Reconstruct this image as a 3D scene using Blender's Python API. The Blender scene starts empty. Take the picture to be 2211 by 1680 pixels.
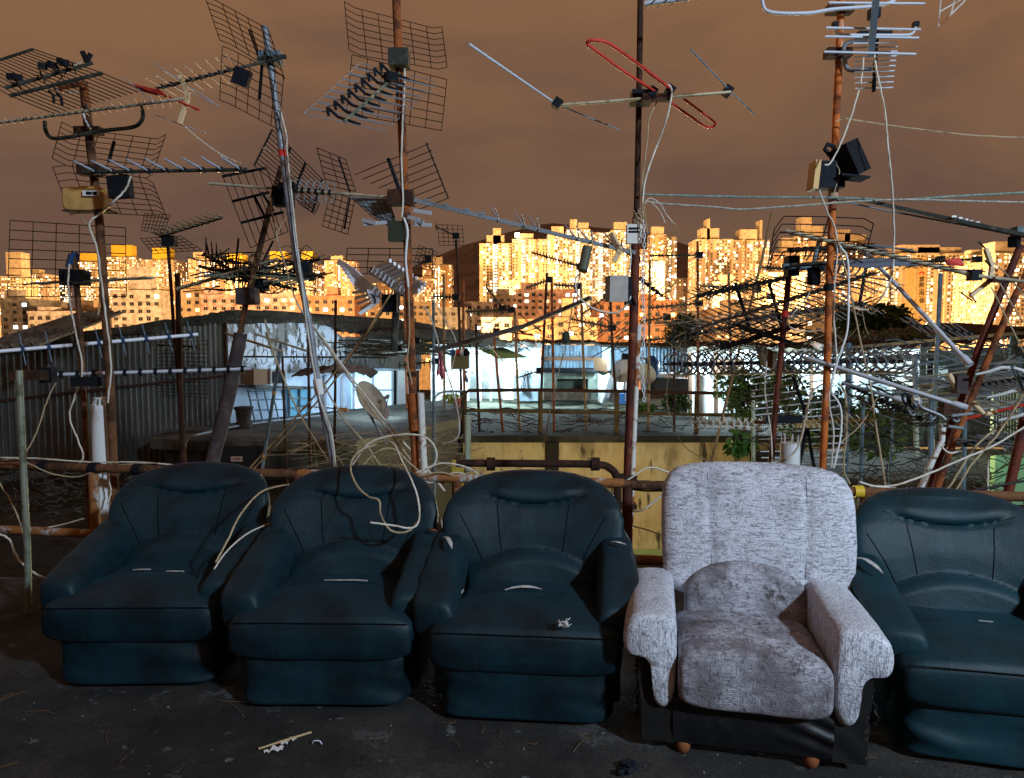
import bpy, math, random
from mathutils import Vector, Matrix, noise as mnoise
R = math.radians
scene = bpy.context.scene
COL = scene.collection
PI = math.pi
rnd = random.Random(7)

# ------------------------------------------------------------------ camera and pixel helpers
CAMZ = 1.6
F = 1474.0
PITCH = math.atan(100.0 / F)
cp, sp = math.cos(PITCH), math.sin(PITCH)

def D(x, y, d):
    """point seen at (x, y) of a 2211 x 1680 picture at distance d along +Y"""
    u = (x - 1105.5) / F
    v = (840.0 - y) / F
    dy = cp + v * sp
    dz = -sp + v * cp
    t = d / dy
    return Vector((u * t, d, CAMZ + dz * t))

def Dz(x, y, z):
    """point seen at (x, y) lying at height z"""
    u = (x - 1105.5) / F
    v = (840.0 - y) / F
    dy = cp + v * sp
    dz = -sp + v * cp
    t = (z - CAMZ) / dz
    return Vector((u * t, dy * t, z))

cam_d = bpy.data.cameras.new("camera")
cam = bpy.data.objects.new("camera", cam_d)
COL.objects.link(cam)
cam.location = (0, 0, CAMZ)
cam.rotation_euler = (PI / 2 - PITCH, 0, 0)
cam_d.sensor_fit = 'HORIZONTAL'
cam_d.sensor_width = 36.0
cam_d.lens = 36.0 * F / 2211.0
cam_d.clip_start = 0.05
cam_d.clip_end = 9000
scene.camera = cam

# ------------------------------------------------------------------ mesh builder
class MB:
    def __init__(s):
        s.v = []; s.f = []; s.uv = None
    def add(s, vs, fs):
        o = len(s.v)
        s.v.extend(Vector(p) for p in vs)
        s.f.extend(tuple(i + o for i in f) for f in fs)
    def box(s, c, size, rz=0.0, M3=None):
        hx, hy, hz = size[0] / 2, size[1] / 2, size[2] / 2
        m = M3 if M3 is not None else Matrix.Rotation(rz, 3, 'Z')
        c = Vector(c)
        vs = [c + m @ Vector((a * hx, b * hy, e * hz)) for e in (-1, 1) for a, b in ((-1, -1), (1, -1), (1, 1), (-1, 1))]
        s.add(vs, [(3, 2, 1, 0), (4, 5, 6, 7), (0, 1, 5, 4), (1, 2, 6, 5), (2, 3, 7, 6), (3, 0, 4, 7)])
    def beam(s, a, b, w, h=None):
        """box bar from a to b"""
        a = Vector(a); b = Vector(b); h = h or w
        t = (b - a); L = t.length
        if L < 1e-6: return
        t.normalize()
        up = Vector((0, 0, 1)) if abs(t.z) < .95 else Vector((0, 1, 0))
        sx = t.cross(up).normalized(); uz = sx.cross(t)
        m = Matrix((sx, t, uz)).transposed()
        s.box((a + b) / 2, (w, L, h), M3=m)
    def tube(s, pts, r, n=8, closed=False, cap=True):
        pts = [Vector(p) for p in pts]
        k = len(pts)
        rs = r if isinstance(r, (list, tuple)) else [r] * k
        tang = []
        for i in range(k):
            if closed:
                t = pts[(i + 1) % k] - pts[i - 1]
            else:
                t = pts[min(i + 1, k - 1)] - pts[max(i - 1, 0)]
            if t.length < 1e-9: t = Vector((0, 0, 1))
            tang.append(t.normalized())
        t0 = tang[0]
        up = Vector((0, 0, 1)) if abs(t0.z) < .9 else Vector((1, 0, 0))
        nrm = t0.cross(up).normalized()
        o = len(s.v)
        for i in range(k):
            t = tang[i]
            nrm = (nrm - t * nrm.dot(t))
            if nrm.length < 1e-6: nrm = t.cross(Vector((.3, .7, .2)))
            nrm.normalize()
            b = t.cross(nrm)
            for j in range(n):
                a = 2 * PI * j / n
                s.v.append(pts[i] + (nrm * math.cos(a) + b * math.sin(a)) * rs[i])
        m = k if closed else k - 1
        for i in range(m):
            i2 = (i + 1) % k
            for j in range(n):
                j2 = (j + 1) % n
                s.f.append((o + i * n + j, o + i * n + j2, o + i2 * n + j2, o + i2 * n + j))
        if cap and not closed:
            s.f.append(tuple(o + j for j in range(n))[::-1])
            s.f.append(tuple(o + (k - 1) * n + j for j in range(n)))
    def rings(s, rings, cap=True):
        n = len(rings[0]); o = len(s.v)
        for rg in rings: s.v.extend(Vector(p) for p in rg)
        for i in range(len(rings) - 1):
            for j in range(n):
                j2 = (j + 1) % n
                s.f.append((o + i * n + j, o + i * n + j2, o + (i + 1) * n + j2, o + (i + 1) * n + j))
        if cap:
            s.f.append(tuple(o + j for j in range(n))[::-1])
            s.f.append(tuple(o + (len(rings) - 1) * n + j for j in range(n)))
    def grid(s, fn, nu, nv):
        o = len(s.v)
        for i in range(nu + 1):
            for j in range(nv + 1):
                s.v.append(Vector(fn(i / nu, j / nv)))
        w = nv + 1
        for i in range(nu):
            for j in range(nv):
                s.f.append((o + i * w + j, o + (i + 1) * w + j, o + (i + 1) * w + j + 1, o + i * w + j + 1))
    def mesh(s, name, off=Vector((0, 0, 0)), smooth=True):
        me = bpy.data.meshes.new(name)
        me.from_pydata([tuple(p - off) for p in s.v], [], s.f)
        me.update()
        if smooth:
            me.polygons.foreach_set('use_smooth', [True] * len(me.polygons))
            try: me.set_sharp_from_angle(angle=R(62))
            except Exception: pass
        return me

def worg(o):
    p = Vector((0, 0, 0))
    while o is not None:
        p += Vector(o.location); o = o.parent
    return p

def obj(name, mb, mat, parent=None, smooth=True, at=None):
    """one mesh object; vertices are given in world space and stored relative to its origin"""
    if parent is not None:
        off = worg(parent); loc = Vector((0, 0, 0))
    else:
        if at is None:
            n = len(mb.v)
            lo = min(p.z for p in mb.v)
            at = Vector((sum(p.x for p in mb.v) / n, sum(p.y for p in mb.v) / n, lo))
        off = Vector(at); loc = off
    me = mb.mesh(name, off, smooth)
    me.materials.append(mat)
    o = bpy.data.objects.new(name, me)
    COL.objects.link(o)
    o.location = loc
    if parent is not None: o.parent = parent
    return o

def thing(name, label, cat, loc=(0, 0, 0), group=None):
    o = bpy.data.objects.new(name, None)
    o.empty_display_size = .1
    COL.objects.link(o)
    o.location = loc
    o['label'] = label; o['category'] = cat
    if group: o['group'] = group
    return o

def tag(o, label, cat, group=None, kind=None):
    if label: o['label'] = label
    if cat: o['category'] = cat
    if group: o['group'] = group
    if kind: o['kind'] = kind
    return o

def struct(name, mb, mat, smooth=False):
    o = obj(name, mb, mat, None, smooth, at=(0, 0, 0))
    o['kind'] = 'structure'
    return o

def copy_thing(root, loc, rz=None, label=None, group=None):
    r = root.copy(); COL.objects.link(r); r.location = loc
    if rz is not None: r.rotation_euler = (0, 0, rz)
    if label: r['label'] = label
    if group: r['group'] = group
    for ch in [c for c in root.children]:
        c = ch.copy(); COL.objects.link(c); c.parent = r
        for g in [q for q in ch.children]:
            q = g.copy(); COL.objects.link(q); q.parent = c
    return r

def catmull(pts, seg=6):
    pts = [Vector(p) for p in pts]
    if len(pts) < 3: return pts
    P = [pts[0] * 2 - pts[1]] + pts + [pts[-1] * 2 - pts[-2]]
    out = []
    for i in range(1, len(P) - 2):
        a, b, c, d = P[i - 1], P[i], P[i + 1], P[i + 2]
        for k in range(seg):
            t = k / seg
            out.append(.5 * ((2 * b) + (c - a) * t + (2 * a - 5 * b + 4 * c - d) * t * t + (3 * b - a - 3 * c + d) * t ** 3))
    out.append(pts[-1])
    return out

# ------------------------------------------------------------------ materials
def new_mat(name):
    m = bpy.data.materials.new(name); m.use_nodes = True
    nt = m.node_tree
    return m, nt, nt.nodes['Principled BSDF']

def N(nt, t, **kw):
    n = nt.nodes.new(t)
    for k, v in kw.items():
        if k in n.inputs: n.inputs[k].default_value = v
        else: setattr(n, k, v)
    return n

def noise_fac(nt, scale, lo, hi, detail=6, rough=.6, vec=None, stretch=None, coord='Object', dist=0.0):
    tc = N(nt, 'ShaderNodeTexCoord')
    src = tc.outputs[coord] if vec is None else vec
    if stretch:
        mp = N(nt, 'ShaderNodeMapping'); mp.inputs['Scale'].default_value = stretch
        nt.links.new(src, mp.inputs['Vector']); src = mp.outputs[0]
    nz = N(nt, 'ShaderNodeTexNoise', Scale=scale, Detail=detail, Roughness=rough, Distortion=dist)
    nt.links.new(src, nz.inputs['Vector'])
    rm = N(nt, 'ShaderNodeMapRange')
    rm.inputs['From Min'].default_value = lo; rm.inputs['From Max'].default_value = hi
    rm.interpolation_type = 'SMOOTHSTEP'
    nt.links.new(nz.outputs['Fac'], rm.inputs['Value'])
    return rm.outputs['Result']

def mixc(nt, fac, a, b, mode='MIX'):
    m = N(nt, 'ShaderNodeMix', data_type='RGBA', blend_type=mode)
    if isinstance(fac, (int, float)): m.inputs[0].default_value = fac
    else: nt.links.new(fac, m.inputs[0])
    for i, c in ((6, a), (7, b)):
        if isinstance(c, (tuple, list)): m.inputs[i].default_value = (*c[:3], 1)
        else: nt.links.new(c, m.inputs[i])
    return m.outputs[2]

def math1(nt, op, a, b=None, c=None):
    m = N(nt, 'ShaderNodeMath', operation=op)
    for i, x in enumerate((a, b, c)):
        if x is None: continue
        if isinstance(x, (int, float)): m.inputs[i].default_value = x
        else: nt.links.new(x, m.inputs[i])
    return m.outputs[0]

def bump(nt, bs, h, strength=.3, dist=.01):
    b = N(nt, 'ShaderNodeBump', Strength=strength, Distance=dist)
    nt.links.new(h, b.inputs['Height'])
    nt.links.new(b.outputs[0], bs.inputs['Normal'])

MATS = {}
def mat(name, base, rough=.6, metal=0.0, layers=(), bmp=None, emit=None, alpha=None, spec=.22):
    """layers: (colour, scale, lo, hi[, stretch])"""
    if name in MATS: return MATS[name]
    m, nt, bs = new_mat(name)
    c = base
    for ly in layers:
        f = noise_fac(nt, ly[1], ly[2], ly[3], stretch=ly[4] if len(ly) > 4 else None)
        c = mixc(nt, f, c, ly[0])
    if isinstance(c, tuple): bs.inputs['Base Color'].default_value = (*c, 1)
    else: nt.links.new(c, bs.inputs['Base Color'])
    bs.inputs['Roughness'].default_value = rough
    bs.inputs['Metallic'].default_value = metal
    bs.inputs['Specular IOR Level'].default_value = spec
    if bmp:
        f = noise_fac(nt, bmp[0], .3, .7, stretch=bmp[3] if len(bmp) > 3 else None)
        bump(nt, bs, f, bmp[1], bmp[2])
    if emit:
        bs.inputs['Emission Color'].default_value = (*emit[0], 1)
        bs.inputs['Emission Strength'].default_value = emit[1]
    if alpha is not None: bs.inputs['Alpha'].default_value = alpha
    MATS[name] = m
    return m

M_rust = mat('rusty_steel', (.30, .085, .022), .85, 0, [((.09, .032, .016), 9, .42, .6), ((.42, .17, .06), 40, .55, .75), ((.025, .013, .01), 5, .62, .75)], (60, .5, .004))
M_rust_red = mat('oxide_red_steel', (.13, .028, .014), .7, 0, [((.05, .016, .012), 8, .4, .65), ((.32, .11, .04), 12, .58, .72)], (60, .4, .003))
M_rust_dark = mat('dark_rusty_steel', (.035, .016, .010), .85, 0, [((.12, .04, .015), 14, .5, .7), ((.015, .011, .01), 7, .5, .7)], (60, .4, .003))
M_rust_pipe = mat('flaking_painted_pipe', (.28, .11, .035), .8, 0, [((.42, .42, .40), 7, .52, .6, (1, 1, .5)), ((.10, .035, .015), 16, .55, .7)], (60, .5, .003))
M_white_rust = mat('white_paint_over_rust', (.62, .60, .56), .7, 0, [((.30, .10, .03), 9, .52, .6), ((.09, .035, .02), 20, .6, .7)], (60, .4, .003))
M_galv = mat('galvanised_tube', (.23, .25, .28), .5, .4, [((.12, .125, .13), 14, .45, .7), ((.30, .32, .35), 60, .5, .7)], (80, .2, .002))
M_brown = mat('brown_rusty_steel', (.15, .065, .028), .88, 0, [((.05, .024, .014), 7, .42, .6), ((.24, .13, .07), 30, .55, .75)], (60, .5, .004))
M_alu = mat('aluminium_rod', (.50, .54, .61), .5, 0, [((.42, .45, .50), 4, .45, .75)], spec=.3)
M_alu_dull = mat('weathered_aluminium', (.21, .23, .25), .65, 0, [((.14, .145, .15), 5, .4, .7)])
M_boom = mat('ivory_boom', (.46, .41, .29), .6, 0, [((.22, .18, .12), 7, .45, .65)])
M_boom_dark = mat('grimy_boom', (.035, .036, .030), .8, 0, [((.10, .095, .07), 22, .48, .7)], spec=.2)
M_black = mat('black_plastic', (.006, .008, .012), .75, 0, [((.012, .015, .02), 30, .45, .7)], spec=.15)
M_wire_dark = mat('dark_wire_mesh', (.012, .009, .008), .8, 0, spec=.15)
M_cable = mat('white_cable', (.62, .58, .50), .5, 0, [((.40, .33, .24), 9, .45, .7)])
M_cable_tan = mat('dirty_tan_cable', (.40, .31, .19), .6, 0, [((.18, .13, .08), 12, .45, .7)])
M_cable_black = mat('black_cable', (.012, .012, .013), .5)
M_rope_green = mat('green_rope', (.17, .25, .20), .9, 0, [((.32, .38, .36), 60, .45, .6)], (200, .8, .004))
M_rope_pale = mat('pale_rope', (.50, .50, .42), .9, 0, [((.30, .31, .26), 50, .4, .6)], (200, .8, .004))
M_red = mat('red_plastic', (.55, .045, .03), .5, 0, [((.32, .03, .02), 18, .45, .7)])
M_cream = mat('cream_plastic', (.62, .47, .28), .6, 0, [((.35, .22, .10), 30, .5, .7)])
M_yellow_box = mat('yellowed_plastic', (.60, .36, .12), .5, 0, [((.45, .26, .09), 12, .4, .7)])
M_grey_box = mat('grey_plastic', (.36, .33, .30), .6, 0, [((.26, .23, .20), 14, .4, .7)])
M_offwhite = mat('offwhite_plastic', (.62, .60, .55), .5, 0, [((.4, .36, .3), 12, .5, .75)])
M_pvc = mat('white_pvc_pipe', (.68, .70, .70), .45, 0, [((.5, .46, .38), 7, .55, .8)])
M_pvc_green = mat('pale_green_pvc_pipe', (.42, .48, .34), .5, 0, [((.25, .27, .18), 8, .5, .75)])
M_bluegrey = mat('blue_grey_painted_steel', (.12, .18, .22), .6, .1, [((.07, .09, .1), 9, .45, .7), ((.2, .12, .07), 20, .62, .72)])
M_tape = mat('red_tape', (.62, .03, .02), .4)
M_tape_y = mat('yellow_tape', (.62, .42, .03), .4)
M_blue = mat('blue_plastic', (.03, .12, .32), .5)
M_wood_pole = mat('weathered_bamboo', (.30, .19, .09), .7, 0, [((.16, .09, .04), 9, .4, .65, (1, 1, .15))], (40, .3, .003))
M_sleeve = mat('dark_wrapped_sleeve', (.045, .033, .034), .8, 0, [((.09, .065, .06), 12, .45, .7)], (30, .5, .006))
M_label = mat('paper_label', (.7, .7, .68), .6)
M_foam = mat('exposed_white_foam', (.50, .50, .49), .95, 0, [((.3, .28, .25), 60, .45, .65)])
# ------------------------------------------------------------------ world: city glow on low cloud
w = bpy.data.worlds.new("World"); scene.world = w; w.use_nodes = True
nt = w.node_tree
bg = nt.nodes['Background']
tc = N(nt, 'ShaderNodeTexCoord')
sep = N(nt, 'ShaderNodeSeparateXYZ'); nt.links.new(tc.outputs['Generated'], sep.inputs[0])
zc = math1(nt, 'MAXIMUM', sep.outputs['Z'], 0.0)
den = math1(nt, 'ADD', zc, .22)
px = math1(nt, 'DIVIDE', sep.outputs['X'], den)
py = math1(nt, 'DIVIDE', sep.outputs['Y'], den)
cmb = N(nt, 'ShaderNodeCombineXYZ')
nt.links.new(px, cmb.inputs[0]); nt.links.new(py, cmb.inputs[1])
mp = N(nt, 'ShaderNodeMapping'); mp.inputs['Scale'].default_value = (.75, .85, 1); mp.inputs['Location'].default_value = (3.6, 6.9, 0)
nt.links.new(cmb.outputs[0], mp.inputs['Vector'])
nz = N(nt, 'ShaderNodeTexNoise', Scale=1.25, Detail=6.0, Roughness=.54, Distortion=.5)
nt.links.new(mp.outputs[0], nz.inputs['Vector'])
cr = N(nt, 'ShaderNodeMapRange'); cr.interpolation_type = 'SMOOTHSTEP'
cr.inputs['From Min'].default_value = .40; cr.inputs['From Max'].default_value = .68
nt.links.new(nz.outputs['Fac'], cr.inputs['Value'])
ramp = N(nt, 'ShaderNodeValToRGB')
e = ramp.color_ramp.elements
e[0].position = 0.0; e[0].color = (.118, .066, .052, 1)
e[1].position = 1.0; e[1].color = (.12, .06, .035, 1)
for p, c in ((.10, (.128, .074, .050)), (.22, (.165, .090, .053)), (.36, (.205, .105, .052)), (.52, (.235, .112, .054)), (.7, (.20, .095, .045))):
    q = ramp.color_ramp.elements.new(p); q.color = (*c, 1)
nt.links.new(zc, ramp.inputs[0])
fac = math1(nt, 'MULTIPLY', cr.outputs[0], .66)
sky = mixc(nt, fac, ramp.outputs[0], (.088, .052, .045))
# the real night sky above the glow (the sun far below the horizon adds next to nothing)
st = N(nt, 'ShaderNodeTexSky', sky_type='NISHITA'); st.sun_disc = False
st.sun_elevation = R(-4); st.sun_rotation = R(200)
sc_ = N(nt, 'ShaderNodeVectorMath', operation='SCALE'); nt.links.new(st.outputs[0], sc_.inputs[0]); sc_.inputs['Scale'].default_value = .05
ad = mixc(nt, 1.0, sky, sc_.outputs[0], 'ADD')
nt.links.new(ad, bg.inputs[0]); bg.inputs[1].default_value = 1.17

scene.view_settings.view_transform = 'Standard'
scene.view_settings.look = 'None'
scene.view_settings.exposure = 0
scene.cycles.use_denoising = True
scene.cycles.max_bounces = 6
scene.cycles.caustics_reflective = False
scene.cycles.caustics_refractive = False
scene.cycles.sample_clamp_indirect = 3.0

def lamp(kind, name, loc, power, color, size=.2, target=None, spot=None):
    d = bpy.data.lights.new(name, kind); d.energy = power; d.color = color
    o = bpy.data.objects.new(name, d); COL.objects.link(o); o.location = loc
    if kind == 'AREA': d.size = size
    elif kind != 'SUN': d.shadow_soft_size = size
    if target is not None:
        o.rotation_euler = (Vector(target) - Vector(loc)).to_track_quat('-Z', 'Y').to_euler()
    if spot: d.spot_size = R(spot); d.spot_blend = .4
    return o

# the rooftop's own lamp, high up behind the photographer's right shoulder
lamp('SPOT', 'stairhead_lamp', (5.6, -3.4, 5.2), 3600, (.64, .82, 1.0), .28, target=(-.2, 4.2, .9), spot=100)

# ------------------------------------------------------------------ our roof
def wavy(x, y, s, a): return a * mnoise.noise(Vector((x * s, y * s, 0)))
mb = MB()
mb.grid(lambda u, v: (-9 + 18 * u, -6 + 10.55 * v, wavy(-9 + 18 * u, -6 + 10.5 * v, 1.3, .006)), 120, 80)
M_floor, nt, bs = new_mat('stained_concrete_floor')
a1 = noise_fac(nt, 1.3, .40, .58, 9, .68)
a2 = noise_fac(nt, 4.5, .50, .66, 8, .7)
a3 = noise_fac(nt, 9.0, .62, .70, 5, .6)
a4 = noise_fac(nt, 2.1, .57, .61, 10, .72)
a5 = noise_fac(nt, 60, .35, .65, 4, .7)
c = mixc(nt, a1, (.040, .034, .029), (.009, .008, .0075))
c = mixc(nt, a2, c, (.014, .013, .014))
c = mixc(nt, a4, c, (.070, .070, .068))
c = mixc(nt, a3, c, (.15, .155, .16))
c = mixc(nt, a5, c, (.5, .5, .5), 'MULTIPLY')
nt.links.new(c, bs.inputs['Base Color'])
rr = math1(nt, 'MULTIPLY_ADD', a2, -.25, .85); nt.links.new(rr, bs.inputs['Roughness'])
bump(nt, bs, a5, .5, .004)
struct('roof_floor', mb, M_floor, True)
M_slab = mat('dirty_concrete', (.13, .12, .10), .9, 0, [((.035, .033, .03), 2.2, .42, .62), ((.2, .19, .17), 9, .6, .75)], (30, .4, .01))
mb = MB(); mb.box((0, -.7, -.26), (18, 10.6, .5))
struct('roof_slab', mb, M_slab)

# ------------------------------------------------------------------ upholstery materials
def fabric_teal(name, base=(.0030, .0200, .0290), dark=(.0014, .0072, .011)):
    m, nt, bs = new_mat(name)
    d1 = noise_fac(nt, 3.4, .40, .66, 7, .62)
    d2 = noise_fac(nt, 16, .60, .78, 6, .7, stretch=(1, 1, .35))
    c = mixc(nt, d1, base, dark)
    c = mixc(nt, d2, c, (.015, .022, .024))
    sp_ = noise_fac(nt, 70, .76, .80, 3, .6)
    c = mixc(nt, sp_, c, (.10, .10, .095))
    nt.links.new(c, bs.inputs['Base Color'])
    bs.inputs['Roughness'].default_value = .52
    bs.inputs['Sheen Weight'].default_value = .04
    bs.inputs['Sheen Tint'].default_value = (.25, .5, .7, 1)
    bs.inputs['Specular IOR Level'].default_value = .30
    wv = noise_fac(nt, 240, .3, .7, 2, .6)
    wr = noise_fac(nt, 5.5, .3, .75, 4, .55, stretch=(1, 1, .8), dist=.6)
    h = math1(nt, 'MULTIPLY_ADD', wr, 5.0, wv)
    bump(nt, bs, h, .28, .0018)
    return m
M_grey_seam = mat('grey_seam_thread', (.16, .155, .18), .9, spec=.05)
M_seam = mat('dark_seam_thread', (.0015, .004, .006), .9, spec=.05)
M_teal = fabric_teal('dark_teal_upholstery')
M_teal_lit = fabric_teal('dark_teal_upholstery_lit', (.0032, .029, .040), (.0024, .015, .021))  # same teal, brighter: the stronger lamp light on the right is put in

def fabric_white(name, stain=0.0, vert=.25):
    m, nt, bs = new_mat(name)
    tc = N(nt, 'ShaderNodeTexCoord')
    def lines(stretch, sc, w_):
        mp = N(nt, 'ShaderNodeMapping'); mp.inputs['Scale'].default_value = stretch
        nt.links.new(tc.outputs['Object'], mp.inputs['Vector'])
        n0 = N(nt, 'ShaderNodeTexNoise', Scale=sc, Detail=3.0, Roughness=.55, Distortion=.12)
        nt.links.new(mp.outputs[0], n0.inputs['Vector'])
        a = math1(nt, 'ABSOLUTE', math1(nt, 'SUBTRACT', n0.outputs['Fac'], .5))
        r_ = N(nt, 'ShaderNodeMapRange'); r_.inputs['From Min'].default_value = 0; r_.inputs['From Max'].default_value = w_
        r_.inputs['To Min'].default_value = 1; r_.inputs['To Max'].default_value = 0
        nt.links.new(a, r_.inputs['Value'])
        return r_.outputs[0]
    l1 = lines((1, 1, 6.5), 12, .045)
    l2 = lines((6, 6, 1), 11, .038)
    brk = noise_fac(nt, 19, .30 + .30 * vert, .42 + .30 * vert, 3, .6)
    l1 = math1(nt, 'MULTIPLY', l1, brk)
    l2 = math1(nt, 'MULTIPLY', l2, math1(nt, 'SUBTRACT', 1.0, brk))
    ll = math1(nt, 'MAXIMUM', l1, l2)
    fine = noise_fac(nt, 130, .3, .75, 3, .7)
    base = mixc(nt, fine, (.70, .72, .79), (.38, .39, .44))
    c = mixc(nt, math1(nt, 'MULTIPLY', ll, .85), base, (.13, .125, .15))
    if stain > .5: c = mixc(nt, noise_fac(nt, 2.0, .2, .6, 5, .6), c, mixc(nt, .45, c, (.13, .11, .13)))
    d = noise_fac(nt, 3.6, .50 - stain * .12, .74 - stain * .14, 9, .72)
    c = mixc(nt, math1(nt, 'MULTIPLY', d, .25 + .62 * stain), c, (.13, .115, .125))
    d2 = noise_fac(nt, 13, .64 - stain * .08, .72 - stain * .06, 8, .75)
    c = mixc(nt, math1(nt, 'MULTIPLY', d2, .8), c, (.04, .028, .028))
    if stain > .5:
        d3 = noise_fac(nt, 26, .56, .63, 5, .7, stretch=(1, 1, .6))
        c = mixc(nt, math1(nt, 'MULTIPLY', d3, .7), c, (.06, .045, .05))
    nt.links.new(c, bs.inputs['Base Color'])
    bs.inputs['Roughness'].default_value = .9
    bs.inputs['Specular IOR Level'].default_value = .2
    h = math1(nt, 'SUBTRACT', fine, math1(nt, 'MULTIPLY', ll, 1.5))
    bump(nt, bs, h, .5, .003)
    return m
M_white = fabric_white('crackle_pattern_grey_fabric', .25)
M_white_arm = fabric_white('crackle_pattern_armrest_fabric', .15, .8)
M_white_st = fabric_white('stained_crackle_pattern_fabric', 1.0)
M_vinyl = mat('black_vinyl', (.008, .008, .009), .42, 0, [((.016, .0155, .0155), 14, .5, .7)], (60, .15, .002))
M_vinyl_torn = mat('torn_black_vinyl', (.009, .009, .009), .6, 0, [((.04, .034, .03), 24, .62, .70), ((.35, .35, .36), 17, .69, .71)], (30, .22, .004))
M_foot = mat('varnished_wood', (.20, .075, .03), .35, 0, [((.2, .06, .02), 8, .45, .7)])

def se(a, e):
    return math.copysign(abs(a) ** (2.0 / e), a)

def sring(c, ax, ay, a, b, e=3.0, n=40, fn=None):
    out = []
    for j in range(n):
        t = 2 * PI * j / n
        u, v = se(math.cos(t), e), se(math.sin(t), e)
        p = Vector(c) + Vector(ax) * (a * u) + Vector(ay) * (b * v)
        if fn: p = fn(p, u, v)
        out.append(p)
    return out

def interp(tab, x):
    if x <= tab[0][0]: return tab[0][1:]
    for i in range(len(tab) - 1):
        a, b = tab[i], tab[i + 1]
        if x <= b[0]:
            t = (x - a[0]) / (b[0] - a[0])
            t = t * t * (3 - 2 * t) * .5 + t * .5
            return tuple(p + (q - p) * t for p, q in zip(a[1:], b[1:]))
    return tab[-1][1:]

X3, Y3, Z3 = Vector((1, 0, 0)), Vector((0, 1, 0)), Vector((0, 0, 1))
gauss = lambda x, s_: math.exp(-(x / s_) ** 2)

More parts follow.
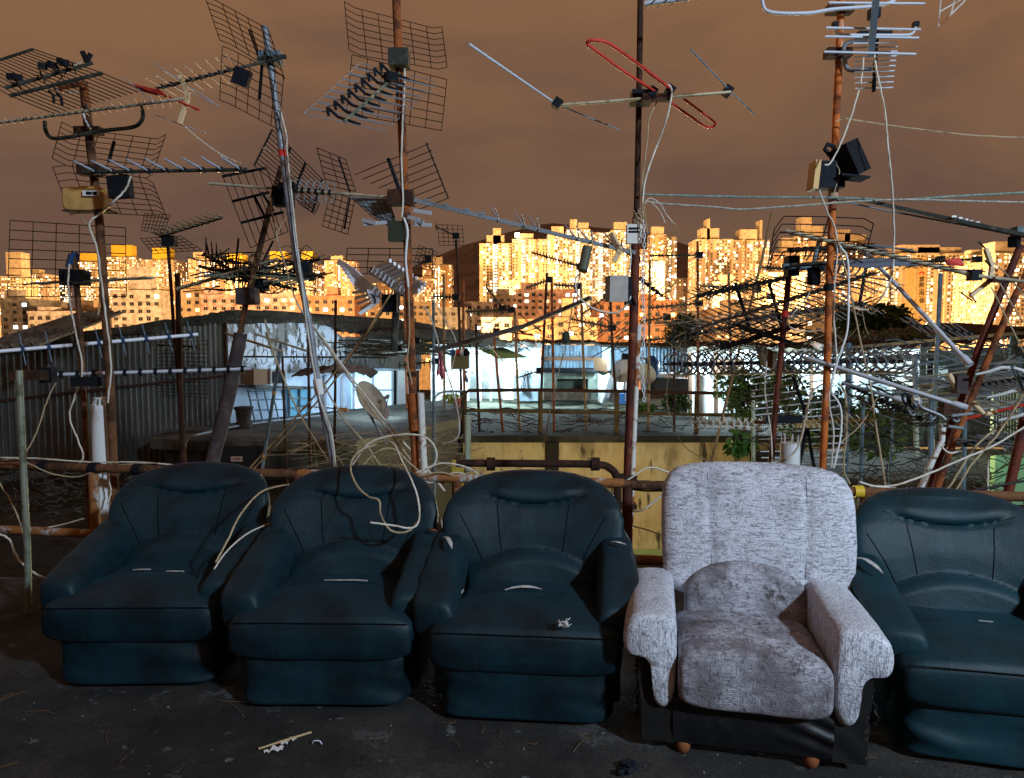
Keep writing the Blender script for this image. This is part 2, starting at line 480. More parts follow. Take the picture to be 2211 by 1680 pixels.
def teal_chair(seed, wid=1.0):
    """all shapes local: front towards -y, back towards +y"""
    root = thing('armchair', 'x', 'armchair', (0, 0, 0), 'dark teal armchairs in the row')
    sd = seed * 3.7
    # base skirt
    mb = MB(); rg = []
    for i in range(41):
        t = i / 40; z = .022 + t * .235
        sh = 1 - .02 * (1 - t) - (.05 * (1 - t / .08) ** 2 if t < .08 else 0)
        def fn(p, u, v, z=z):
            amp = .012 + .020 * max(0, mnoise.noise(Vector((p.x * 1.5 + sd, 3, 1))))
            k = mnoise.noise(Vector((p.x * 1.6 + z * 5 + sd, p.y * 2, z * 12 + p.x * 3)))
            return p + Vector((u, v, 0)) * (k * amp)
        rg.append(sring((0, -.005, z), X3, Y3, .380 * sh, .418 * sh, 8, 140, fn))
    mb.rings(rg); obj('base', mb, M_teal, root)
    # seat cushion: broad bulging front, narrower between the arms
    mb = MB(); rg = []
    tab = [(-.462, .35, .058, .345), (-.455, .375, .082, .345), (-.44, .392, .100, .345), (-.41, .402, .110, .345), (-.36, .404, .113, .346), (-.29, .396, .114, .348), (-.235, .375, .112, .35), (-.19, .345, .110, .352), (-.12, .325, .108, .354), (.05, .32, .104, .356), (.30, .32, .098, .355)]
    ys = [-.462, -.460, -.457, -.453, -.448, -.44, -.43, -.42] + [-.41 + .0175 * i for i in range(41)]
    for y in ys:
        a, b, zc_ = interp(tab, y)
        def fn(p, u, v, y=y, a=a):
            top = max(0, v); p = p.copy()
            fx = p.x / .4
            p.z += top * .018 * (1 - fx * fx) * min(1, (y + .48) * 5)
            p.z -= top * .020 * gauss((y - .05), .17) * gauss(p.x - .03, .22)
            p.z -= top * .006 * gauss(y + .10 + .10 * p.x * p.x * 6, .011) * (abs(p.x) < .3)
            p.z += top * .005 * mnoise.noise(Vector((p.x * 5 + sd, y * 5, 2)))
            if y < -.40: p.y += .005 * mnoise.noise(Vector((p.x * 7 + sd, p.z * 2, 5))) + .008 * max(0, -v) ** 2
            return p
        rg.append(sring((0, y, zc_), X3, Z3, a, b, 4.6, 110, fn))
    mb.rings(rg); seat = obj('seat', mb, M_teal, root)
    # backrest
    mb = MB(); rg = []
    wt = [(.30, .345), (.42, .35), (.50, .385), (.57, .425), (.65, .447), (.74, .450), (.80, .435), (.85, .405), (.89, .36), (.92, .295), (.94, .22), (.951, .14), (.957, .05)]
    wt = [(a_, b_ * wid) for a_, b_ in wt]
    th = [(.30, .10), (.60, .115), (.80, .105), (.88, .092), (.93, .066), (.95, .038), (.957, .015)]
    def fn3(p, u, v, z):
        p = p.copy(); x = p.x
        p.y -= 0.62 * x * x * min(1, (z - .2) * 2.2) * (1.0 if z < .8 else max(.25, 1 - (z - .8) * 4))
        if v < 0:
            fr = min(1, -v * 1.6) * (1 if abs(u) < .97 else .3)
            zl = .600 - 1.0 * x * x
            if abs(x) < .34 and z < zl:
                p.y -= .060 * fr * min(1, (zl - z) / .04) ** .6 * min(1, (.35 - abs(x)) / .05)
            if abs(x) < .27:
                zs_ = .805 + .75 * x * x
                e_ = min(1, (.27 - abs(x)) / .10)
                p.y += .020 * fr * gauss(z - zs_, .011) * e_
                p.y -= .020 * fr * gauss(z - zs_ - .05, .038) * e_
            p.y -= .014 * fr * gauss(z - .70, .07) * gauss(x, .2)
            p.y += .005 * mnoise.noise(Vector((x * 4 + sd, z * 4, 9)))
        return p
    zs = [.30 + .011 * i for i in range(52)] + [.872 + .0045 * i for i in range(14)] + [.934 + .0025 * i for i in range(10)]
    zs = sorted(set(round(q, 4) for q in zs if q <= .957))
    for z in zs:
        a = interp(wt, z)[0]; b = interp(th, z)[0]; yc = .185 + (z - .30) * .30
        rg.append(sring((0, yc, z), X3, Y3, a, b, 2.6, 220, lambda p, u, v, z=z: fn3(p, u, v, z)))
    mb.rings(rg); back = obj('backrest', mb, M_teal, root)
    def front(x, z):
        a = interp(wt, z)[0]; b = interp(th, z)[0]; yc = .185 + (z - .30) * .30
        r_ = min(.999, abs(x) / a); s2 = (1 - r_ ** 2.6) ** (1 / 2.6)
        return fn3(Vector((x, yc - b * s2, z)), math.copysign(r_, x), -s2, z) + Vector((0, -.0005, 0))
    seams = [[(x, .600 - 1.0 * x * x + .002) for x in [-.33 + .033 * k for k in range(21)]],
             [(x, .805 + .75 * x * x) for x in [-.27 + .027 * k for k in range(21)]]]
    for s_ in (-1, 1):
        seams.append([(s_ * (.155 + .13 * (z - .62)), z) for z in [.585 + .0125 * k for k in range(19)]])
        seams.append([(s_ * (.245 + .62 * max(0, z - .54) ** 1.25 + .02 * k / 20), z) for k, z in enumerate([.54 + .0125 * k for k in range(19)])])
    for sm in seams:
        mb = MB(); P = [front(x, z) for x, z in sm]; mb.tube(P, .0022, 5); obj('seam', mb, M_seam, back)
    mb = MB(); P = []
    for k in range(31):
        x = -.385 + .77 * k / 30; P.append(Vector((x, -.4655 + .34 * max(0, abs(x) - .33) ** 1.2 * 4 * .25, .425 - .10 * max(0, abs(x) - .33))))
    mb.tube(P, .0022, 5); obj('seam', mb, M_seam, seat)
    # arms
    for s_ in (-1, 1):
        mb = MB(); rg = []
        tab = [(-.372, .385, .060, .058, .428), (-.369, .386, .074, .072, .429), (-.360, .388, .086, .084, .430), (-.34, .390, .093, .094, .433), (-.28, .394, .098, .100, .442), (-.15, .400, .097, .112, .470), (.0, .402, .092, .122, .505), (.14, .400, .086, .132, .54), (.26, .385, .075, .138, .565), (.36, .36, .06, .13, .575)]
        for i in range(48):
            y = -.372 + .732 * (i / 47) ** 1.35
            xc, a, b, zc_ = interp(tab, y)
            def fn(p, u, v, y=y):
                p = p.copy()
                k = mnoise.noise(Vector((y * 10 + sd, p.z * 11, s_ * 3.0)))
                p.x += u * k * .005 + s_ * (.012 * max(0, v))
                p.z += v * k * .004
                return p
            ax = Vector((1, s_ * .12, 0)).normalized()
            rg.append(sring((s_ * xc * wid, y, zc_), ax, Z3, a, b, 3.6, 60, fn))
        mb.rings(rg); obj('armrest', mb, M_teal, root)
        mb = MB(); rg = []
        for i in range(14):
            t = i / 13; z = .05 + t * .36
            rg.append(sring((s_ * .37 * wid, .10, z), X3, Y3, .045, .36 + .01 * math.sin(t * 3), 6, 48))
        mb.rings(rg); obj('side_panel', mb, M_teal, root)
    return root

def tear(parent, pts, wdt, mt=M_foam):
    """a split in the upholstery with the pale filling showing; local coordinates"""
    mb = MB()
    P = catmull(pts, 5); n = len(P)
    up = Vector((0, -.25, 1)).normalized()
    for i in range(n - 1):
        a, b = P[i], P[i + 1]
        wa = wdt * math.sin(PI * i / (n - 1)) + .0006; wb = wdt * math.sin(PI * (i + 1) / (n - 1)) + .0006
        t = (b - a).normalized(); s_ = t.cross(up).normalized()
        mb.add([a - s_ * wa, a + s_ * wa, b + s_ * wb, b - s_ * wb, a + up * -.006, b + up * -.006], [(0, 1, 2, 3), (0, 3, 5, 4), (1, 4, 5, 2)])
    o = obj('split_seam', mb, mt, parent, True)
    o['label'] = 'split in the upholstery showing pale filling'
    return o

def fin(root, loc, rz, label, mt=None, zs=.98):
    root.location = loc; root.rotation_euler = (0, 0, rz); root['label'] = label; root.scale = (1, 1, zs)
    if mt:
        for c_ in root.children:
            if c_.name.split('.')[0] != 'split_seam': c_.data.materials[0] = mt

chA = teal_chair(1, .95)
chB = teal_chair(2, .96)
chC = teal_chair(3, 1.0)
chD = teal_chair(4, .93)
tear(chA, [(-.16, -.10, .481), (-.12, -.105, .484), (-.07, -.10, .484)], .003)
tear(chA, [(.02, -.13, .483), (.06, -.135, .484), (.11, -.13, .483)], .0035)
tear(chB, [(-.08, -.09, .482), (0, -.10, .485), (.07, -.095, .484), (.13, -.09, .481)], .0035)
tear(chB, [(.39, .10, .68), (.42, .06, .69), (.45, .06, .68)], .009, M_rust)
tear(chC, [(-.11, -.10, .481), (-.05, -.075, .487), (.01, -.07, .487), (.06, -.085, .483)], .009)
tear(chC, [(-.43, .08, .672), (-.40, .04, .679), (-.375, -.02, .672), (-.36, -.06, .655)], .010)
tear(chC, [(.38, .07, .672), (.41, .04, .679), (.45, .03, .672)], .006)
tear(chC, [(-.315, -.17, .468), (-.305, -.13, .472), (-.30, -.09, .474)], .005)
tear(chD, [(-.43, .08, .672), (-.40, .04, .679), (-.375, -.02, .670), (-.355, -.06, .650)], .011)
tear(chD, [(.0, -.10, .484), (.05, -.105, .485)], .003)
fin(chA, (-1.745, 3.46, 0), R(1), 'leftmost dark teal armchair of the row, in front of the white capped pipe', None, .965)
fin(chB, (-.815, 3.275, 0), R(-1), 'dark teal armchair second from the left with a loop of cable hanging over its backrest')
fin(chC, (.085, 3.15, 0), R(-5), 'dark teal armchair with an open seat split and a scrap of white fluff on it')
fin(chD, (1.945, 2.84, 0), R(-12), 'dark teal armchair at the right edge beyond the pale fabric armchair', M_teal_lit, .95)

mb = MB()
r2 = random.Random(3)
c0 = Dz(1217, 1352, .462)
for k in range(26):
    p = c0 + Vector((r2.uniform(-.02, .02), r2.uniform(-.02, .02), r2.uniform(0, .022)))
    q = p + Vector((r2.uniform(-.018, .018), r2.uniform(-.018, .018), r2.uniform(-.01, .012)))
    mb.tube([p, q], [r2.uniform(.002, .005), .001], 5)
tag(obj('foam_scrap', mb, M_foam), 'small white scrap of torn fluff on the teal seat with the pale split', 'scrap')

# ------------------------------------------------------------------ pale recliner armchair
def pale_chair(label, loc, rz):
    root = thing('armchair', label, 'armchair', (0, 0, 0))
    # body
    mb = MB(); mb.box((0, .07, .150), (.56, .62, .19)); obj('frame_box', mb, M_vinyl, root, False)
    # front panel with creases
    mb = MB()
    def fp(u, v):
        x = -.29 + .58 * u; z = .050 + .19 * v
        cr_ = .007 * math.sin((x * .35 + z * 1.5 + .5 * x * x) * 62) * max(0, min(1, (x - .02) * 5)) ** 1.5 * math.sin(v * PI)
        return (x, -.315 - .012 * math.sin(v * PI) - cr_, z)
    mb.grid(fp, 80, 40); obj('front_panel', mb, M_vinyl, root)
    for x, y in ((-.25, -.29), (.22, -.29), (-.26, .32), (.26, .32)):
        mb = MB(); rg = []
        for i in range(9):
            t = i / 8; rr_ = .030 * (math.sin(PI * (.12 + .76 * t))) ** .6
            rg.append(sring((x, y, .062 * t), X3, Y3, rr_, rr_, 2, 20))
        mb.rings(rg); obj('foot', mb, M_foot, root)
    # seat cushion
    mb = MB(); rg = []
    for i in range(48):
        y = -.385 + .52 * (i / 47) ** 1.4
        e_ = min(1, (y + .385) / .04)
        rr_ = math.sqrt(max(0, 1 - (1 - e_) ** 2)) if e_ < 1 else 1
        a = .250 + .026 * rr_; b = .080 + .028 * rr_
        zc_ = .325
        def fn(p, u, v, y=y):
            p = p.copy(); x = p.x; tp = max(0, v)
            p.z += tp * (.020 * (1 - (x / .28) ** 2)) - tp * .012 * gauss(y, .12) - tp * .16 * max(0, y + .02)
            p.z -= tp * .008 * gauss(y + .06 + .05 * math.sin(x * 9), .02)
            p.y -= .010 * (1 - v * v) * (y < -.3)
            p += Vector((0, .3, 1)) * (.005 * mnoise.noise(Vector((x * 6, y * 6, 4))))
            return p
        rg.append(sring((0, y, zc_), X3, Z3, a, b, 5.5, 96, fn))
    mb.rings(rg); obj('seat', mb, M_white_st, root)
    # backrest
    mb = MB(); rg = []
    wt = [(.44, .30), (.47, .375), (.50, .400), (.56, .415), (.70, .425), (.86, .425), (.93, .415), (.975, .39), (1.0, .36), (1.018, .30), (1.028, .20), (1.032, .08)]
    th = [(.44, .08), (.50, .115), (.7, .125), (.9, .115), (.97, .09), (1.01, .06), (1.032, .02)]
    zs = sorted(set([.44 + .0125 * i for i in range(44)] + [.98 + .004 * i for i in range(14)]))
    for z in zs:
        a = interp(wt, z)[0]; b = interp(th, z)[0]; yc = .285 + (z - .44) * .25
        def fn(p, u, v, z=z):
            p = p.copy(); x = p.x - .085
            p.y -= .25 * x * x
            if v < 0:
                fr = min(1, -v * 1.6)
                for s_ in (-1, 1): p.y += .010 * fr * gauss(x - s_ * (.205 + .04 * (z - .7)), .016) * min(1, max(0, (1.0 - z) * 9))
                p.y += .007 * mnoise.noise(Vector((x * 5, z * 5, 3)))
                p.y -= .018 * fr * gauss(x, .17) * gauss(z - .8, .16)
            return p
        rg.append(sring((.085, yc, z), X3, Y3, a, b, 3.2, 140, fn))
    mb.rings(rg); bk = obj('backrest', mb, M_white, root)
    for s_ in (-1, 1):
        P = []
        for k in range(26):
            z = .56 + .43 * k / 25; xl = s_ * (.205 + .04 * (z - .7)); a = interp(wt, z)[0]; b = interp(th, z)[0]; yc = .285 + (z - .44) * .25
            P.append(Vector((.085 + xl, yc - b * (1 - (abs(xl) / a) ** 3.2) ** (1 / 3.2) - .25 * xl * xl + .009 * min(1, max(0, (1.0 - z) * 9)), z)))
        mb = MB(); mb.tube(P, .0022, 5); obj('seam', mb, M_grey_seam, bk)
    # lumbar cushion
    mb = MB(); rg = []
    for i in range(40):
        t = i / 39; z = .34 + .285 * t
        a = .255 * (max(.0004, 1 - max(0, (t - .45) / .55) ** 2.2)) ** .55 + .01
        b = .075 * (1 - .7 * max(0, (t - .6) / .4) ** 2)
        def fn(p, u, v, z=z):
            p = p.copy(); p.y += .006 * mnoise.noise(Vector((p.x * 7, z * 7, 8))); return p
        rg.append(sring((.03, .165 + (z - .36) * .20 + max(0, .22 - t) * .22, z), X3, Y3, a, b, 4.2, 84, fn))
    mb.rings(rg); obj('lumbar_cushion', mb, M_white_st, root)
    # arms: rolled top overhanging outward, tapering front facing
    prof = [(.308, .30), (.312, .26), (.328, .215), (.352, .195), (.378, .205), (.392, .235), (.398, .29), (.402, .34), (.412, .378), (.435, .402), (.468, .408), (.497, .418), (.512, .45), (.512, .50), (.498, .545), (.468, .572), (.43, .583), (.385, .585), (.345, .582), (.318, .565), (.308, .53), (.306, .46), (.306, .38)]
    prof2 = []
    for i in range(len(prof)):
        a, b, c_, d_ = (prof[(i + k) % len(prof)] for k in (-1, 0, 1, 2))
        for q in range(3):
            t = q / 3
            prof2.append(tuple(.5 * ((2 * b[m]) + (c_[m] - a[m]) * t + (2 * a[m] - 5 * b[m] + 4 * c_[m] - d_[m]) * t * t + (3 * b[m] - a[m] - 3 * c_[m] + d_[m]) * t ** 3) for m in (0, 1)))
    for s_ in (-1, 1):
        mb = MB(); rg = []
        cx = .40; cz = .45
        for i in range(36):
            t = i / 35; y = -.35 + .58 * t ** 1.3
            e_ = min(1, (y + .35) / .045)
            k = 1 - .20 * (1 - math.sqrt(max(0, 1 - (1 - e_) ** 2)))
            ring = []
            zl = .0 if y < -.27 else min(1, (y + .27) / .06)
            for (x, z) in prof2:
                zz = z
                if z < .40 and y > -.27: zz = z + ((.40 - z) * zl * .9)
                dz = .012 * mnoise.noise(Vector((x * 8, y * 6, z * 8 + s_)))
                ring.append(Vector((s_ * (cx + (x - cx) * k - .022) * .985, y, (cz + (zz - cz) * k + dz * .6) * .955)))
            if s_ < 0: ring = ring[::-1]
            rg.append(ring)
        mb.rings(rg); obj('armrest', mb, M_white_arm, root)
        mb = MB()
        def sp2(u, v, s_=s_):
            a = u * 4
            z = .045 + v * .385
            x0, x1 = .286, .405 + .02 * v
            if a < 1: x, y = x0 + (x1 - x0) * a, -.318
            elif a < 3: x, y = x1, -.318 + .68 * (a - 1) / 2
            else: x, y = x1 - (x1 - x0) * (a - 3), .358
            n_ = mnoise.noise(Vector((x * 16, y * 16 + s_ * 4, z * 16)))
            cr_ = .004 * math.sin((z * 1.3 - y + x) * 40) * (1 - v)
            k = (.0015 + .005 * max(0, a - 1)) * n_ + cr_ * (.5 if s_ > 0 else .15)
            return (s_ * (x + (k if 1 <= a <= 3 else 0)), y - (k if a < 1 else 0), z)
        mb.grid(sp2, 96, 30)
        if s_ < 0: mb.f = [f[::-1] for f in mb.f]
        o_ = obj('side_panel', mb, M_vinyl_torn, root)
        o_['label'] = 'black vinyl side panel with a shredded edge'
        mb = MB(); r3 = random.Random(5 + s_)
        pr = None
        for k in range(30):     # one ragged fringe hanging from the split vinyl
            t = k / 29; p = Vector((s_ * (.418 + r3.uniform(0, .012)), -.31 + .10 * math.sin(t * 9) * .3 + r3.uniform(0, .05), .40 - .30 * t))
            if pr is not None:
                q = p.lerp(pr, .5) + Vector((s_ * r3.uniform(.004, .022), r3.uniform(-.03, .03), -.02))
                mb.add([pr, p, q, p.lerp(pr, .5) + Vector((0, .03, 0))], [(0, 1, 2), (0, 2, 3), (1, 3, 2)])
            pr = p
        obj('torn_vinyl_edge', mb, M_vinyl_torn, root)
    root.location = loc; root.rotation_euler = (0, 0, rz)
    return root
pw = pale_chair('pale grey crackle-patterned armchair with stained seat and torn black vinyl base', (.975, 2.81, 0), R(-12))
pw2 = pale_chair('pale grey armchair cut off by the left edge, only its arm in view', (-2.60, 2.55, 0), R(40))
# ------------------------------------------------------------------ land
ST = -34.0
M_ground = mat('dark_city_ground', (.05, .045, .04), .9, 0, [((.02, .02, .02), .01, .4, .6)])
mb = MB(); mb.box((0, 3900, ST - 1), (16000, 8200, 2)); struct('ground', mb, M_ground)
ridge = [(300, 735), (600, 715), (760, 670), (880, 600), (935, 565), (1000, 535), (1100, 505), (1180, 487), (1300, 497), (1400, 508), (1460, 533), (1500, 546), (1560, 590), (1700, 660), (1900, 700), (2300, 730)]
M_hill = mat('wooded_hillside', (.34, .24, .19), 1.0, 0, [((.22, .17, .14), .02, .4, .6)], (.05, .8, 4))
def hillp(u, v):
    x = 300 + 2000 * u
    for i in range(len(ridge) - 1):
        if ridge[i][0] <= x <= ridge[i + 1][0]:
            t = (x - ridge[i][0]) / (ridge[i + 1][0] - ridge[i][0]); y = ridge[i][1] * (1 - t) + ridge[i + 1][1] * t; break
    top = D(x, y, 3000).z
    d = 2200 + 1600 * v
    k = math.sin(PI * min(1, max(0, v))) ** .8
    X = (x - 1105.5) / F * 3000
    n_ = mnoise.noise(Vector((X * .004, d * .004, 0))) * 22 * k
    return (X, d, ST + (top - ST) * k + n_ * (1 if abs(v - .5) > .12 else .25))
mb = MB(); mb.grid(hillp, 90, 40); struct('hills', mb, M_hill, True)

# ------------------------------------------------------------------ facade shader (windows laid out in metres along the wall)
def facade(name, wall, wall2, lit=.35, cw=3.0, chh=2.9, strength=5.0, hot=(1.0, .80, .50), warm=(1.0, .45, .10), ww=.60, wh=.56):
    m, nt, bs = new_mat(name)
    uv = N(nt, 'ShaderNodeUVMap')
    sp_ = N(nt, 'ShaderNodeSeparateXYZ'); nt.links.new(uv.outputs[0], sp_.inputs[0])
    u = math1(nt, 'DIVIDE', sp_.outputs[0], cw); v = math1(nt, 'DIVIDE', sp_.outputs[1], chh)
    fu, fv = math1(nt, 'FLOOR', u), math1(nt, 'FLOOR', v)
    cb = N(nt, 'ShaderNodeCombineXYZ'); nt.links.new(fu, cb.inputs[0]); nt.links.new(fv, cb.inputs[1])
    oi = N(nt, 'ShaderNodeObjectInfo'); nt.links.new(math1(nt, 'MULTIPLY', oi.outputs['Random'], 91.0), cb.inputs[2])
    wn = N(nt, 'ShaderNodeTexWhiteNoise', noise_dimensions='3D'); nt.links.new(cb.outputs[0], wn.inputs['Vector'])
    ru, rv = math1(nt, 'FRACT', u), math1(nt, 'FRACT', v)
    mu = math1(nt, 'LESS_THAN', math1(nt, 'ABSOLUTE', math1(nt, 'SUBTRACT', ru, .5)), ww / 2)
    mv = math1(nt, 'LESS_THAN', math1(nt, 'ABSOLUTE', math1(nt, 'SUBTRACT', rv, .55)), wh / 2)
    win = math1(nt, 'MULTIPLY', mu, mv)
    spc = N(nt, 'ShaderNodeSeparateColor'); nt.links.new(wn.outputs['Color'], spc.inputs[0])
    on = math1(nt, 'LESS_THAN', wn.outputs['Value'], lit)
    stn = noise_fac(nt, .25, .4, .65, 5, .6)
    base = mixc(nt, stn, wall, wall2)
    wc_ = N(nt, 'ShaderNodeTexWhiteNoise', noise_dimensions='1D'); nt.links.new(math1(nt, 'FLOOR', math1(nt, 'DIVIDE', u, 2.0)), wc_.inputs['W'])
    base = mixc(nt, math1(nt, 'MULTIPLY', math1(nt, 'GREATER_THAN', wc_.outputs['Value'], .70), .5), base, (.30, .17, .09))
    wd_ = N(nt, 'ShaderNodeTexWhiteNoise', noise_dimensions='1D'); nt.links.new(math1(nt, 'ADD', fu, math1(nt, 'MULTIPLY', oi.outputs['Random'], 57.0)), wd_.inputs['W'])
    solid = math1(nt, 'GREATER_THAN', wd_.outputs['Value'], .22)
    strip = math1(nt, 'GREATER_THAN', wd_.outputs['Value'], .90)
    ledge = math1(nt, 'LESS_THAN', rv, .10)
    base = mixc(nt, math1(nt, 'MULTIPLY', ledge, .6), base, tuple(x * .45 for x in wall))
    glass = mixc(nt, spc.outputs[0], (.02, .018, .016), (.16, .13, .10))
    win = math1(nt, 'MULTIPLY', win, solid); on = math1(nt, 'MAXIMUM', on, strip)
    c = mixc(nt, win, base, glass)
    nt.links.new(c, bs.inputs['Base Color']); bs.inputs['Roughness'].default_value = .8
    bs.inputs['Specular IOR Level'].default_value = .15
    col = mixc(nt, spc.outputs[1], hot, warm)
    nt.links.new(col, bs.inputs['Emission Color'])
    b2 = math1(nt, 'POWER', spc.outputs[2], 2.2)
    es = math1(nt, 'MULTIPLY', math1(nt, 'MULTIPLY', win, on), math1(nt, 'MULTIPLY_ADD', b2, strength * 1.4, strength * .18))
    nt.links.new(es, bs.inputs['Emission Strength'])
    MATS[name] = m
    return m
FA = [facade('peach_tower_wall', (.68, .50, .32), (.58, .40, .24), .42, 2.7, 2.8, 5),
      facade('sand_tower_wall', (.74, .60, .38), (.64, .48, .28), .38, 3.0, 2.8, 6, (1, .85, .6), (1, .5, .15)),
      facade('orange_tower_wall', (.62, .38, .20), (.52, .30, .15), .45, 2.6, 2.7, 5, (1, .75, .4), (1, .4, .08)),
      facade('pale_tower_wall', (.66, .56, .42), (.50, .42, .30), .5, 2.9, 2.8, 6, (1, .9, .75), (1, .55, .2))]
FL = [facade('stair_window_wall', (.62, .48, .30), (.5, .36, .22), .92, 2.2, 2.8, 7, (1, .92, .75), (1, .75, .4), .7, .62),
      facade('amber_stair_wall', (.55, .40, .22), (.5, .33, .16), .85, 2.4, 2.8, 6, (1, .7, .3), (1, .5, .12), .6, .6)]
M_roofblk = mat('tower_roof_concrete', (.58, .46, .30), .85, 0, [((.42, .32, .2), .3, .4, .65)])
M_roofyel = mat('tower_roof_yellow', (.75, .50, .05), .85)
M_win_hot = mat('lit_window_white', (.8, .8, .8), .5, emit=((1, .88, .66), 6))
M_win_warm = mat('lit_window_amber', (.8, .7, .4), .5, emit=((1, .55, .16), 6))
M_win_cold = mat('lit_window_cool', (.8, .8, .8), .5, emit=((.8, .92, 1), 7))

def prism_uv(name, poly, z0, z1, mats, face_mats, parent):
    me = bpy.data.meshes.new(name)
    n = len(poly); off = worg(parent)
    vs = [(x - off.x, y - off.y, z - off.z) for z in (z0, z1) for x, y in poly]
    fs = [(i, (i + 1) % n, n + (i + 1) % n, n + i) for i in range(n)] + [tuple(range(n, 2 * n)), tuple(range(n))[::-1]]
    me.from_pydata(vs, [], fs)
    uvl = me.uv_layers.new(name='UVMap')
    u = 0; li = 0
    for i in range(n):
        a, b = poly[i], poly[(i + 1) % n]
        L = math.hypot(b[0] - a[0], b[1] - a[1])
        for q in ((u, 0), (u + L, 0), (u + L, z1 - z0), (u, z1 - z0)):
            uvl.data[li].uv = q; li += 1
        u += math.ceil(L / 3.0 + .5) * 3.0 if False else L
        me.polygons[i].material_index = face_mats[i]
    for _ in range(2 * n):
        uvl.data[li].uv = (.02, .02); li += 1
    for m in mats: me.materials.append(m)
    me.update()
    o = bpy.data.objects.new(name, me); COL.objects.link(o); o.parent = parent
    return o

def win_mesh(name, w_, h_, m):
    b = MB(); b.box((0, 0, 0), (w_, .25, h_)); me = b.mesh(name, smooth=False); me.materials.append(m); return me
WM = [win_mesh('window', 1.5, 1.4, M_win_hot), win_mesh('window', 1.3, 1.3, M_win_warm), win_mesh('window', 1.7, 1.4, M_win_cold)]

def tower(x0, x1, yt, d, fa, fl, label, cat='tower block', roof=(), yaw=0.0, bays=2, nwin=26, name='tower_block', zbase=ST, group='distant tower blocks'):
    d = d * 2.1; nwin = min(95, int(nwin * 1.7)); roof = [(a_, b_, h_ * 2.1, m_) for a_, b_, h_, m_ in roof]
    a, b = D(x0, yt, d), D(x1, yt, d)
    W = b.x - a.x; zt = a.z; dep = max(14, W * .8)
    cx = (a.x + b.x) / 2
    rt = thing(name, label, cat, (cx, d, zbase), group)
    # plan with recessed light wells in the front
    front = []; fm = []
    nb = bays
    seg = W / (nb * 2 + (nb - 1) * .7) if nb > 1 else W
    x = -W / 2
    pts = []
    if nb == 1:
        pts = [(-W / 2, 0, 0), (W / 2, 0, 0)]
    else:
        for i in range(nb):
            pts.append((x, 0, 0)); x += seg * 2
            pts.append((x, 0, 1))
            if i < nb - 1:
                pts.append((x, 3.2, 1)); x += seg * .7; pts.append((x, 3.2, 0))
    pts = [(p[0], p[1]) for p in pts]
    poly = pts + [(W / 2, dep), (-W / 2, dep)]
    n = len(poly); face_m = []
    for i in range(n):
        p, q = poly[i], poly[(i + 1) % n]
        rec = (p[1] > 1 and q[1] > 1 and abs(p[1] - q[1]) < .1 and i < len(pts)) 
        face_m.append(1 if rec else 0)
    c_, s_ = math.cos(yaw), math.sin(yaw)
    wp = [(cx + px_ * c_ - py_ * s_, d + px_ * s_ + py_ * c_) for px_, py_ in poly]
    wall = prism_uv('wall', wp, zbase, zt, [fa, fl], face_m, rt)
    H = zt - zbase
    for (fx, fw, h, m) in roof:
        mb = MB(); c0 = (fx - .5) * W
        mb.box((cx + c0 * c_, d + dep * .35 + c0 * s_, zt + h / 2 + .02), (fw * W, dep * .45, h), rz=yaw)
        obj('roof_block', mb, m, rt, False)
    mb = MB()
    for i in range(n):
        p, q = wp[i], wp[(i + 1) % n]
        mb.beam((p[0], p[1], zt + .35), (q[0], q[1], zt + .35), .5, .7)
    obj('parapet', mb, M_roofblk, rt, False)
    rr_ = random.Random(int(x0 * 7 + yt))
    for k in range(nwin):
        i = rr_.choice(range(0, len(pts) - 1))
        p, q = poly[i], poly[i + 1]
        if abs(p[0] - q[0]) < 2: continue
        t = rr_.uniform(.08, .92); zf = zt - 2.9 * rr_.randint(1, max(2, int((min(H, zt + 4)) / 2.9))) + 1.2
        lx = p[0] + (q[0] - p[0]) * t; ly = p[1] - .08
        w_ = bpy.data.objects.new('window', WM[rr_.choice((0, 0, 0, 1, 1, 2))]); COL.objects.link(w_)
        w_.parent = rt; w_.location = (lx * c_ - ly * s_, lx * s_ + ly * c_, zf - zbase)
        w_.rotation_euler = (0, 0, yaw)
    return rt

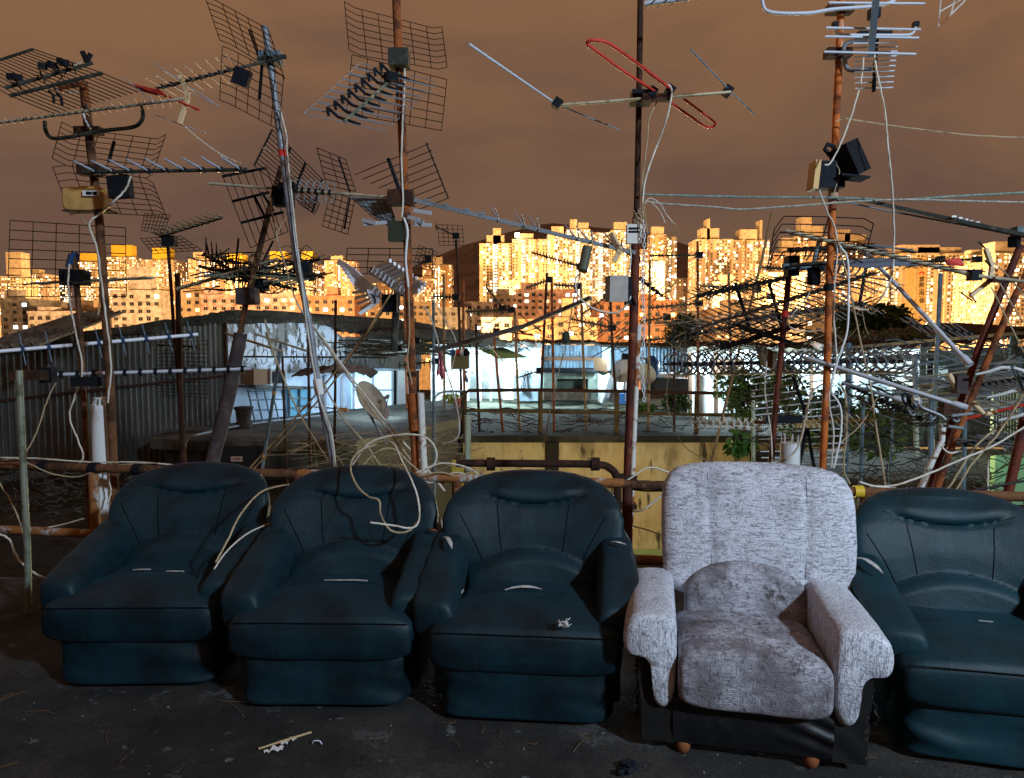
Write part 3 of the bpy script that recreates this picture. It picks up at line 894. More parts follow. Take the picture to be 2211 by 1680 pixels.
Yb, Rb = M_roofyel, M_roofblk
T = [
 # left cluster
 (-30, 44, 598, 330, FA[1], 0, 'sandy slab block with a roof box at the far left edge of the skyline', [(.75, .45, 12, Rb)], 1, 10),
 (46, 99, 593, 360, FA[0], 0, 'low peach block right of the far left slab, thick with white lit windows', [(.5, .3, 3, Rb)], 2, 26),
 (99, 135, 612, 420, FA[3], 0, 'small pale block in the gap left of the first yellow-topped tower', [], 1, 14),
 (166, 206, 566, 380, FA[1], 1, 'narrow tower with a yellow crown behind the two leftmost masts', [(.5, .8, 5, Yb)], 1, 14),
 (229, 289, 556, 380, FA[1], 1, 'yellow-crowned tower above the pale block with rooftop box', [(.5, .72, 7, Yb)], 2, 18),
 (288, 304, 572, 400, FA[3], 0, 'slim grey-white tower squeezed between two yellow-crowned towers', [], 1, 8),
 (304, 376, 562, 380, FA[0], 1, 'second broad yellow-crowned tower, behind the thin black mast', [(.55, .5, 7, Yb)], 2, 22),
 (376, 404, 572, 410, FA[3], 0, 'slim pale tower right of the thin black mast', [], 1, 8),
 (406, 482, 560, 370, FA[0], 0, 'broad peach tower with a roof terrace behind the tilted brown pole', [(.3, .4, 4, Rb)], 3, 26),
 (484, 574, 572, 360, FA[1], 1, 'sand-coloured tower hidden behind the bushy dark antenna heap', [(.2, .4, 6, Yb)], 3, 26),
 (577, 674, 566, 370, FA[0], 1, 'wide tower with yellow crown either side of the grey pole', [(.2, .35, 6, Yb), (.86, .25, 6, Yb)], 3, 26),
 (673, 700, 574, 380, FA[0], 1, 'narrow peach tower right of the grey pole', [], 1, 8),
 (700, 764, 564, 360, FA[2], 0, 'orange-lit tower with one white stair strip left of the wing-shaped antenna', [(.4, .4, 3, Rb)], 2, 22),
 (764, 846, 612, 420, FA[2], 1, 'low orange block behind the wing-shaped antenna', [], 2, 20),
 (850, 912, 600, 410, FA[0], 0, 'low peach tower between the wing-shaped antenna and the rusty mast', [], 2, 16),
 (912, 975, 573, 400, FA[2], 0, 'orange tower with stepped top at the foot of the dark hill', [(.4, .55, 5, Rb)], 2, 26),
 # centre cluster
 (1035, 1104, 527, 300, FA[1], 0, 'smooth-sided sand tower standing first left in the central cluster', [(.5, .55, 4, Rb), (.55, .25, 7, Rb)], 2, 22),
 (1078, 1121, 607, 280, FA[1], 0, 'low sand annex at the foot of the first central tower', [], 1, 16),
 (1106, 1182, 518, 305, FA[0], 0, 'tall tower with a bright beacon on its left shoulder', [(.35, .5, 3, Rb)], 3, 40),
 (1182, 1226, 508, 310, FA[1], 0, 'sand tower behind the pale boom of the long roof antenna', [(.5, .6, 4, Rb)], 2, 28),
 (1224, 1274, 496, 330, FA[3], 0, 'tallest pale tower left of the dark mast', [(.3, .3, 5, Rb), (.72, .45, 3.5, Rb)], 2, 34),
 (1274, 1322, 503, 345, FA[3], 0, 'white-lit tower right of the tallest pale tower', [], 2, 34),
 (1320, 1360, 498, 320, FA[1], 0, 'sand tower just left of the dark mast and its boxes', [(.5, .7, 4, Rb)], 1, 20),
 (1362, 1404, 540, 330, FA[3], 0, 'tower hidden mostly by the dark mast and hanging chain', [], 1, 20),
 (1404, 1438, 508, 320, FA[2], 0, 'tower with yellowish roof right of the hanging chain', [(.5, .8, 4, Rb)], 1, 20),
 (1438, 1462, 513, 335, FA[3], 0, 'narrow white-speckled tower at the right end of the central cluster', [], 1, 24),
 (1402, 1436, 566, 250, FA[3], 0, 'lower pale block with even rows of windows right of the chain', [(.4, .3, 3, Rb)], 1, 10),
 (1462, 1500, 602, 420, FA[0], 0, 'far low block in the gap between the two big clusters', [], 1, 18),
 # right cluster
 (1503, 1583, 518, 290, FA[0], 1, 'twin tower with a pale fin on its roof, right of the sky gap', [(.4, .5, 5, Rb), (.36, .08, 9, Rb)], 3, 44),
 (1583, 1661, 520, 295, FA[0], 1, 'twin tower with a pale fin at its right roof corner', [(.45, .5, 5, Rb), (.8, .07, 9, Rb)], 3, 44),
 (1540, 1600, 610, 260, FA[3], 0, 'low pale podium block in front of the twin towers', [(.5, .5, 3, Rb)], 2, 26),
 (1667, 1716, 548, 300, FA[2], 1, 'stepped orange tower under the wire frame reflector', [(.7, .5, 7, Rb)], 2, 16),
 (1660, 1738, 590, 240, FA[1], 1, 'lower yellow-lit block with a close window grid', [], 1, 20),
 (1716, 1796, 512, 300, FA[0], 1, 'tower with a pale box on top behind the rusty orange mast', [(.35, .28, 9, Rb), (.65, .3, 5, Rb)], 3, 30),
 (1796, 1888, 524, 305, FA[2], 1, 'wide tower right of the rusty orange mast with a rounded roof house', [(.3, .35, 6, Rb), (.6, .5, 4, Rb)], 3, 40),
 (1852, 1922, 574, 270, FA[0], 1, 'orange tower left of the block that carries lettering', [], 2, 24),
 (2091, 2150, 552, 230, FA[1], 1, 'recessed wing between the lettered block and the right edge tower', [(.4, .5, 2, Rb)], 2, 22),
 (2150, 2260, 548, 215, FA[0], 0, 'tower at the right edge of the skyline behind the crossing rusty poles', [(.5, .9, 4, Rb)], 3, 40),
]
for (x0, x1, yt, d, fa, fl, lab, roof, bays, nw) in T:
    tower(x0, x1, yt, d, fa, FL[fl], lab, roof=roof, bays=bays, nwin=nw)
# block with lettering
sgn = tower(1919, 2091, 548, 275, FA[1], FL[1], 'broad sand block with tall vertical lettering down its plain end wall', roof=[(.45, .5, 4, Rb), (.7, .55, 3, Rb), (.32, .2, 1.5, Yb)], bays=3, nwin=26, name='tower_block')
LD = 577.5
a, b = D(1957, 552, LD), D(2001, 552, LD)
mb = MB(); mb.box(((a.x + b.x) / 2, LD - .5, (ST + a.z - 1.4) / 2), (b.x - a.x, 1.4, a.z - 1.4 - ST))
M_sandwall = mat('plain_sand_render', (.66, .46, .18), .85, 0, [((.58, .38, .15), .4, .4, .6)])
obj('end_wall', mb, M_sandwall, sgn, False)
mb = MB(); q = D(1980, 552, LD - 1.3); mb.box((q.x, LD - 1.45, (ST + q.z) / 2), (.9, .5, q.z - ST)); obj('drain_pipe', mb, M_roofblk, sgn, False)
M_letter = mat('dark_lettering', (.035, .025, .02), .8)
def mesh_text(ch, loc, size, m, parent, name='lettering', rx=PI / 2, rz=0.0, roll=0.0, ext=.002):
    cu = bpy.data.curves.new('t', 'FONT'); cu.body = ch; cu.size = size; cu.extrude = ext; cu.align_x = 'CENTER'; cu.align_y = 'CENTER'
    t = bpy.data.objects.new('t', cu); COL.objects.link(t)
    bpy.context.view_layer.update()
    me = bpy.data.meshes.new_from_object(t.evaluated_get(bpy.context.evaluated_depsgraph_get()))
    bpy.data.objects.remove(t); me.name = name
    me.materials.clear(); me.materials.append(m)
    o = bpy.data.objects.new(name, me); COL.objects.link(o); o.parent = parent
    o.location = Vector(loc) - worg(parent); o.rotation_euler = (rx, roll, rz)
    return o
for ch, y in (('翠', 604), ('屏', 616), ('(', 625), ('南', 633), (')', 641), ('邨', 650)):
    mesh_text(ch, D(1990, y, LD - 1.6), 4.6, M_letter, sgn, roll=PI / 2 if ch in '()' else 0, ext=.15)
mesh_text('不', D(1974, 697, LD - 1.6), 5.4, M_letter, sgn, ext=.15)
mb = MB(); q = D(1989.5, 591, LD - 1.7); mb.tube([q + Vector((1.7 * math.cos(t * .5), 0, 1.4 * math.sin(t * .5))) for t in range(-1, 8)], .5, 6)
obj('emblem', mb, M_tape, sgn)
for ch, y in (('翠', 624), ('屏', 636), ('邨', 648)):
    mesh_text(ch, D(1925, y, LD - .4), 3.6, M_letter, sgn, ext=.15)

# beacon on the second central tower
mb = MB(); q = D(1117, 508, 635); mb.box(q, (4, 4, 3.4)); tag(obj('beacon_lamp', mb, mat('beacon_glow', (1, 1, 1), .5, emit=((1, .85, .5), 25)), None, False), 'glaring rooftop beacon on the left shoulder of a central tower', 'beacon')

# ------------------------------------------------------------------ nearer low blocks with windows one can make out
M_pinkwall = mat('pink_rendered_wall', (.72, .50, .44), .85, 0, [((.42, .22, .16), .5, .4, .65)])
M_whitewall = mat('pale_rendered_wall', (.80, .72, .66), .85, 0, [((.45, .38, .3), .5, .4, .65)])
M_tanwall = mat('tan_rendered_wall', (.66, .50, .32), .85, 0, [((.45, .32, .2), .5, .4, .65)])
M_greywall = mat('grey_rendered_wall', (.42, .38, .34), .85, 0, [((.22, .2, .18), .5, .4, .65)])
M_orangewall = mat('orange_tiled_wall', (.62, .32, .19), .8, 0, [((.45, .2, .1), .5, .4, .65)])
M_pane_dark = mat('dark_window_pane', (.03, .028, .028), .25)
M_frame = mat('window_frame_metal', (.3, .28, .25), .6)
def win2(m):
    b = MB(); b.box((0, .05, 0), (1.7, .1, 1.35))
    n0 = len(b.f)
    for x in (-.78, 0, .78): b.box((x, -.03, 0), (.09, .14, 1.36))
    for z in (-.68, .68): b.box((0, -.03, z), (1.47, .13, .09))
    me = b.mesh('window', smooth=False); me.materials.append(m); me.materials.append(M_frame)
    for i, p in enumerate(me.polygons): p.material_index = 0 if i < n0 else 1
    return me
W2 = [win2(M_pane_dark), win2(M_win_hot), win2(M_win_warm), win2(M_win_cold)]
M_awn = [mat('green_awning', (.03, .16, .09), .8), mat('rust_awning', (.25, .08, .03), .8), mat('grey_awning', (.25, .25, .24), .8)]
def lowrise(x0, x1, yt, d, m, label, roof=(), lit=.35, zbase=ST, cat='building', dep=14, step=3.0, ybot=None):
    d = d * 1.85; roof = [(a_, b_, h_ * 1.8) for a_, b_, h_ in roof]; dep = 24
    a, b = D(x0, yt, d), D(x1, yt, d); W = b.x - a.x; cx = (a.x + b.x) / 2; zt = a.z
    rt = thing('apartment_building', label, cat, (cx, d, zbase), 'low buildings below the towers')
    mb = MB(); mb.box((cx, d + dep / 2, (zbase + zt) / 2), (W, dep, zt - zbase)); obj('wall', mb, m, rt, False)
    mb = MB(); mb.box((cx, d - .1, zt + .3), (W + .5, .3, .9)); mb.box((cx - W / 2 - .1, d + dep / 2, zt + .3), (.3, dep - .2, .9)); mb.box((cx + W / 2 + .1, d + dep / 2, zt + .3), (.3, dep - .2, .9))
    obj('parapet', mb, m, rt, False)
    for (fx, fw, h) in roof:
        mb = MB(); x_ = cx + (fx - .5) * W
        mb.box((x_, d + 4, zt + h / 2 + .01), (fw * W, 5, h)); mb.box((x_, d + 4, zt + h + .16), (fw * W + .5, 5.5, .25))
        obj('roof_room', mb, m, rt, False)
    r_ = random.Random(int(x0 + 3 * yt))
    nx = max(1, int(W / step)); fl = 0
    z = zt - 1.9; cnt = 0
    while z > CAMZ - 8 and cnt < 95 and z > zbase:
        for i in range(nx):
            if r_.random() < .12: continue
            lx = (i + .5) * W / nx - W / 2
            k = r_.random()
            me = W2[1] if k < lit * .2 else W2[2] if k < lit * .42 else W2[3] if k < lit * .5 else W2[0]
            o = bpy.data.objects.new('window', me); COL.objects.link(o); o.parent = rt
            o.location = (lx, -.12, z - zbase); cnt += 1
            if r_.random() < .25:
                mb = MB(); c0 = Vector((cx + lx, d - .45, z + .85))
                mb.box(c0, (1.8, .9, .06), M3=Matrix.Rotation(.35, 3, 'X'))
                obj('awning', mb, r_.choice(M_awn), rt, False)
            if r_.random() < .2:
                mb = MB(); mb.box((cx + lx + .3, d - .35, z - 1.05), (.75, .55, .45)); obj('air_conditioner', mb, M_offwhite, rt, False)
        z -= 3.0
    return rt
LR = [
 (0, 62, 648, 150, M_greywall, 'dark block at the left edge with a mossy roof and cool white shop window', [(.3, .4, 2.2)], .5),
 (60, 165, 676, 140, M_whitewall, 'low white block with blue-framed windows behind the corrugated shed roof', [(.3, .3, 1.2)], .15),
 (120, 240, 668, 160, M_tanwall, 'brown block mostly behind the leftmost rusty mast', [(.5, .3, 2)], .5),
 (240, 346, 630, 150, M_whitewall, 'pale pinkish block with a roof room and green-barred balcony', [(.55, .45, 5.5)], .3),
 (344, 434, 628, 155, M_tanwall, 'tan block right of the pale one with the roof room', [(.7, .3, 2)], .35),
 (434, 512, 640, 150, M_pinkwall, 'pink block with a white parapet, left part', [(.2, .4, 2)], .3),
 (512, 640, 638, 148, M_pinkwall, 'long pink apartment block above the shed with peeling wall', [(.3, .2, 2.2)], .4),
 (640, 765, 642, 148, M_orangewall, 'long orange-red block continuing right of the pink one', [(.6, .2, 2.2)], .45),
 (765, 845, 668, 160, M_tanwall, 'amber-lit block behind the flat dark roof', [(.5, .3, 2.5)], .6),
 (845, 930, 655, 170, M_tanwall, 'sand block behind the rust-streaked mast', [(.3, .4, 2.5)], .5),
 (930, 1008, 668, 150, M_greywall, 'dark block left of the little gabled houses', [], .5),
 (1005, 1062, 655, 165, M_whitewall, 'small pale gabled-roof house below the first central tower', [], .4),
 (1062, 1120, 640, 190, M_greywall, 'grey office block with lit roof terrace', [(.4, .5, 2)], .5),
 (1040, 1105, 690, 120, M_whitewall, 'squat whitish building with one small window, low centre', [], .2),
 (1115, 1248, 628, 175, M_pinkwall, 'salmon block with close rows of windows below the tall central towers', [(.2, .25, 2)], .45),
 (1120, 1200, 694, 120, M_orangewall, 'orange-red balconied block low in the centre', [], .6),
 (1200, 1290, 690, 130, M_tanwall, 'sandy block with arched openings behind the hanging pulley', [(.3, .3, 4)], .4),
 (1290, 1362, 655, 150, M_orangewall, 'orange block left of the dark mast', [], .5),
 (1378, 1462, 652, 145, M_orangewall, 'orange block with balcony rows right of the chain', [(.3, .4, 1.6)], .6),
 (1462, 1545, 690, 160, M_greywall, 'dim grey building under the glaring street lamp', [(.5, .3, 2)], .4),
 (1545, 1640, 668, 150, M_tanwall, 'tan block behind the fishbone antennas right of centre', [(.4, .4, 2)], .6),
 (1640, 1740, 680, 140, M_whitewall, 'pale block behind the dark red mast', [(.3, .3, 2)], .6),
 (1740, 1850, 672, 150, M_tanwall, 'tan block behind the white cables', [(.6, .3, 2)], .6),
]
for (x0, x1, yt, d, m, lab, roof, lit) in LR:
    lowrise(x0, x1, yt, d, m, lab, roof, lit)

# sodium street lamps between the blocks (they are what makes the facades glow)
SOD = (1.0, .57, .235)
def street_lamp(x, y, d, power, label, col=SOD, hgt=9):
    d = d * 2.05; power = power * 3.7
    p = D(x, y, d)
    rt = thing('street_lamp', label, 'street lamp', (p.x, p.y, ST), 'street lamps among the blocks')
    mb = MB(); mb.tube([(p.x, p.y, ST), (p.x, p.y, p.z + .8), (p.x - .6, p.y, p.z + .9)], .1, 6); obj('pole', mb, M_galv, rt)
    mb = MB(); mb.box((p.x - 1.0, p.y, p.z + .8), (.9, .5, .25)); obj('lamp_head', mb, mat('street_lamp_glow', (1, .9, .7), .5, emit=((1, .8, .5), 30)), rt, False)
    lamp('POINT', 'street_lamp_light', (p.x - 1.0, p.y, p.z - .3), power, col, .8)
for (x, y, d, pw_, lab) in [
    (60, 705, 290, 260000, 'street lamp at the far left between the blocks'),
    (300, 690, 300, 420000, 'street lamp hidden behind the pale pinkish block'),
    (560, 700, 300, 420000, 'street lamp behind the long pink block'),
    (830, 700, 310, 320000, 'street lamp behind the block left of the rusty mast'),
    (1160, 700, 240, 380000, 'street lamp at the feet of the central towers'),
    (1330, 690, 245, 420000, 'street lamp behind the orange block left of the dark mast'),
    (1500, 728, 220, 300000, 'glaring street lamp in the gap right of the chain'),
    (1640, 690, 225, 380000, 'street lamp below the twin towers'),
    (1850, 700, 215, 380000, 'street lamp left of the lettered block'),
    (2060, 705, 165, 300000, 'street lamp in front of the lettered block')]:
    street_lamp(x, y, d, pw_, lab)
for (x, y, d, pw_) in [(130, 700, 105, 30000), (420, 700, 105, 35000), (680, 705, 105, 35000), (950, 715, 100, 20000), (1250, 715, 95, 26000), (1480, 715, 100, 24000), (1720, 715, 100, 26000)]:
    q = D(x, y, d * 1.75); q.z = -4; pw_ *= 8.5
    rt = thing('street_lamp', 'street lamp below the roofs, %s' % {130: 'lighting the left edge blocks', 420: 'lighting the pale block with roof room', 680: 'lighting the pink and orange blocks', 950: 'lighting the dark block beside the hill', 1250: 'lighting the sandy arched block', 1480: 'lighting the dim grey building', 1720: 'lighting the pale block behind the dark red mast'}[x], 'street lamp', (q.x, q.y, ST), 'street lamps among the blocks')
    mb = MB(); mb.tube([(q.x, q.y, ST), (q.x, q.y, q.z - 1)], .12, 6); obj('pole', mb, M_galv, rt)
    mb = MB(); mb.box((q.x, q.y, q.z - 1), (.9, .5, .25)); obj('lamp_head', mb, MATS['street_lamp_glow'], rt, False)
    lamp('POINT', 'street_lamp_light', q, pw_, SOD, .6)
# ------------------------------------------------------------------ neighbouring roofs
RZ = -0.7
M_yellow = mat('yellow_painted_wall', (.50, .40, .22), .85, 0, [((.46, .33, .15), .9, .4, .65), ((.24, .18, .09), 1.1, .46, .66, (1.3, 1, .5)), ((.07, .055, .035), 2.4, .56, .66, (1.6, 1, .4)), ((.03, .028, .02), 6, .62, .7, (2, 1, .7))], (9, .3, .02))
M_yellow2 = mat('green_lit_yellow_wall', (.40, .36, .08), .85, 0, [((.16, .16, .05), 1.5, .42, .6), ((.04, .04, .02), 3.5, .55, .7, (2, 1, .3))], (9, .3, .02))
M_darkroof = mat('mossy_dark_roof', (.022, .021, .016), .95, 0, [((.045, .044, .036), .8, .5, .62), ((.015, .014, .012), 2.2, .5, .65), ((.03, .05, .015), 4, .6, .7)], (14, .5, .02))
M_midroof = mat('lit_green_grey_roof', (.12, .13, .10), .85, 0, [((.04, .045, .035), .9, .42, .62), ((.17, .19, .15), 4, .58, .7)], (14, .4, .02))
M_paleroof = mat('pale_concrete_roof', (.11, .105, .085), .9, 0, [((.045, .042, .034), 1.3, .42, .62), ((.16, .15, .12), 5, .6, .7)], (14, .4, .02))

def quadprism(mb, tl, tr, br, bl, th):
    """four-cornered plate of thickness th"""
    n = (tr - tl).cross(bl - tl).normalized() * th
    if n.y < 0: n = -n
    vs = [tl, tr, br, bl, tl + n, tr + n, br + n, bl + n]
    mb.add(vs, [(0, 3, 2, 1), (4, 5, 6, 7), (0, 1, 5, 4), (1, 2, 6, 5), (2, 3, 7, 6), (3, 0, 4, 7)])

class Plane:
    """upright plane through two points; gives the place on it seen at a pixel"""
    def __init__(s, a, b):
        s.a = Vector((a.x, a.y, 0)); t = Vector((b.x - a.x, b.y - a.y, 0)); s.t = t.normalized()
        s.n = Vector((s.t.y, -s.t.x, 0))
        if s.n.y > 0: s.n = -s.n
    def __call__(s, x, y, off=0.0):
        r = D(x, y, 1.0) - Vector((0, 0, CAMZ))
        o = Vector((0, 0, CAMZ))
        k = (s.a - Vector((0, 0, 0)) - Vector((0, 0, 0))).dot(s.n) / r.dot(s.n)
        return o + r * k + s.n * off
    def plate(s, mb, x0, y0, x1, y1, off, th):
        quadprism(mb, s(x0, y0, off), s(x1, y0, off), s(x1, y1, off), s(x0, y1, off), th)

# --- yellow-walled building across the alley, with a railed roof
yb = thing('neighbour_building', 'yellow stained building across the alley with a dark flat roof', 'building', (2, 16.5, ST))
a, b = D(1000, 945, 16.5), D(1700, 945, 16.5)
mb = MB(); mb.box(((a.x + b.x) / 2, 17.0, (RZ + ST) / 2 - .06), (b.x - a.x, 1.0, RZ - ST - .12)); obj('wall', mb, M_yellow, yb, False)
mb = MB(); mb.box((3, 25.5, RZ - .2), (26, 16, .38)); obj('roof', mb, M_darkroof, yb, False)
mb = MB(); mb.box(((a.x + b.x) / 2, 16.75, RZ - .03), (b.x - a.x + .1, .7, .16)); obj('coping', mb, M_darkroof, yb, False)
mb = MB(); q0, q1 = D(1180, 945, 16.4), D(1206, 1010, 16.4); mb.box(((q0.x + q1.x) / 2, 16.4, -6), (q1.x - q0.x, .18, 10.4)); obj('soot_black_flue', mb, mat('soot', (.02, .017, .013), .9), yb, False)
for y, n_ in ((1207, 'upper'), (1247, 'lower')):
    q = D(1400, y, 15.9); mb = MB(); mb.box((q.x, 16.2, q.z), (3.2, .6, .12)); obj('ledge', mb, mat('green_lit_ledge', (.35, .48, .22), .8), yb, False)  # ledge colour carries the green alley light falling on it
mb = MB(); q = D(1400, 1228, 16.45); mb.box((q.x, 16.45, q.z), (3.0, .08, .28)); obj('grille', mb, M_rust_dark, yb, False)
# left return of the building; green alley light and shade put into its colour
a, b = D(560, 1035, 14.6), D(1003, 990, 14.9)
mb = MB(); mb.box(((a.x + b.x) / 2, 15.2, (b.z + ST) / 2), (b.x - a.x, 1.0, b.z - ST)); m_ = obj('wall', mb, M_yellow2, yb, False)
mb = MB(); mb.box((D(940, 960, 15.0).x, 17.3, -1.35), (2.6, 1.2, .9)); obj('wall', mb, mat('stained_grey_wall', (.16, .15, .11), .9, 0, [((.05, .045, .035), 2.5, .42, .62)]), yb, False)
# roof strip near the huts; greenish hut light is put into its colour
mb = MB(); mb.box((3.0, 25.2, RZ + .02), (15, 4.2, .08)); obj('lit_roof_strip', mb, M_midroof, yb, False)

# --- railing on that roof
rt = thing('railing', 'rusty pipe railing along the edge of the dark roof across the alley', 'railing', (3, 16.8, RZ))
def dr(x, y): return D(x, y, 16.8)
mb = MB(); mb.tube([dr(1003, 850), dr(1012, 843), dr(1170, 842), dr(1330, 845), dr(1500, 848), dr(1660, 851)], .042, 8); obj('rail', mb, M_rust_dark, rt)
mb = MB(); mb.tube([dr(1003, 886), dr(1170, 889), dr(1330, 891), dr(1500, 895), dr(1660, 898)], .04, 8); obj('rail', mb, mat('mossy_rusty_pipe', (.085, .055, .022), .85, 0, [((.03, .02, .012), 3, .45, .62), ((.16, .13, .06), 6, .6, .7)]), rt)
for x, r_ in ((1003, .06), (1167, .06), (1332, .065), (1505, .06), (1640, .05)):
    mb = MB(); q = dr(x, 843 + (x - 1003) * .013); mb.tube([(q.x, q.y, RZ - .05), q], r_, 8); obj('post', mb, mat('mossy_rusty_pipe', (.085, .055, .022), .85, 0, [((.03, .02, .012), 3, .45, .62), ((.16, .13, .06), 6, .6, .7)]), rt)

# --- rubble-strewn low roof at the left and the ledge in the middle
mb = MB(); mb.box((-9.5, 10.5, RZ - .3), (12.6, 10.0, .5))
o = tag(obj('neighbour_roof', mb, M_darkroof, None, False), 'dark low roof strewn with rubble below the corrugated shed', 'roof')
cb = thing('concrete_annex', 'low concrete annex roof in front of the peeling white wall', 'building', (-4, 12, ST))
a, b = D(400, 953, 11.5), D(1000, 953, 11.5)
mb = MB()
z0 = -.06
poly = [D(400, 953, 11.5), D(770, 953, 11.5), D(990, 905, 14.8), D(1000, 880, 17.5), D(960, 865, 19.8), Vector((-6.6, 13.6, 0)), Vector((-6.3, 11.8, 0))]
n = len(poly)
mb.add([(p.x, p.y, z0 - .18) for p in poly] + [(p.x, p.y, z0) for p in poly], [tuple(range(n))[::-1], tuple(range(n, 2 * n))] + [(i, (i + 1) % n, n + (i + 1) % n, n + i) for i in range(n)])
obj('roof', mb, M_paleroof, cb, False)
mb = MB()
pin = [Vector((p.x * .985 - .05, p.y + .15, 0)) for p in poly[:3]] + [Vector((poly[3].x - .2, poly[3].y, 0)), Vector((poly[4].x, poly[4].y, 0)), Vector((-6.4, 13.4, 0)), Vector((-6.1, 11.95, 0))]
mb.add([(p.x, p.y, ST) for p in pin] + [(p.x, p.y, z0 - .185) for p in pin], [tuple(range(n))[::-1], tuple(range(n, 2 * n))] + [(i, (i + 1) % n, n + (i + 1) % n, n + i) for i in range(n)])
obj('wall', mb, mat('grey_block_wall', (.055, .055, .05), .9, 0, [((.05, .048, .044), 2, .42, .62), ((.13, .13, .12), 5, .6, .7)]), cb, False)
q = D(505, 990, 11.3); mb = MB(); mb.box((q.x, 11.5, q.z), (.95, .3, .36)); mr = obj('sign_block', mb, mat('dark_sign_block', (.02, .02, .018), .8), cb, False)  # solid dark block on the annex wall, carrying the sign
q = D(511, 991, 11.31); mb = MB(); mb.box(q, (.19, .02, .085)); sg = obj('sign', mb, mat('sign_paper', (.55, .42, .36), .7), mr, False)
mesh_text('G888', D(511, 991, 11.295), .055, mat('red_lettering', (.32, .02, .02), .7), cb)
mb = MB(); pp = [D(398, 1000, 11.2), D(399, 965, 11.2), D(408, 945, 11.2), D(430, 938, 11.3), D(500, 922, 12.8), D(600, 908, 14.2), D(760, 890, 16.5)]
mb.tube(catmull(pp, 4), .022, 7); tag(obj('handrail', mb, M_galv), 'thin pale handrail pipe along the foot of the peeling wall', 'handrail')
q = D(527, 922, 13.2); mb = MB()
mb.rings([sring((q.x, q.y, z0 + t * .42), X3, Y3, r_, r_, 2, 18) for t, r_ in ((0.02, .15), (.25, .16), (.3, .13), (.8, .15), (.95, .19), (1, .17))]); tag(obj('planter_pot', mb, mat('dark_clay', (.05, .04, .03), .9)), 'dark clay pot on the annex roof by the peeling wall', 'pot')

# --- shed: corrugated flank and peeling white front
A_ = D(-70, 800, 11.2); B_ = D(490, 800, 14.0); C_ = D(900, 800, 19.6)
PLf = Plane(A_, B_); PLw = Plane(B_, C_)
shed = thing('roof_shed', 'rooftop shed with a corrugated iron flank and a peeling white front', 'shed', (B_.x, B_.y, RZ))
M_corr, nt, bs = new_mat('grey_corrugated_iron')
f1 = noise_fac(nt, 2.0, .4, .65, 6, .6, stretch=(1, 1, .25)); f2 = noise_fac(nt, 5, .56, .75, 6, .7, stretch=(1.5, 1.5, .2)); f3 = noise_fac(nt, 1.1, .58, .75, 6, .7)
c = mixc(nt, f1, (.105, .108, .098), (.05, .053, .048)); c = mixc(nt, f2, c, (.17, .075, .03)); c = mixc(nt, f3, c, (.19, .12, .07))
nt.links.new(c, bs.inputs['Base Color']); bs.inputs['Roughness'].default_value = .6; bs.inputs['Metallic'].default_value = .25
M_bluecorr = mat('blue_corrugated_sheet', (.20, .30, .40), .6, .1, [((.08, .12, .16), 2, .42, .62, (1, 1, .3)), ((.3, .4, .5), 5, .58, .7)])
def corrugated(mb, p0, p1, ztop0, ztop1, zb0, zb1, pitch=.1, amp=.018):
    p0 = Vector((p0.x, p0.y, 0)); p1 = Vector((p1.x, p1.y, 0)); L = (p1 - p0).length; t = (p1 - p0) / L
    nn = Vector((t.y, -t.x, 0)); k = max(8, int(L / pitch * 6)); k = min(k, 1400)
    def fn(u, v):
        a_ = math.sin(u * L / pitch * 2 * PI) * amp
        zt = ztop0 + (ztop1 - ztop0) * u; zb = zb0 + (zb1 - zb0) * u
        return p0 + t * (L * u) + nn * a_ + Vector((0, 0, zb + (zt - zb) * v))
    mb.grid(fn, k, 1)
mb = MB(); corrugated(mb, A_, B_, 1.50, 2.22, RZ - .05, RZ - .05, .098, .02)
for k in (0, 1): pass
obj('corrugated_wall', mb, M_corr, shed)
mb = MB()   # sheet joints and rusty corner post
mb.beam((B_.x, B_.y - .03, RZ), (B_.x, B_.y - .03, 2.22), .07); obj('corner_post', mb, M_rust_dark, shed, False)
mb = MB(); mb.beam(PLf(-40, 870, .05), PLf(480, 812, .05), .05); obj('wall_batten', mb, M_rust_dark, shed, False)
# peeling front
M_peel, nt, bs = new_mat('peeling_white_paint')
n1 = noise_fac(nt, 1.5, .50, .535, 9, .68, stretch=(1.3, 1.3, .8)); n2 = noise_fac(nt, 4.5, .545, .57, 8, .7, stretch=(1.5, 1.5, .55))
n3 = noise_fac(nt, .8, .35, .7, 4, .6)
c = mixc(nt, n3, (.52, .58, .66), (.40, .46, .54)); c = mixc(nt, n1, c, (.20, .20, .19)); c = mixc(nt, n2, c, (.06, .055, .05))
nt.links.new(c, bs.inputs['Base Color']); bs.inputs['Roughness'].default_value = .85
bump(nt, bs, math1(nt, 'ADD', n1, n2), -.5, .01)
M_bluewall = mat('pale_blue_painted_wall', (.50, .60, .72), .8, 0, [((.34, .42, .52), 1.5, .42, .62), ((.15, .15, .15), 6, .66, .72)])
def W(x, y, o_=0.0): return PLw(x, y, o_)
mb = MB()
top = [(490, 678), (560, 681), (656, 690), (710, 703), (741, 729)]; bot = [(490, 922), (560, 916), (656, 906), (710, 900), (741, 896)]
for i in range(4):
    quadprism(mb, W(*top[i]), W(*top[i + 1]), W(bot[i + 1][0], 805), W(bot[i][0], 805), .15)
obj('upper_front_wall', mb, M_peel, shed, False)
mb = MB()
quadprism(mb, W(490, 805), W(741, 805), W(*bot[-1]), W(*bot[0]), .15)
quadprism(mb, W(741.5, 728), W(905, 735), W(905, 860), W(741.5, 897), .12)
obj('lower_front_wall', mb, M_bluewall, shed, False)
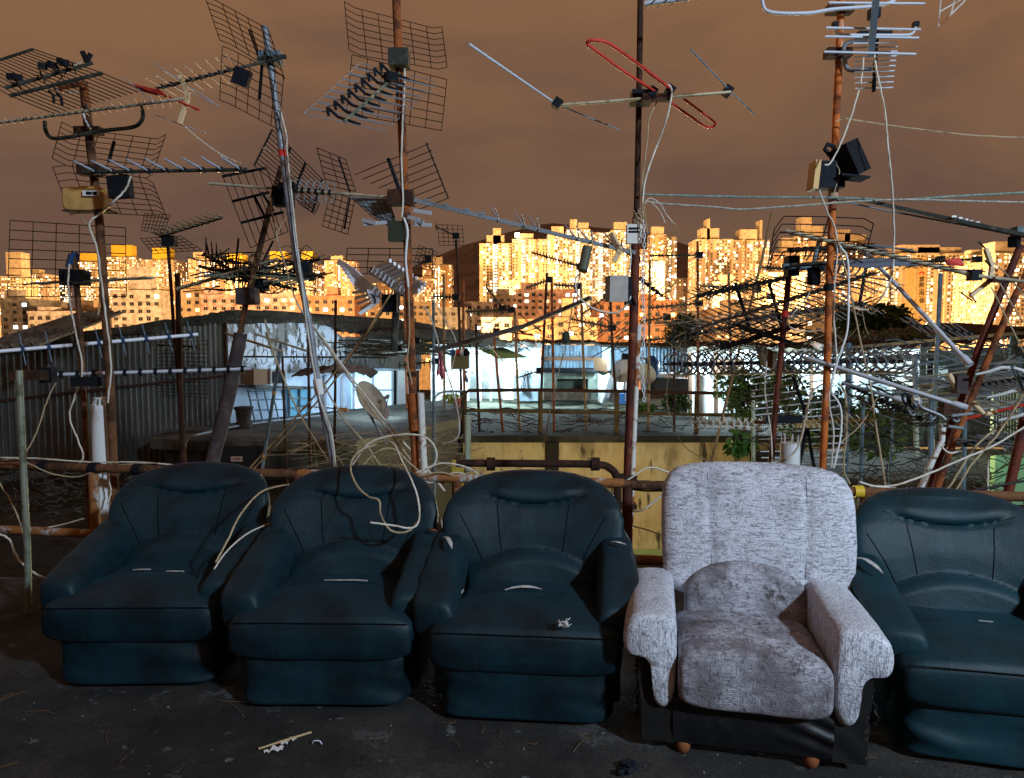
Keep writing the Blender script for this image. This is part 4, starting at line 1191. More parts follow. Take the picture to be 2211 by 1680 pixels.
mb = MB(); p0, p1 = W(743, 760, .06), W(905, 760, .06); corrugated(mb, p0, p1, W(743, 726).z, W(905, 736).z, W(743, 794).z, W(905, 797).z, .085, .015); obj('corrugated_panel', mb, M_corr, shed)
# roof sheets with dark ragged edges
M_tarp = mat('dark_bitumen_roof', (.025, .022, .017), .9, 0, [((.06, .05, .035), 3, .5, .65), ((.02, .03, .012), 6, .6, .7)], (10, .6, .03))
mb = MB()
def ragged(pts, back, th, seed, jit=.03):
    r_ = random.Random(seed); P = []
    for i in range(len(pts) - 1):
        for k in range(14):
            P.append(pts[i].lerp(pts[i + 1], k / 14) + Vector((0, 0, r_.uniform(-jit, jit))))
    P.append(pts[-1]); n = len(P); vs = []
    for p in P: vs += [p, p + Vector((0, 0, -th * r_.uniform(.7, 1.3))), p + back, p + back + Vector((0, 0, -th))]
    fs = []
    for i in range(n - 1):
        a_, b_ = i * 4, i * 4 + 4
        fs += [(a_, a_ + 1, b_ + 1, b_), (a_, b_, b_ + 2, a_ + 2), (a_ + 1, a_ + 3, b_ + 3, b_ + 1), (a_ + 2, b_ + 2, b_ + 3, a_ + 3)]
    fs += [(0, 2, 3, 1), ((n - 1) * 4, (n - 1) * 4 + 1, (n - 1) * 4 + 3, (n - 1) * 4 + 2)]
    return vs, fs
mb.add(*ragged([PLf(-60, 748, .25), PLf(150, 722, .25), PLf(420, 682, .25), PLw(488, 670, .30), PLw(560, 673, .25), PLw(660, 686, .25), PLw(760, 716, .3)], Vector((2.2, 4.5, -.05)), .10, 4))
obj('roof', mb, M_tarp, shed)
mb = MB(); mb.add(*ragged([PLw(745, 720, .5), PLw(830, 712, .6), PLw(905, 724, .5), PLw(965, 738, .3)], Vector((1.5, 4, .05)), .16, 9, .05)); obj('lean_to_roof', mb, M_tarp, shed)
def wplate(x0, y0, x1, y1, off, th, m, name, par=shed):
    mb = MB(); quadprism(mb, W(x0, y0, off), W(x1, y0, off), W(x1, y1, off), W(x0, y1, off), th); return obj(name, mb, m, par, False)
M_litglass = mat('lit_frosted_window', (.4, .6, .7), .3, emit=((.45, .78, 1.0), 1.5))
M_litglass2 = mat('dim_blue_window', (.1, .25, .35), .2, emit=((.10, .38, .60), .35))
def framed(x0, y0, x1, y1, glass, fr, nv=2, nh=1, off=.06):
    g = wplate(x0, y0, x1, y1, off, .03, glass, 'window')
    mb = MB()
    for i in range(nv + 1):
        x = x0 + (x1 - x0) * i / nv; mb.beam(W(x, y0, off + .04), W(x, y1, off + .04), .055)
    for i in range(nh + 1):
        y = y0 + (y1 - y0) * i / nh; mb.beam(W(x0, y, off + .045), W(x1, y, off + .045), .045)
    obj('frame', mb, fr, g, False); return g
framed(757, 800, 841, 884, M_litglass, M_alu, 2, 2)
framed(617, 838, 662, 902, M_litglass2, M_bluegrey, 2, 3)
d_ = framed(697, 812, 733, 893, mat('pale_blue_door', (.45, .55, .66), .6), M_alu, 1, 1)
d_.name = 'door'
wplate(852, 800, 879, 880, .1, .03, mat('white_door_panel', (.7, .78, .82), .6), 'door')
wplate(842, 800, 851, 882, .08, .03, M_black, 'dark_gap_plate')  # black plates stand in for the dark, shaded gaps beside the door
wplate(880.5, 800, 900, 880, .08, .03, M_black, 'dark_gap_plate')
mb = MB(); mb.add(*ragged([PLw(612, 810, .25), PLw(660, 797, .7), PLw(720, 799, .7), PLw(783, 812, .3)], Vector((.1, .35, .12)), .05, 11, .03)); obj('awning', mb, M_rust_dark, shed)
# air conditioner and brown box on a shelf
mb = MB(); mb.beam(W(508, 833, .35), W(660, 836, .25), .5, .05); obj('shelf', mb, M_slab, shed, False)
def wbox(x0, y0, x1, y1, dep, m, name, label, cat):
    mb = MB(); quadprism(mb, W(x0, y0, dep), W(x1, y0, dep), W(x1, y1, dep), W(x0, y1, dep), dep - .05)
    return tag(obj(name, mb, m, None, False), label, cat)
ac = wbox(549, 797, 583, 829, .5, M_grey_box, 'air_conditioner', 'grey window air conditioner on the shelf of the peeling wall', 'air conditioner')
mb = MB(); quadprism(mb, W(553, 801, .52), W(579, 801, .52), W(579, 826, .52), W(553, 826, .52), .02); obj('grille', mb, M_black, ac, False)
wbox(516, 797, 547, 829, .45, mat('brown_board', (.22, .13, .07), .8), 'wooden_crate', 'brown wooden box beside the grey air conditioner', 'crate')
# iron grille leaning on the lower wall
gr = thing('iron_grille', 'weathered iron grille leaning on the pale blue lower wall', 'grille', W(545, 920, .3))
for x in (510, 527, 545, 563, 583):
    mb = MB(); mb.tube([W(x, 840, .35), W(x + 1, 922, .6)], .018, 6); obj('bar', mb, M_bluegrey, gr)
for y in (843, 862, 884, 905):
    mb = MB(); mb.tube([W(508, y, .45), W(585, y - 2, .45)], .016, 6); obj('crossbar', mb, M_bluegrey, gr)
# area light out in front of the shed, aimed back at its wall
lamp('AREA', 'shed_front_light', W(700, 790, 2.6), 85, (.55, .78, 1.0), 1.2, target=W(640, 800))
# second, nearer sheet roof corner at the far left
mb = MB()
def fib(u, v):
    p = D(-60, 752, 8.0).lerp(D(92, 745, 8.6), u)
    return p + Vector((-.6 * v, 3.0 * v, .55 * v + .03 * math.sin(u * 40)))
mb.grid(fib, 80, 4); o = tag(obj('corrugated_sheet', mb, mat('fibre_cement_sheet', (.20, .18, .15), .9, 0, [((.08, .07, .055), 4, .42, .62)])), 'corner of a wavy fibre cement roof sheet at the left edge', 'roof sheet')

# --- huts on the far roof, lit from inside by cool lamps
M_hutwhite = mat('white_hut_panel', (.66, .70, .72), .7, 0, [((.42, .48, .5), 1.2, .45, .62), ((.25, .22, .18), 4, .62, .72)])
M_hutblue = mat('pale_blue_hut_panel', (.42, .55, .66), .7, 0, [((.28, .38, .48), 1.2, .42, .62)])
M_hutgreen = mat('grey_green_hut_panel', (.16, .20, .17), .8, 0, [((.08, .10, .085), 2, .42, .62)])
M_tile = mat('white_tile', (.72, .76, .78), .4)
hd = 25.5
def hp(x, y, d=hd): return D(x, y, d)
def hbox(mb, x0, y0, x1, y1, d, th):
    p, q = D(x0, y0, d), D(x1, y1, d)
    mb.box(((p.x + q.x) / 2, d + th / 2, (p.z + q.z) / 2), (abs(q.x - p.x), th, abs(p.z - q.z)))
hut = thing('roof_hut', 'brightly lit white hut with an open front in the middle of the far roof', 'hut', (D(1050, 860, 26).x, 26, RZ))
mb = MB(); hbox(mb, 930, 748, 1168, 866, 27.6, .12); obj('back_wall', mb, M_hutwhite, hut, False)
mb = MB(); hbox(mb, 1122, 752, 1167, 866, 25.3, .1); obj('side_panel', mb, M_hutblue, hut, False)
mb = MB(); hbox(mb, 930, 803, 1008, 868, 25.9, .08); obj('tiled_wall', mb, M_tile, hut, False)
mb = MB()
for x in (941, 958, 976, 993): mb.beam(hp(x, 804, 25.86), hp(x, 868, 25.86), .02)
for y in (824, 846): mb.beam(hp(930, y, 25.86), hp(1008, y, 25.86), .02)
obj('tile_joint_pattern', mb, M_grey_box, hut, False)
mb = MB(); mb.add(*ragged([hp(925, 742, 25), hp(1040, 744, 25), hp(1120, 738, 25), hp(1172, 741, 25)], Vector((.2, 3, .12)), .14, 21, .05)); obj('roof', mb, mat('weathered_sheet_roof', (.28, .30, .28), .8, 0, [((.08, .08, .07), 2, .42, .62)]), hut)
for x in (1010, 1037, 1060, 1121):
    mb = MB(); mb.tube([hp(x, 745, 25.4), hp(x, 866, 25.4)], .05, 8); obj('post', mb, M_hutwhite, hut)
mb = MB(); mb.add([hp(1028, 752, 25.2), hp(1085, 750, 26.5), hp(1143, 772, 24.6), hp(1075, 775, 24.6)], [(0, 1, 2, 3), (3, 2, 1, 0)]); tag(obj('tarpaulin', mb, mat('green_tarpaulin', (.22, .30, .10), .8)), 'sagging green tarpaulin strung across the lit hut', 'tarpaulin')
bl = thing('blue_hut', 'blue corrugated hut with a timber beam, right of the lit white hut', 'hut', (D(1260, 860, 26).x, 26, RZ))
mb = MB(); p, q = hp(1171, 760, 26), hp(1362, 760, 26); corrugated(mb, p, q, hp(0, 744, 26).z, hp(0, 747, 26).z, hp(0, 800, 26).z, hp(0, 800, 26).z, .13, .03); obj('corrugated_wall', mb, M_bluecorr, bl)
mb = MB(); p, q = hp(1362, 760, 25.6), hp(1490, 760, 25.6); corrugated(mb, p, q, hp(0, 746, 26).z, hp(0, 748, 26).z, hp(0, 815, 26).z, hp(0, 812, 26).z, .13, .03); obj('corrugated_wall', mb, M_bluecorr, bl)
mb = MB(); mb.beam(hp(1166, 774, 25.7), hp(1300, 775, 25.7), .1, .14); obj('beam', mb, mat('old_timber', (.12, .07, .045), .85), bl, False)
mb = MB(); mb.add(*ragged([hp(1168, 741, 25.4), hp(1280, 739, 25.4), hp(1300, 745, 25.4), hp(1500, 747, 25.2)], Vector((.2, 3, .12)), .07, 23, .03)); obj('roof', mb, M_tarp, bl)
mb = MB(); hbox(mb, 1160, 800, 1362, 866, 26.8, .1); obj('wall', mb, M_hutgreen, bl, False)
mb = MB(); hbox(mb, 1300, 744, 1318, 800, 25.6, .1); obj('white_panel', mb, M_hutblue, bl, False)
ov = thing('brick_stove', 'grey-green brick stove housing with a black mouth under the blue hut', 'stove', (D(1230, 860, 24.6).x, 24.6, RZ))
mb = MB(); hbox(mb, 1172, 797, 1290, 804, 24.4, 1.2); obj('lid', mb, M_black, ov, False)
mb = MB(); hbox(mb, 1174, 805, 1203, 842, 24.6, .9); hbox(mb, 1203.3, 805, 1270, 818, 24.6, .9); hbox(mb, 1270.3, 805, 1288, 842, 24.6, .9); hbox(mb, 1203.3, 818, 1270, 842, 25.2, .3); obj('housing', mb, M_hutgreen, ov, False)
tag(obj('concrete_trough', (lambda m: (hbox(m, 1174, 843, 1276, 864, 24.2, .5), m)[1])(MB()), mat('brown_concrete', (.14, .11, .085), .9, 0, [((.07, .05, .04), 3, .42, .62)]), None, False), 'long brown concrete trough below the stove housing', 'trough')
# white folded panels
mb = MB(); mb.grid(lambda u, v: D(1291 + 66 * u, 806 + 60 * v + 5 * abs(math.sin(u * 9)), 24.3 + .35 * math.sin(u * 12 + v * 3)), 40, 10)
tag(obj('plastic_sheet', mb, mat('white_plastic_sheet', (.75, .78, .80), .5)), 'crumpled white plastic sheet hanging left of the dark mast', 'sheet')
mb = MB(); mb.grid(lambda u, v: D(1282 + 30 * u, 770 + 28 * v + 6 * u, 23.6 + .3 * u - .2 * v), 4, 4)
tag(obj('cardboard_sheet', mb, mat('brown_cardboard', (.36, .23, .13), .85)), 'sheet of brown cardboard behind the dark mast', 'cardboard')
mb = MB(); mb.box(hp(1345, 860, 23.6), (.5, .4, .35)); tag(obj('storage_bin', mb, M_blue, None, False), 'blue plastic bin on the far roof beside the dark mast', 'bin')
mb = MB(); p = hp(1097, 826, 25.0); mb.box((p.x, 25.3, p.z - .04), (.40, .4, 1.22)); mb2 = MB()
wc = thing('water_heater_cabinet', 'tall white cabinet draped with a sheet inside the lit hut', 'cabinet', (p.x, 25.3, RZ))
obj('cabinet', mb, M_offwhite, wc, False)
mb = MB(); mb.grid(lambda u, v: (p.x - .36 + .72 * u, 25.05 - .1 * math.sin(u * PI), p.z + .6 + .28 * math.sin(u * PI) - v * (.35 + .1 * math.sin(u * 17))), 30, 6); obj('sheet', mb, M_hutwhite, wc)
# planter box with coloured things, hanging washing
mb = MB(); hbox(mb, 974, 769, 1011, 797, 15.6, .5); bx_ = tag(obj('planter_box', mb, mat('olive_box', (.10, .09, .05), .85), None, False), 'olive planter box hung on the railing mast, full of coloured bits', 'planter')
cols = [('blue_plastic', 0), ('red_tape', 0), ('white_pvc_pipe', 0), ('black_plastic', 0), ('green_awning', 0)]
r_ = random.Random(4)
for k, (mn, lab, cat) in enumerate((('blue_plastic', 'blue bottle in the olive planter box', 'bottle'), ('red_tape', 'red and orange packet in the olive planter box', 'packet'), ('white_pvc_pipe', 'white bowl in the olive planter box', 'bowl'), ('black_plastic', 'black bag spilling from the olive planter box', 'bag'))):
    p = D(978 + k * 9.5, 765, 15.8); mb = MB()
    mb.rings([sring(p + Vector((0, 0, -.06 + .05 * i)), X3, Y3, w_ * (1 + .4 * (k == 3)), w_, 2, 12) for i, w_ in enumerate((.03, .06, .065, .04, .012))])
    tag(obj(lab.split(' in')[0].split(' ')[1] if k != 1 else 'packet', mb, MATS[mn]), lab, cat)
def cloth(x0, y0, x1, y1, d, m, name, label, cat, rip=6):
    mb = MB()
    def fn(u, v):
        w_ = 1 + .25 * math.sin(u * 9 + v * 2)
        return D(x0 + (x1 - x0) * u + 2 * math.sin(v * 5 + u * 3), y0 + (y1 - y0) * v * w_ ** .4, d + .05 * math.sin(u * rip * 2.2))
    mb.grid(fn, 30, 20); return tag(obj(name, mb, m), label, cat)
cloth(944, 752, 958, 815, 13.5, mat('pink_check_cloth', (.42, .10, .22), .9, 0, [((.62, .40, .48), 22, .5, .55)]), 'shirt', 'pink checked shirt hung out to dry below the crossing grey rod', 'laundry')
cloth(1126, 805, 1140, 842, 25.0, mat('grey_cloth', (.12, .13, .15), .9), 'trousers', 'grey trousers hanging on the pale blue hut panel', 'laundry')
cloth(1003, 800, 1010, 825, 25.2, M_black, 'dark_cloth', 'dark rag hanging on a hut post of the lit hut', 'laundry')
# potted plants
def leaves(mb, c, rad, n, size, seed, droop=0.0):
    r_ = random.Random(seed)
    for k in range(n):
        while True:
            p = Vector((r_.uniform(-1, 1), r_.uniform(-1, 1), r_.uniform(-1, 1)))
            if p.length <= 1 and mnoise.noise(p * 2.3 + Vector((seed, 0, 0))) > -.12: break
        p = Vector(c) + Vector((p.x * rad[0], p.y * rad[1], p.z * rad[2]))
        t = Vector((r_.uniform(-1, 1), r_.uniform(-1, 1), r_.uniform(-1, .6) - droop)).normalized()
        s_ = t.cross(Vector((r_.uniform(-1, 1), r_.uniform(-1, 1), r_.uniform(-1, 1)))).normalized()
        L = size * r_.uniform(.6, 1.3); w_ = L * .32
        mb.add([p, p + t * L * .45 + s_ * w_, p + t * L, p + t * L * .45 - s_ * w_], [(0, 1, 2, 3)])
M_leaf = mat('dark_green_leaves', (.035, .075, .020), .6, 0, [((.06, .12, .03), 3, .45, .6), ((.02, .035, .012), 8, .5, .65)])
M_leafb = mat('bright_green_leaves', (.08, .20, .04), .6, 0, [((.04, .10, .02), 5, .45, .6)])
M_stem = mat('plant_stem', (.07, .05, .03), .9)
def plant(c, rad, n, size, seed, label, m=M_leaf, base=None, name='shrub', cat='plant', stems=5, droop=0.0):
    base = Vector(base) if base else Vector((c[0], c[1], c[2] - rad[2] * 1.2))
    rt = thing(name, label, cat, base)
    mb = MB(); r_ = random.Random(seed)
    for k in range(stems):
        e_ = Vector(c) + Vector((r_.uniform(-.7, .7) * rad[0], r_.uniform(-.7, .7) * rad[1], r_.uniform(-.2, .8) * rad[2]))
        mb.tube(catmull([base + Vector((r_.uniform(-.03, .03), r_.uniform(-.03, .03), 0)), base.lerp(e_, .5) + Vector((r_.uniform(-.05, .05), 0, .05)), e_], 4), [.014 * size * 14 * (1 - i / 12) + .003 for i in range(9)], 5)
    obj('stem', mb, M_stem, rt)
    mb = MB(); leaves(mb, c, rad, n, size, seed, droop); obj('foliage', mb, m, rt, False)
    return rt
plant(D(1600, 835, 15), (.62, .4, .45), 1500, .10, 3, 'leafy dark shrub in front of the bright white hut, left clump', base=D(1610, 900, 15))
plant(D(1690, 830, 14), (.45, .4, .45), 1200, .10, 4, 'leafy dark shrub behind the dark red mast', base=D(1700, 900, 14))
plant(D(1640, 880, 14.5), (.75, .4, .35), 1300, .10, 14, 'low spreading shrub below the two leafy clumps', base=D(1640, 935, 14.5))
plant(D(1395, 882, 18.5), (.30, .3, .12), 600, .09, 5, 'bright green herb patch on the dark roof right of the dark mast', M_leafb, base=D(1395, 893, 18.5))
plant(D(1460, 868, 18), (.42, .3, .28), 900, .09, 6, 'thin leafy bush left of a railing post on the dark roof', base=D(1460, 897, 18))
plant(D(1600, 950, 9), (.16, .12, .16), 120, .16, 7, 'fern with long drooping leaves growing at the top of the yellow wall', M_leafb, base=D(1615, 935, 9.2), name='fern', droop=.8)
plant(D(1785, 905, 12), (.9, .5, .5), 1500, .11, 8, 'dark shrub mass behind the wire reflector at right', base=D(1800, 960, 12))
plant(D(1895, 925, 11), (.5, .5, .5), 1000, .10, 9, 'dark bush between the blue grey posts', base=D(1895, 985, 11))
plant(D(1880, 695, 40), (2.4, 2, 1.1), 2600, .32, 10, 'dark round tree rising behind the planted shed roof', M_leaf, base=D(1880, 760, 40), name='tree', cat='tree')
plant(D(1475, 712, 60), (1.5, 1.5, 1.4), 900, .4, 11, 'small tree under the glaring street lamp', M_leafb, base=D(1475, 760, 60), name='tree', cat='tree')
plant(D(975, 860, 17.5), (.28, .2, .12), 350, .07, 12, 'yellowish herb in a terracotta pot, left of the lit hut', mat('yellow_green_leaves', (.30, .34, .04), .6), base=D(985, 878, 17.5))
p = D(988, 870, 17.4); mb = MB(); mb.rings([sring(p + Vector((0, 0, z)), X3, Y3, r_, r_, 2, 14) for z, r_ in ((-.1, .07), (.08, .10), (.12, .11))]); tag(obj('flower_pot', mb, mat('terracotta', (.5, .18, .12), .8)), 'small pinkish terracotta pot left of the lit hut', 'pot')
# barrel-roof shade above the pots
mb = MB(); mb.tube(catmull([D(933, 870, 17.2), D(945, 852, 17.2), D(965, 845, 17.2), D(1000, 845, 17.2)], 5), .03, 6); tag(obj('bent_pipe_hoop', mb, M_galv), 'pale bent pipe hoop over the potted herb', 'pipe')

# right half of the far roof: white huts
hr = thing('roof_hut', 'long glaring white hut behind the row of hooped antennas', 'hut', (D(1700, 860, 22).x, 22, RZ))
mb = MB(); hbox(mb, 1488, 752, 1990, 900, 22.4, .12); obj('back_wall', mb, M_hutwhite, hr, False)
mb = MB(); hbox(mb, 1545, 775, 1600, 812, 21.4, .5); obj('cupboard', mb, mat('brown_board2', (.16, .09, .06), .8), hr, False)
for x in (1490, 1546, 1668, 1752, 1830):
    mb = MB(); mb.tube([D(x, 745, 21.6), D(x, 900, 21.6)], .07, 8); obj('post', mb, mat('old_timber', (.12, .07, .045), .85), hr)
mb = MB(); mb.add(*ragged([D(1484, 752, 21), D(1600, 745, 21), D(1720, 752, 21), D(1840, 748, 21)], Vector((.2, 3, .15)), .16, 25, .05)); obj('roof', mb, M_tarp, hr)
for x0, x1, y0, y1, lab in ((1500, 1530, 800, 862, 'white drum standing left in the glaring hut'), (1610, 1640, 815, 862, 'second white drum, behind the leafy shrub')):
    mb = MB(); p, q = D(x0, y0, 20.6), D(x1, y1, 20.6); r_ = (q.x - p.x) / 2
    mb.rings([sring(((p.x + q.x) / 2, 20.6, z), X3, Y3, rr_, rr_, 2, 20) for z, rr_ in ((RZ, r_ * .95), (p.z - .15, r_), (p.z - .1, r_ * .9), (p.z, r_ * .6))]); tag(obj('drum', mb, M_pvc), lab, 'drum', 'white drums in the glaring hut')
mb = MB(); hbox(mb, 1396, 818, 1486, 846, 19.5, .9); tag(obj('grey_crate', mb, mat('dark_grey_board', (.06, .055, .05), .8), None, False), 'wide dark grey crate on the far roof right of the chain', 'crate')
mb = MB(); hbox(mb, 1394, 808, 1480, 814, 19.2, 1.2); tag(obj('white_board', mb, M_foam, None, False), 'thin white board lying over the dark grey crate', 'board')
mb = MB(); mb.rings([sring(D(1408, 780 + 12 * i, 19), X3, Y3, w_, w_, 2, 14) for i, w_ in ((3, .14), (2, .2), (1, .22), (0, .2), (-1, .06))]); tag(obj('plastic_sack', mb, mat('navy_plastic', (.02, .05, .12), .4)), 'navy blue sack standing right of the hanging chain', 'sack')
def dish(c, r_, nrm, label, m, dep=.18, mastto=None, elon=1.0, name='satellite_dish'):
    c = Vector(c); nrm = Vector(nrm).normalized()
    up = Vector((0, 0, 1)); sx = nrm.cross(up).normalized(); sz = sx.cross(nrm)
    rt = thing(name, label, 'satellite dish', c)
    mb = MB(); rings_ = []
    def P(t, a_, o_): return c + (sx * math.cos(a_) + sz * math.sin(a_) * elon) * (r_ * t) + nrm * (dep * r_ * t * t - dep * r_ - o_)
    for o_, ts in ((0, (.02, .25, .5, .75, 1)), (.012, (1, .75, .5, .25, .02))):
        for t in ts: rings_.append([P(t, 2 * PI * j / 40, o_) for j in range(40)])
    mb.rings(rings_); obj('reflector', mb, m, rt)
    mb = MB(); mb.tube([c + sz * -r_ * .9, c + nrm * r_ * .8 + sz * -.2 * r_], .008, 6); obj('feed_arm', mb, M_galv, rt)
    mb = MB(); q = c + nrm * r_ * .8 + sz * -.2 * r_; mb.tube([q, q - nrm * .08], .025, 10); obj('feed_horn', mb, M_grey_box, rt)
    if mastto is not None:
        mb = MB(); mb.tube([c - nrm * (dep * r_ + .02), c - nrm * .1 - up * .1, Vector(mastto)], .018, 8); obj('mount', mb, M_galv, rt)
    return rt
M_dish = mat('dirty_grey_dish', (.36, .34, .30), .6, 0, [((.25, .23, .2), 4, .42, .62)])
dish(D(806, 865, 9.2), .31, (.80, -.30, .52), 'grey satellite dish seen almost edge-on beside the lit window', M_dish, .16, D(835, 960, 9.2))
dish(D(1393, 806, 17.5), .30, (.2, -.8, .5), 'whitish satellite dish right behind the dark mast', mat('cream_dish', (.5, .52, .44), .6), .3, D(1398, 870, 17.5))
dish(D(1345, 800, 19), .35, (-.5, -.8, .3), 'upright white satellite dish left of the dark mast, behind the plastic sheet', M_hutwhite, .25, D(1350, 866, 19))
for (x, y, d, pw_, s_) in ((1050, 764, 25.2, 150, .25), (1120, 800, 24.3, 60, .2), (1310, 775, 24.0, 90, .2), (1520, 770, 20.6, 110, .2), (1700, 785, 20.2, 170, .25), (1860, 790, 20.2, 150, .25), (965, 790, 24.6, 90, .2)):
    lamp('POINT', 'hut_lamp', D(x, y, d), pw_ * 4.6, (.66, .90, 1.0), s_)
lamp('POINT', 'window_spill', D(815, 835, 15.2), 60, (.55, .82, 1.0), .2)
# fluorescent tubes that can be seen burning
for (x0, y0, x1, y1, d, lab) in ((1055, 759, 1075, 760, 25.2, 'short fluorescent tube glowing under the lit hut roof'), (1590, 762, 1620, 763, 20.8, 'fluorescent tube glowing in the glaring white hut'), (1960, 762, 1985, 761, 16, 'fluorescent tube glowing under the right shed')):
    mb = MB(); mb.tube([D(x0, y0, d), D(x1, y1, d)], .025, 8); tag(obj('fluorescent_tube', mb, mat('fluorescent_glow', (1, 1, 1), .5, emit=((.8, .95, 1), 12))), lab, 'fluorescent tube')
# alley lamp that lights the yellow wall from below
lamp('POINT', 'alley_lamp', D(1330, 1120, 11.5), 470, (1.0, .82, .42), .25)
lamp('POINT', 'alley_lamp_green', D(900, 1180, 10.5), 45, (.9, .95, .4), .2)
lamp('POINT', 'alley_lamp_left', D(70, 1330, 7.5), 25, (.95, .9, .35), .2)

# --- right-hand shed with planted roof
rs = thing('roof_shed', 'long open shed with a rusty planted roof at the right', 'shed', (D(2000, 860, 15).x, 15, RZ))
mb = MB(); mb.add(*ragged([D(1800, 748, 17), D(1900, 740, 16), D(2050, 726, 14.5), D(2260, 708, 13)], Vector((1.5, 5, .25)), .16, 31, .04)); obj('roof', mb, M_rust_dark, rs)
mb = MB(); mb.beam(D(1815, 752, 16.5), D(2240, 716, 12.8), .07, .06); obj('eaves_board', mb, M_boom, rs, False)
mb = MB(); mb.beam(D(1900, 775, 16.2), D(2240, 752, 13.2), .1, .12); obj('beam', mb, M_bluegrey, rs, False)
mb = MB(); q0, q1 = D(1940, 800, 17.6), D(2300, 800, 17.6); mb.box(((q0.x + q1.x) / 2, 17.8, .2), (q1.x - q0.x, .12, 2.4)); obj('back_wall', mb, mat('dark_green_panel', (.035, .05, .045), .8, 0, [((.07, .08, .07), 2, .45, .62)]), rs, False)
mb = MB(); hbox(mb, 1925, 755, 2000, 840, 17.3, .1); obj('white_panel', mb, M_hutwhite, rs, False)
mb = MB(); hbox(mb, 2020, 790, 2045, 850, 17.3, .1); obj('white_panel', mb, M_hutblue, rs, False)
for (x, d, y) in ((1838, 16.8, 740), (1995, 15.2, 735), (2190, 13.4, 720)):
    mb = MB(); mb.tube([D(x, y, d), (D(x, y, d).x, d, RZ)], .07, 8); obj('post', mb, M_bluegrey, rs)
lamp('POINT', 'shed_lamp', D(1960, 775, 16.2), 160, (.7, .9, 1.0), .2)
lamp('POINT', 'shed_lamp_right', D(2120, 880, 15.5), 60, (.95, 1.0, .6), .2)
mb = MB(); leaves(mb, D(2030, 722, 15.5), (3.3, 1.5, .10), 2600, .09, 21)
tag(obj('creeper', mb, mat('dry_creeper_leaves', (.06, .06, .02), .8, 0, [((.12, .06, .03), 3, .45, .6)]), None, False), None, None, kind='stuff')
bpy.context.scene.objects['creeper']['label'] = 'dry creeper covering the rusty shed roof'
# barred bright window at right
bw = thing('barred_window', 'yellow-green lit window behind dark bars at the right edge', 'window', D(2165, 950, 12))
mb = MB(); hbox(mb, 2146, 838, 2200, 952, 12.6, .05); obj('pane', mb, mat('yellow_green_glow', (.5, .55, .3), .5, emit=((.75, .85, .40), .9)), bw, False)
for k in range(9):
    x = 2148 + k * 6.2
    mb = MB(); mb.beam(D(x, 836, 12.45), D(x, 954, 12.45), .028); obj('bar', mb, M_bluegrey, bw, False)
# dark stone wall low right
mb = MB(); q0, q1 = D(1720, 985, 10.5), D(2330, 985, 10.5); mb.box(((q0.x + q1.x) / 2, 10.8, -1.9), (q1.x - q0.x, .5, 2.75)); tag(obj('stone_wall', mb, mat('brown_stone_wall', (.10, .07, .04), .95, 0, [((.035, .028, .02), 2.4, .42, .62), ((.16, .12, .07), 6, .6, .7)], (8, .8, .05)), None, False), 'rough brown stone wall low behind the right armchairs', 'wall')
mb = MB(); mb.box((10.3, 13.8, RZ - .6), (9, 6.2, .5)); tag(obj('neighbour_roof', mb, M_darkroof, None, False), 'dark flat roof under the planted shed at right', 'roof')
lamp('POINT', 'shed_lamp_low', D(2060, 960, 9.4), 22, (1.0, .8, .5), .2)
lamp('POINT', 'kitchen_lamp', D(2190, 1020, 8), 12, (.7, 1.0, .6), .15)
mb = MB(); hbox(mb, 2150, 985, 2260, 1090, 9.0, .1); tag(obj('green_wall_panel', mb, mat('mint_painted_panel', (.22, .42, .22), .7), None, False), 'mint green wall panel at the right edge behind the rusty pole', 'wall panel')
# stacks of rods / slats lying on the shed rack at right
rk = thing('timber_rack', 'rack of grey planks and pipes stacked under the right shed', 'rack', D(2080, 900, 10))
r_ = random.Random(12)
for k in range(26):
    y0 = 790 + r_.uniform(0, 100); x0 = 1960 + r_.uniform(-25, 90); x1 = x0 + r_.uniform(110, 240)
    sl = r_.uniform(-.16, .02)
    mb = MB(); mb.beam(D(x0, y0, 10 + r_.uniform(-.5, .6)), D(x1, y0 + sl * (x1 - x0), 9.2 + r_.uniform(-.5, .5)), r_.uniform(.03, .09), r_.uniform(.02, .04)); obj('plank', mb, r_.choice([M_bluegrey, M_alu_dull, M_slab, M_galv]), rk, False)
for x, d in ((1975, 9.6), (2200, 9.2)):
    mb = MB(); mb.beam(D(x, 770, d), D(x + 4, 985, d), .05); obj('upright', mb, M_bluegrey, rk, False)

# ------------------------------------------------------------------ our own railing
rr = thing('railing', 'rusty pipe railing running behind the row of armchairs', 'railing', (0, 4.0, 0))
def rp(x, z):
    """a point of the railing line seen at pixel column x"""
    a_, b_ = Vector((-3.35, 4.43)), Vector((1.87, 3.63)); u = (x - 1105.5) / F
    t = (a_.x - u * a_.y) / (u * (b_.y - a_.y) - (b_.x - a_.x)); p = a_ + (b_ - a_) * t
    return Vector((p.x, p.y, z))
mb = MB(); mb.tube([rp(x, .80) for x in (-60, 100, 640)], .028, 10); obj('rail', mb, M_brown, rr)
mb = MB(); mb.tube([rp(x, .80) + Vector((0, .0, .005)) for x in (640, 900, 1350)], .027, 10); obj('rail', mb, M_rust_pipe, rr)
mb = MB(); mb.tube([rp(x, .80) for x in (1350, 1640, 2000, 2340)], .026, 10); obj('rail', mb, M_brown, rr)
mb = MB(); mb.tube([rp(x, .37) for x in (-60, 300, 900, 1400, 2300)], .028, 10); obj('rail', mb, M_rust_pipe, rr)
for x, m in ((192, M_rust_pipe), (640, M_rust), (985, M_rust), (1358, M_rust_red), (1880, M_rust), (2240, M_rust)):
    mb = MB(); mb.tube([rp(x, 0), rp(x, .79)], .030, 10); obj('post', mb, m, rr)
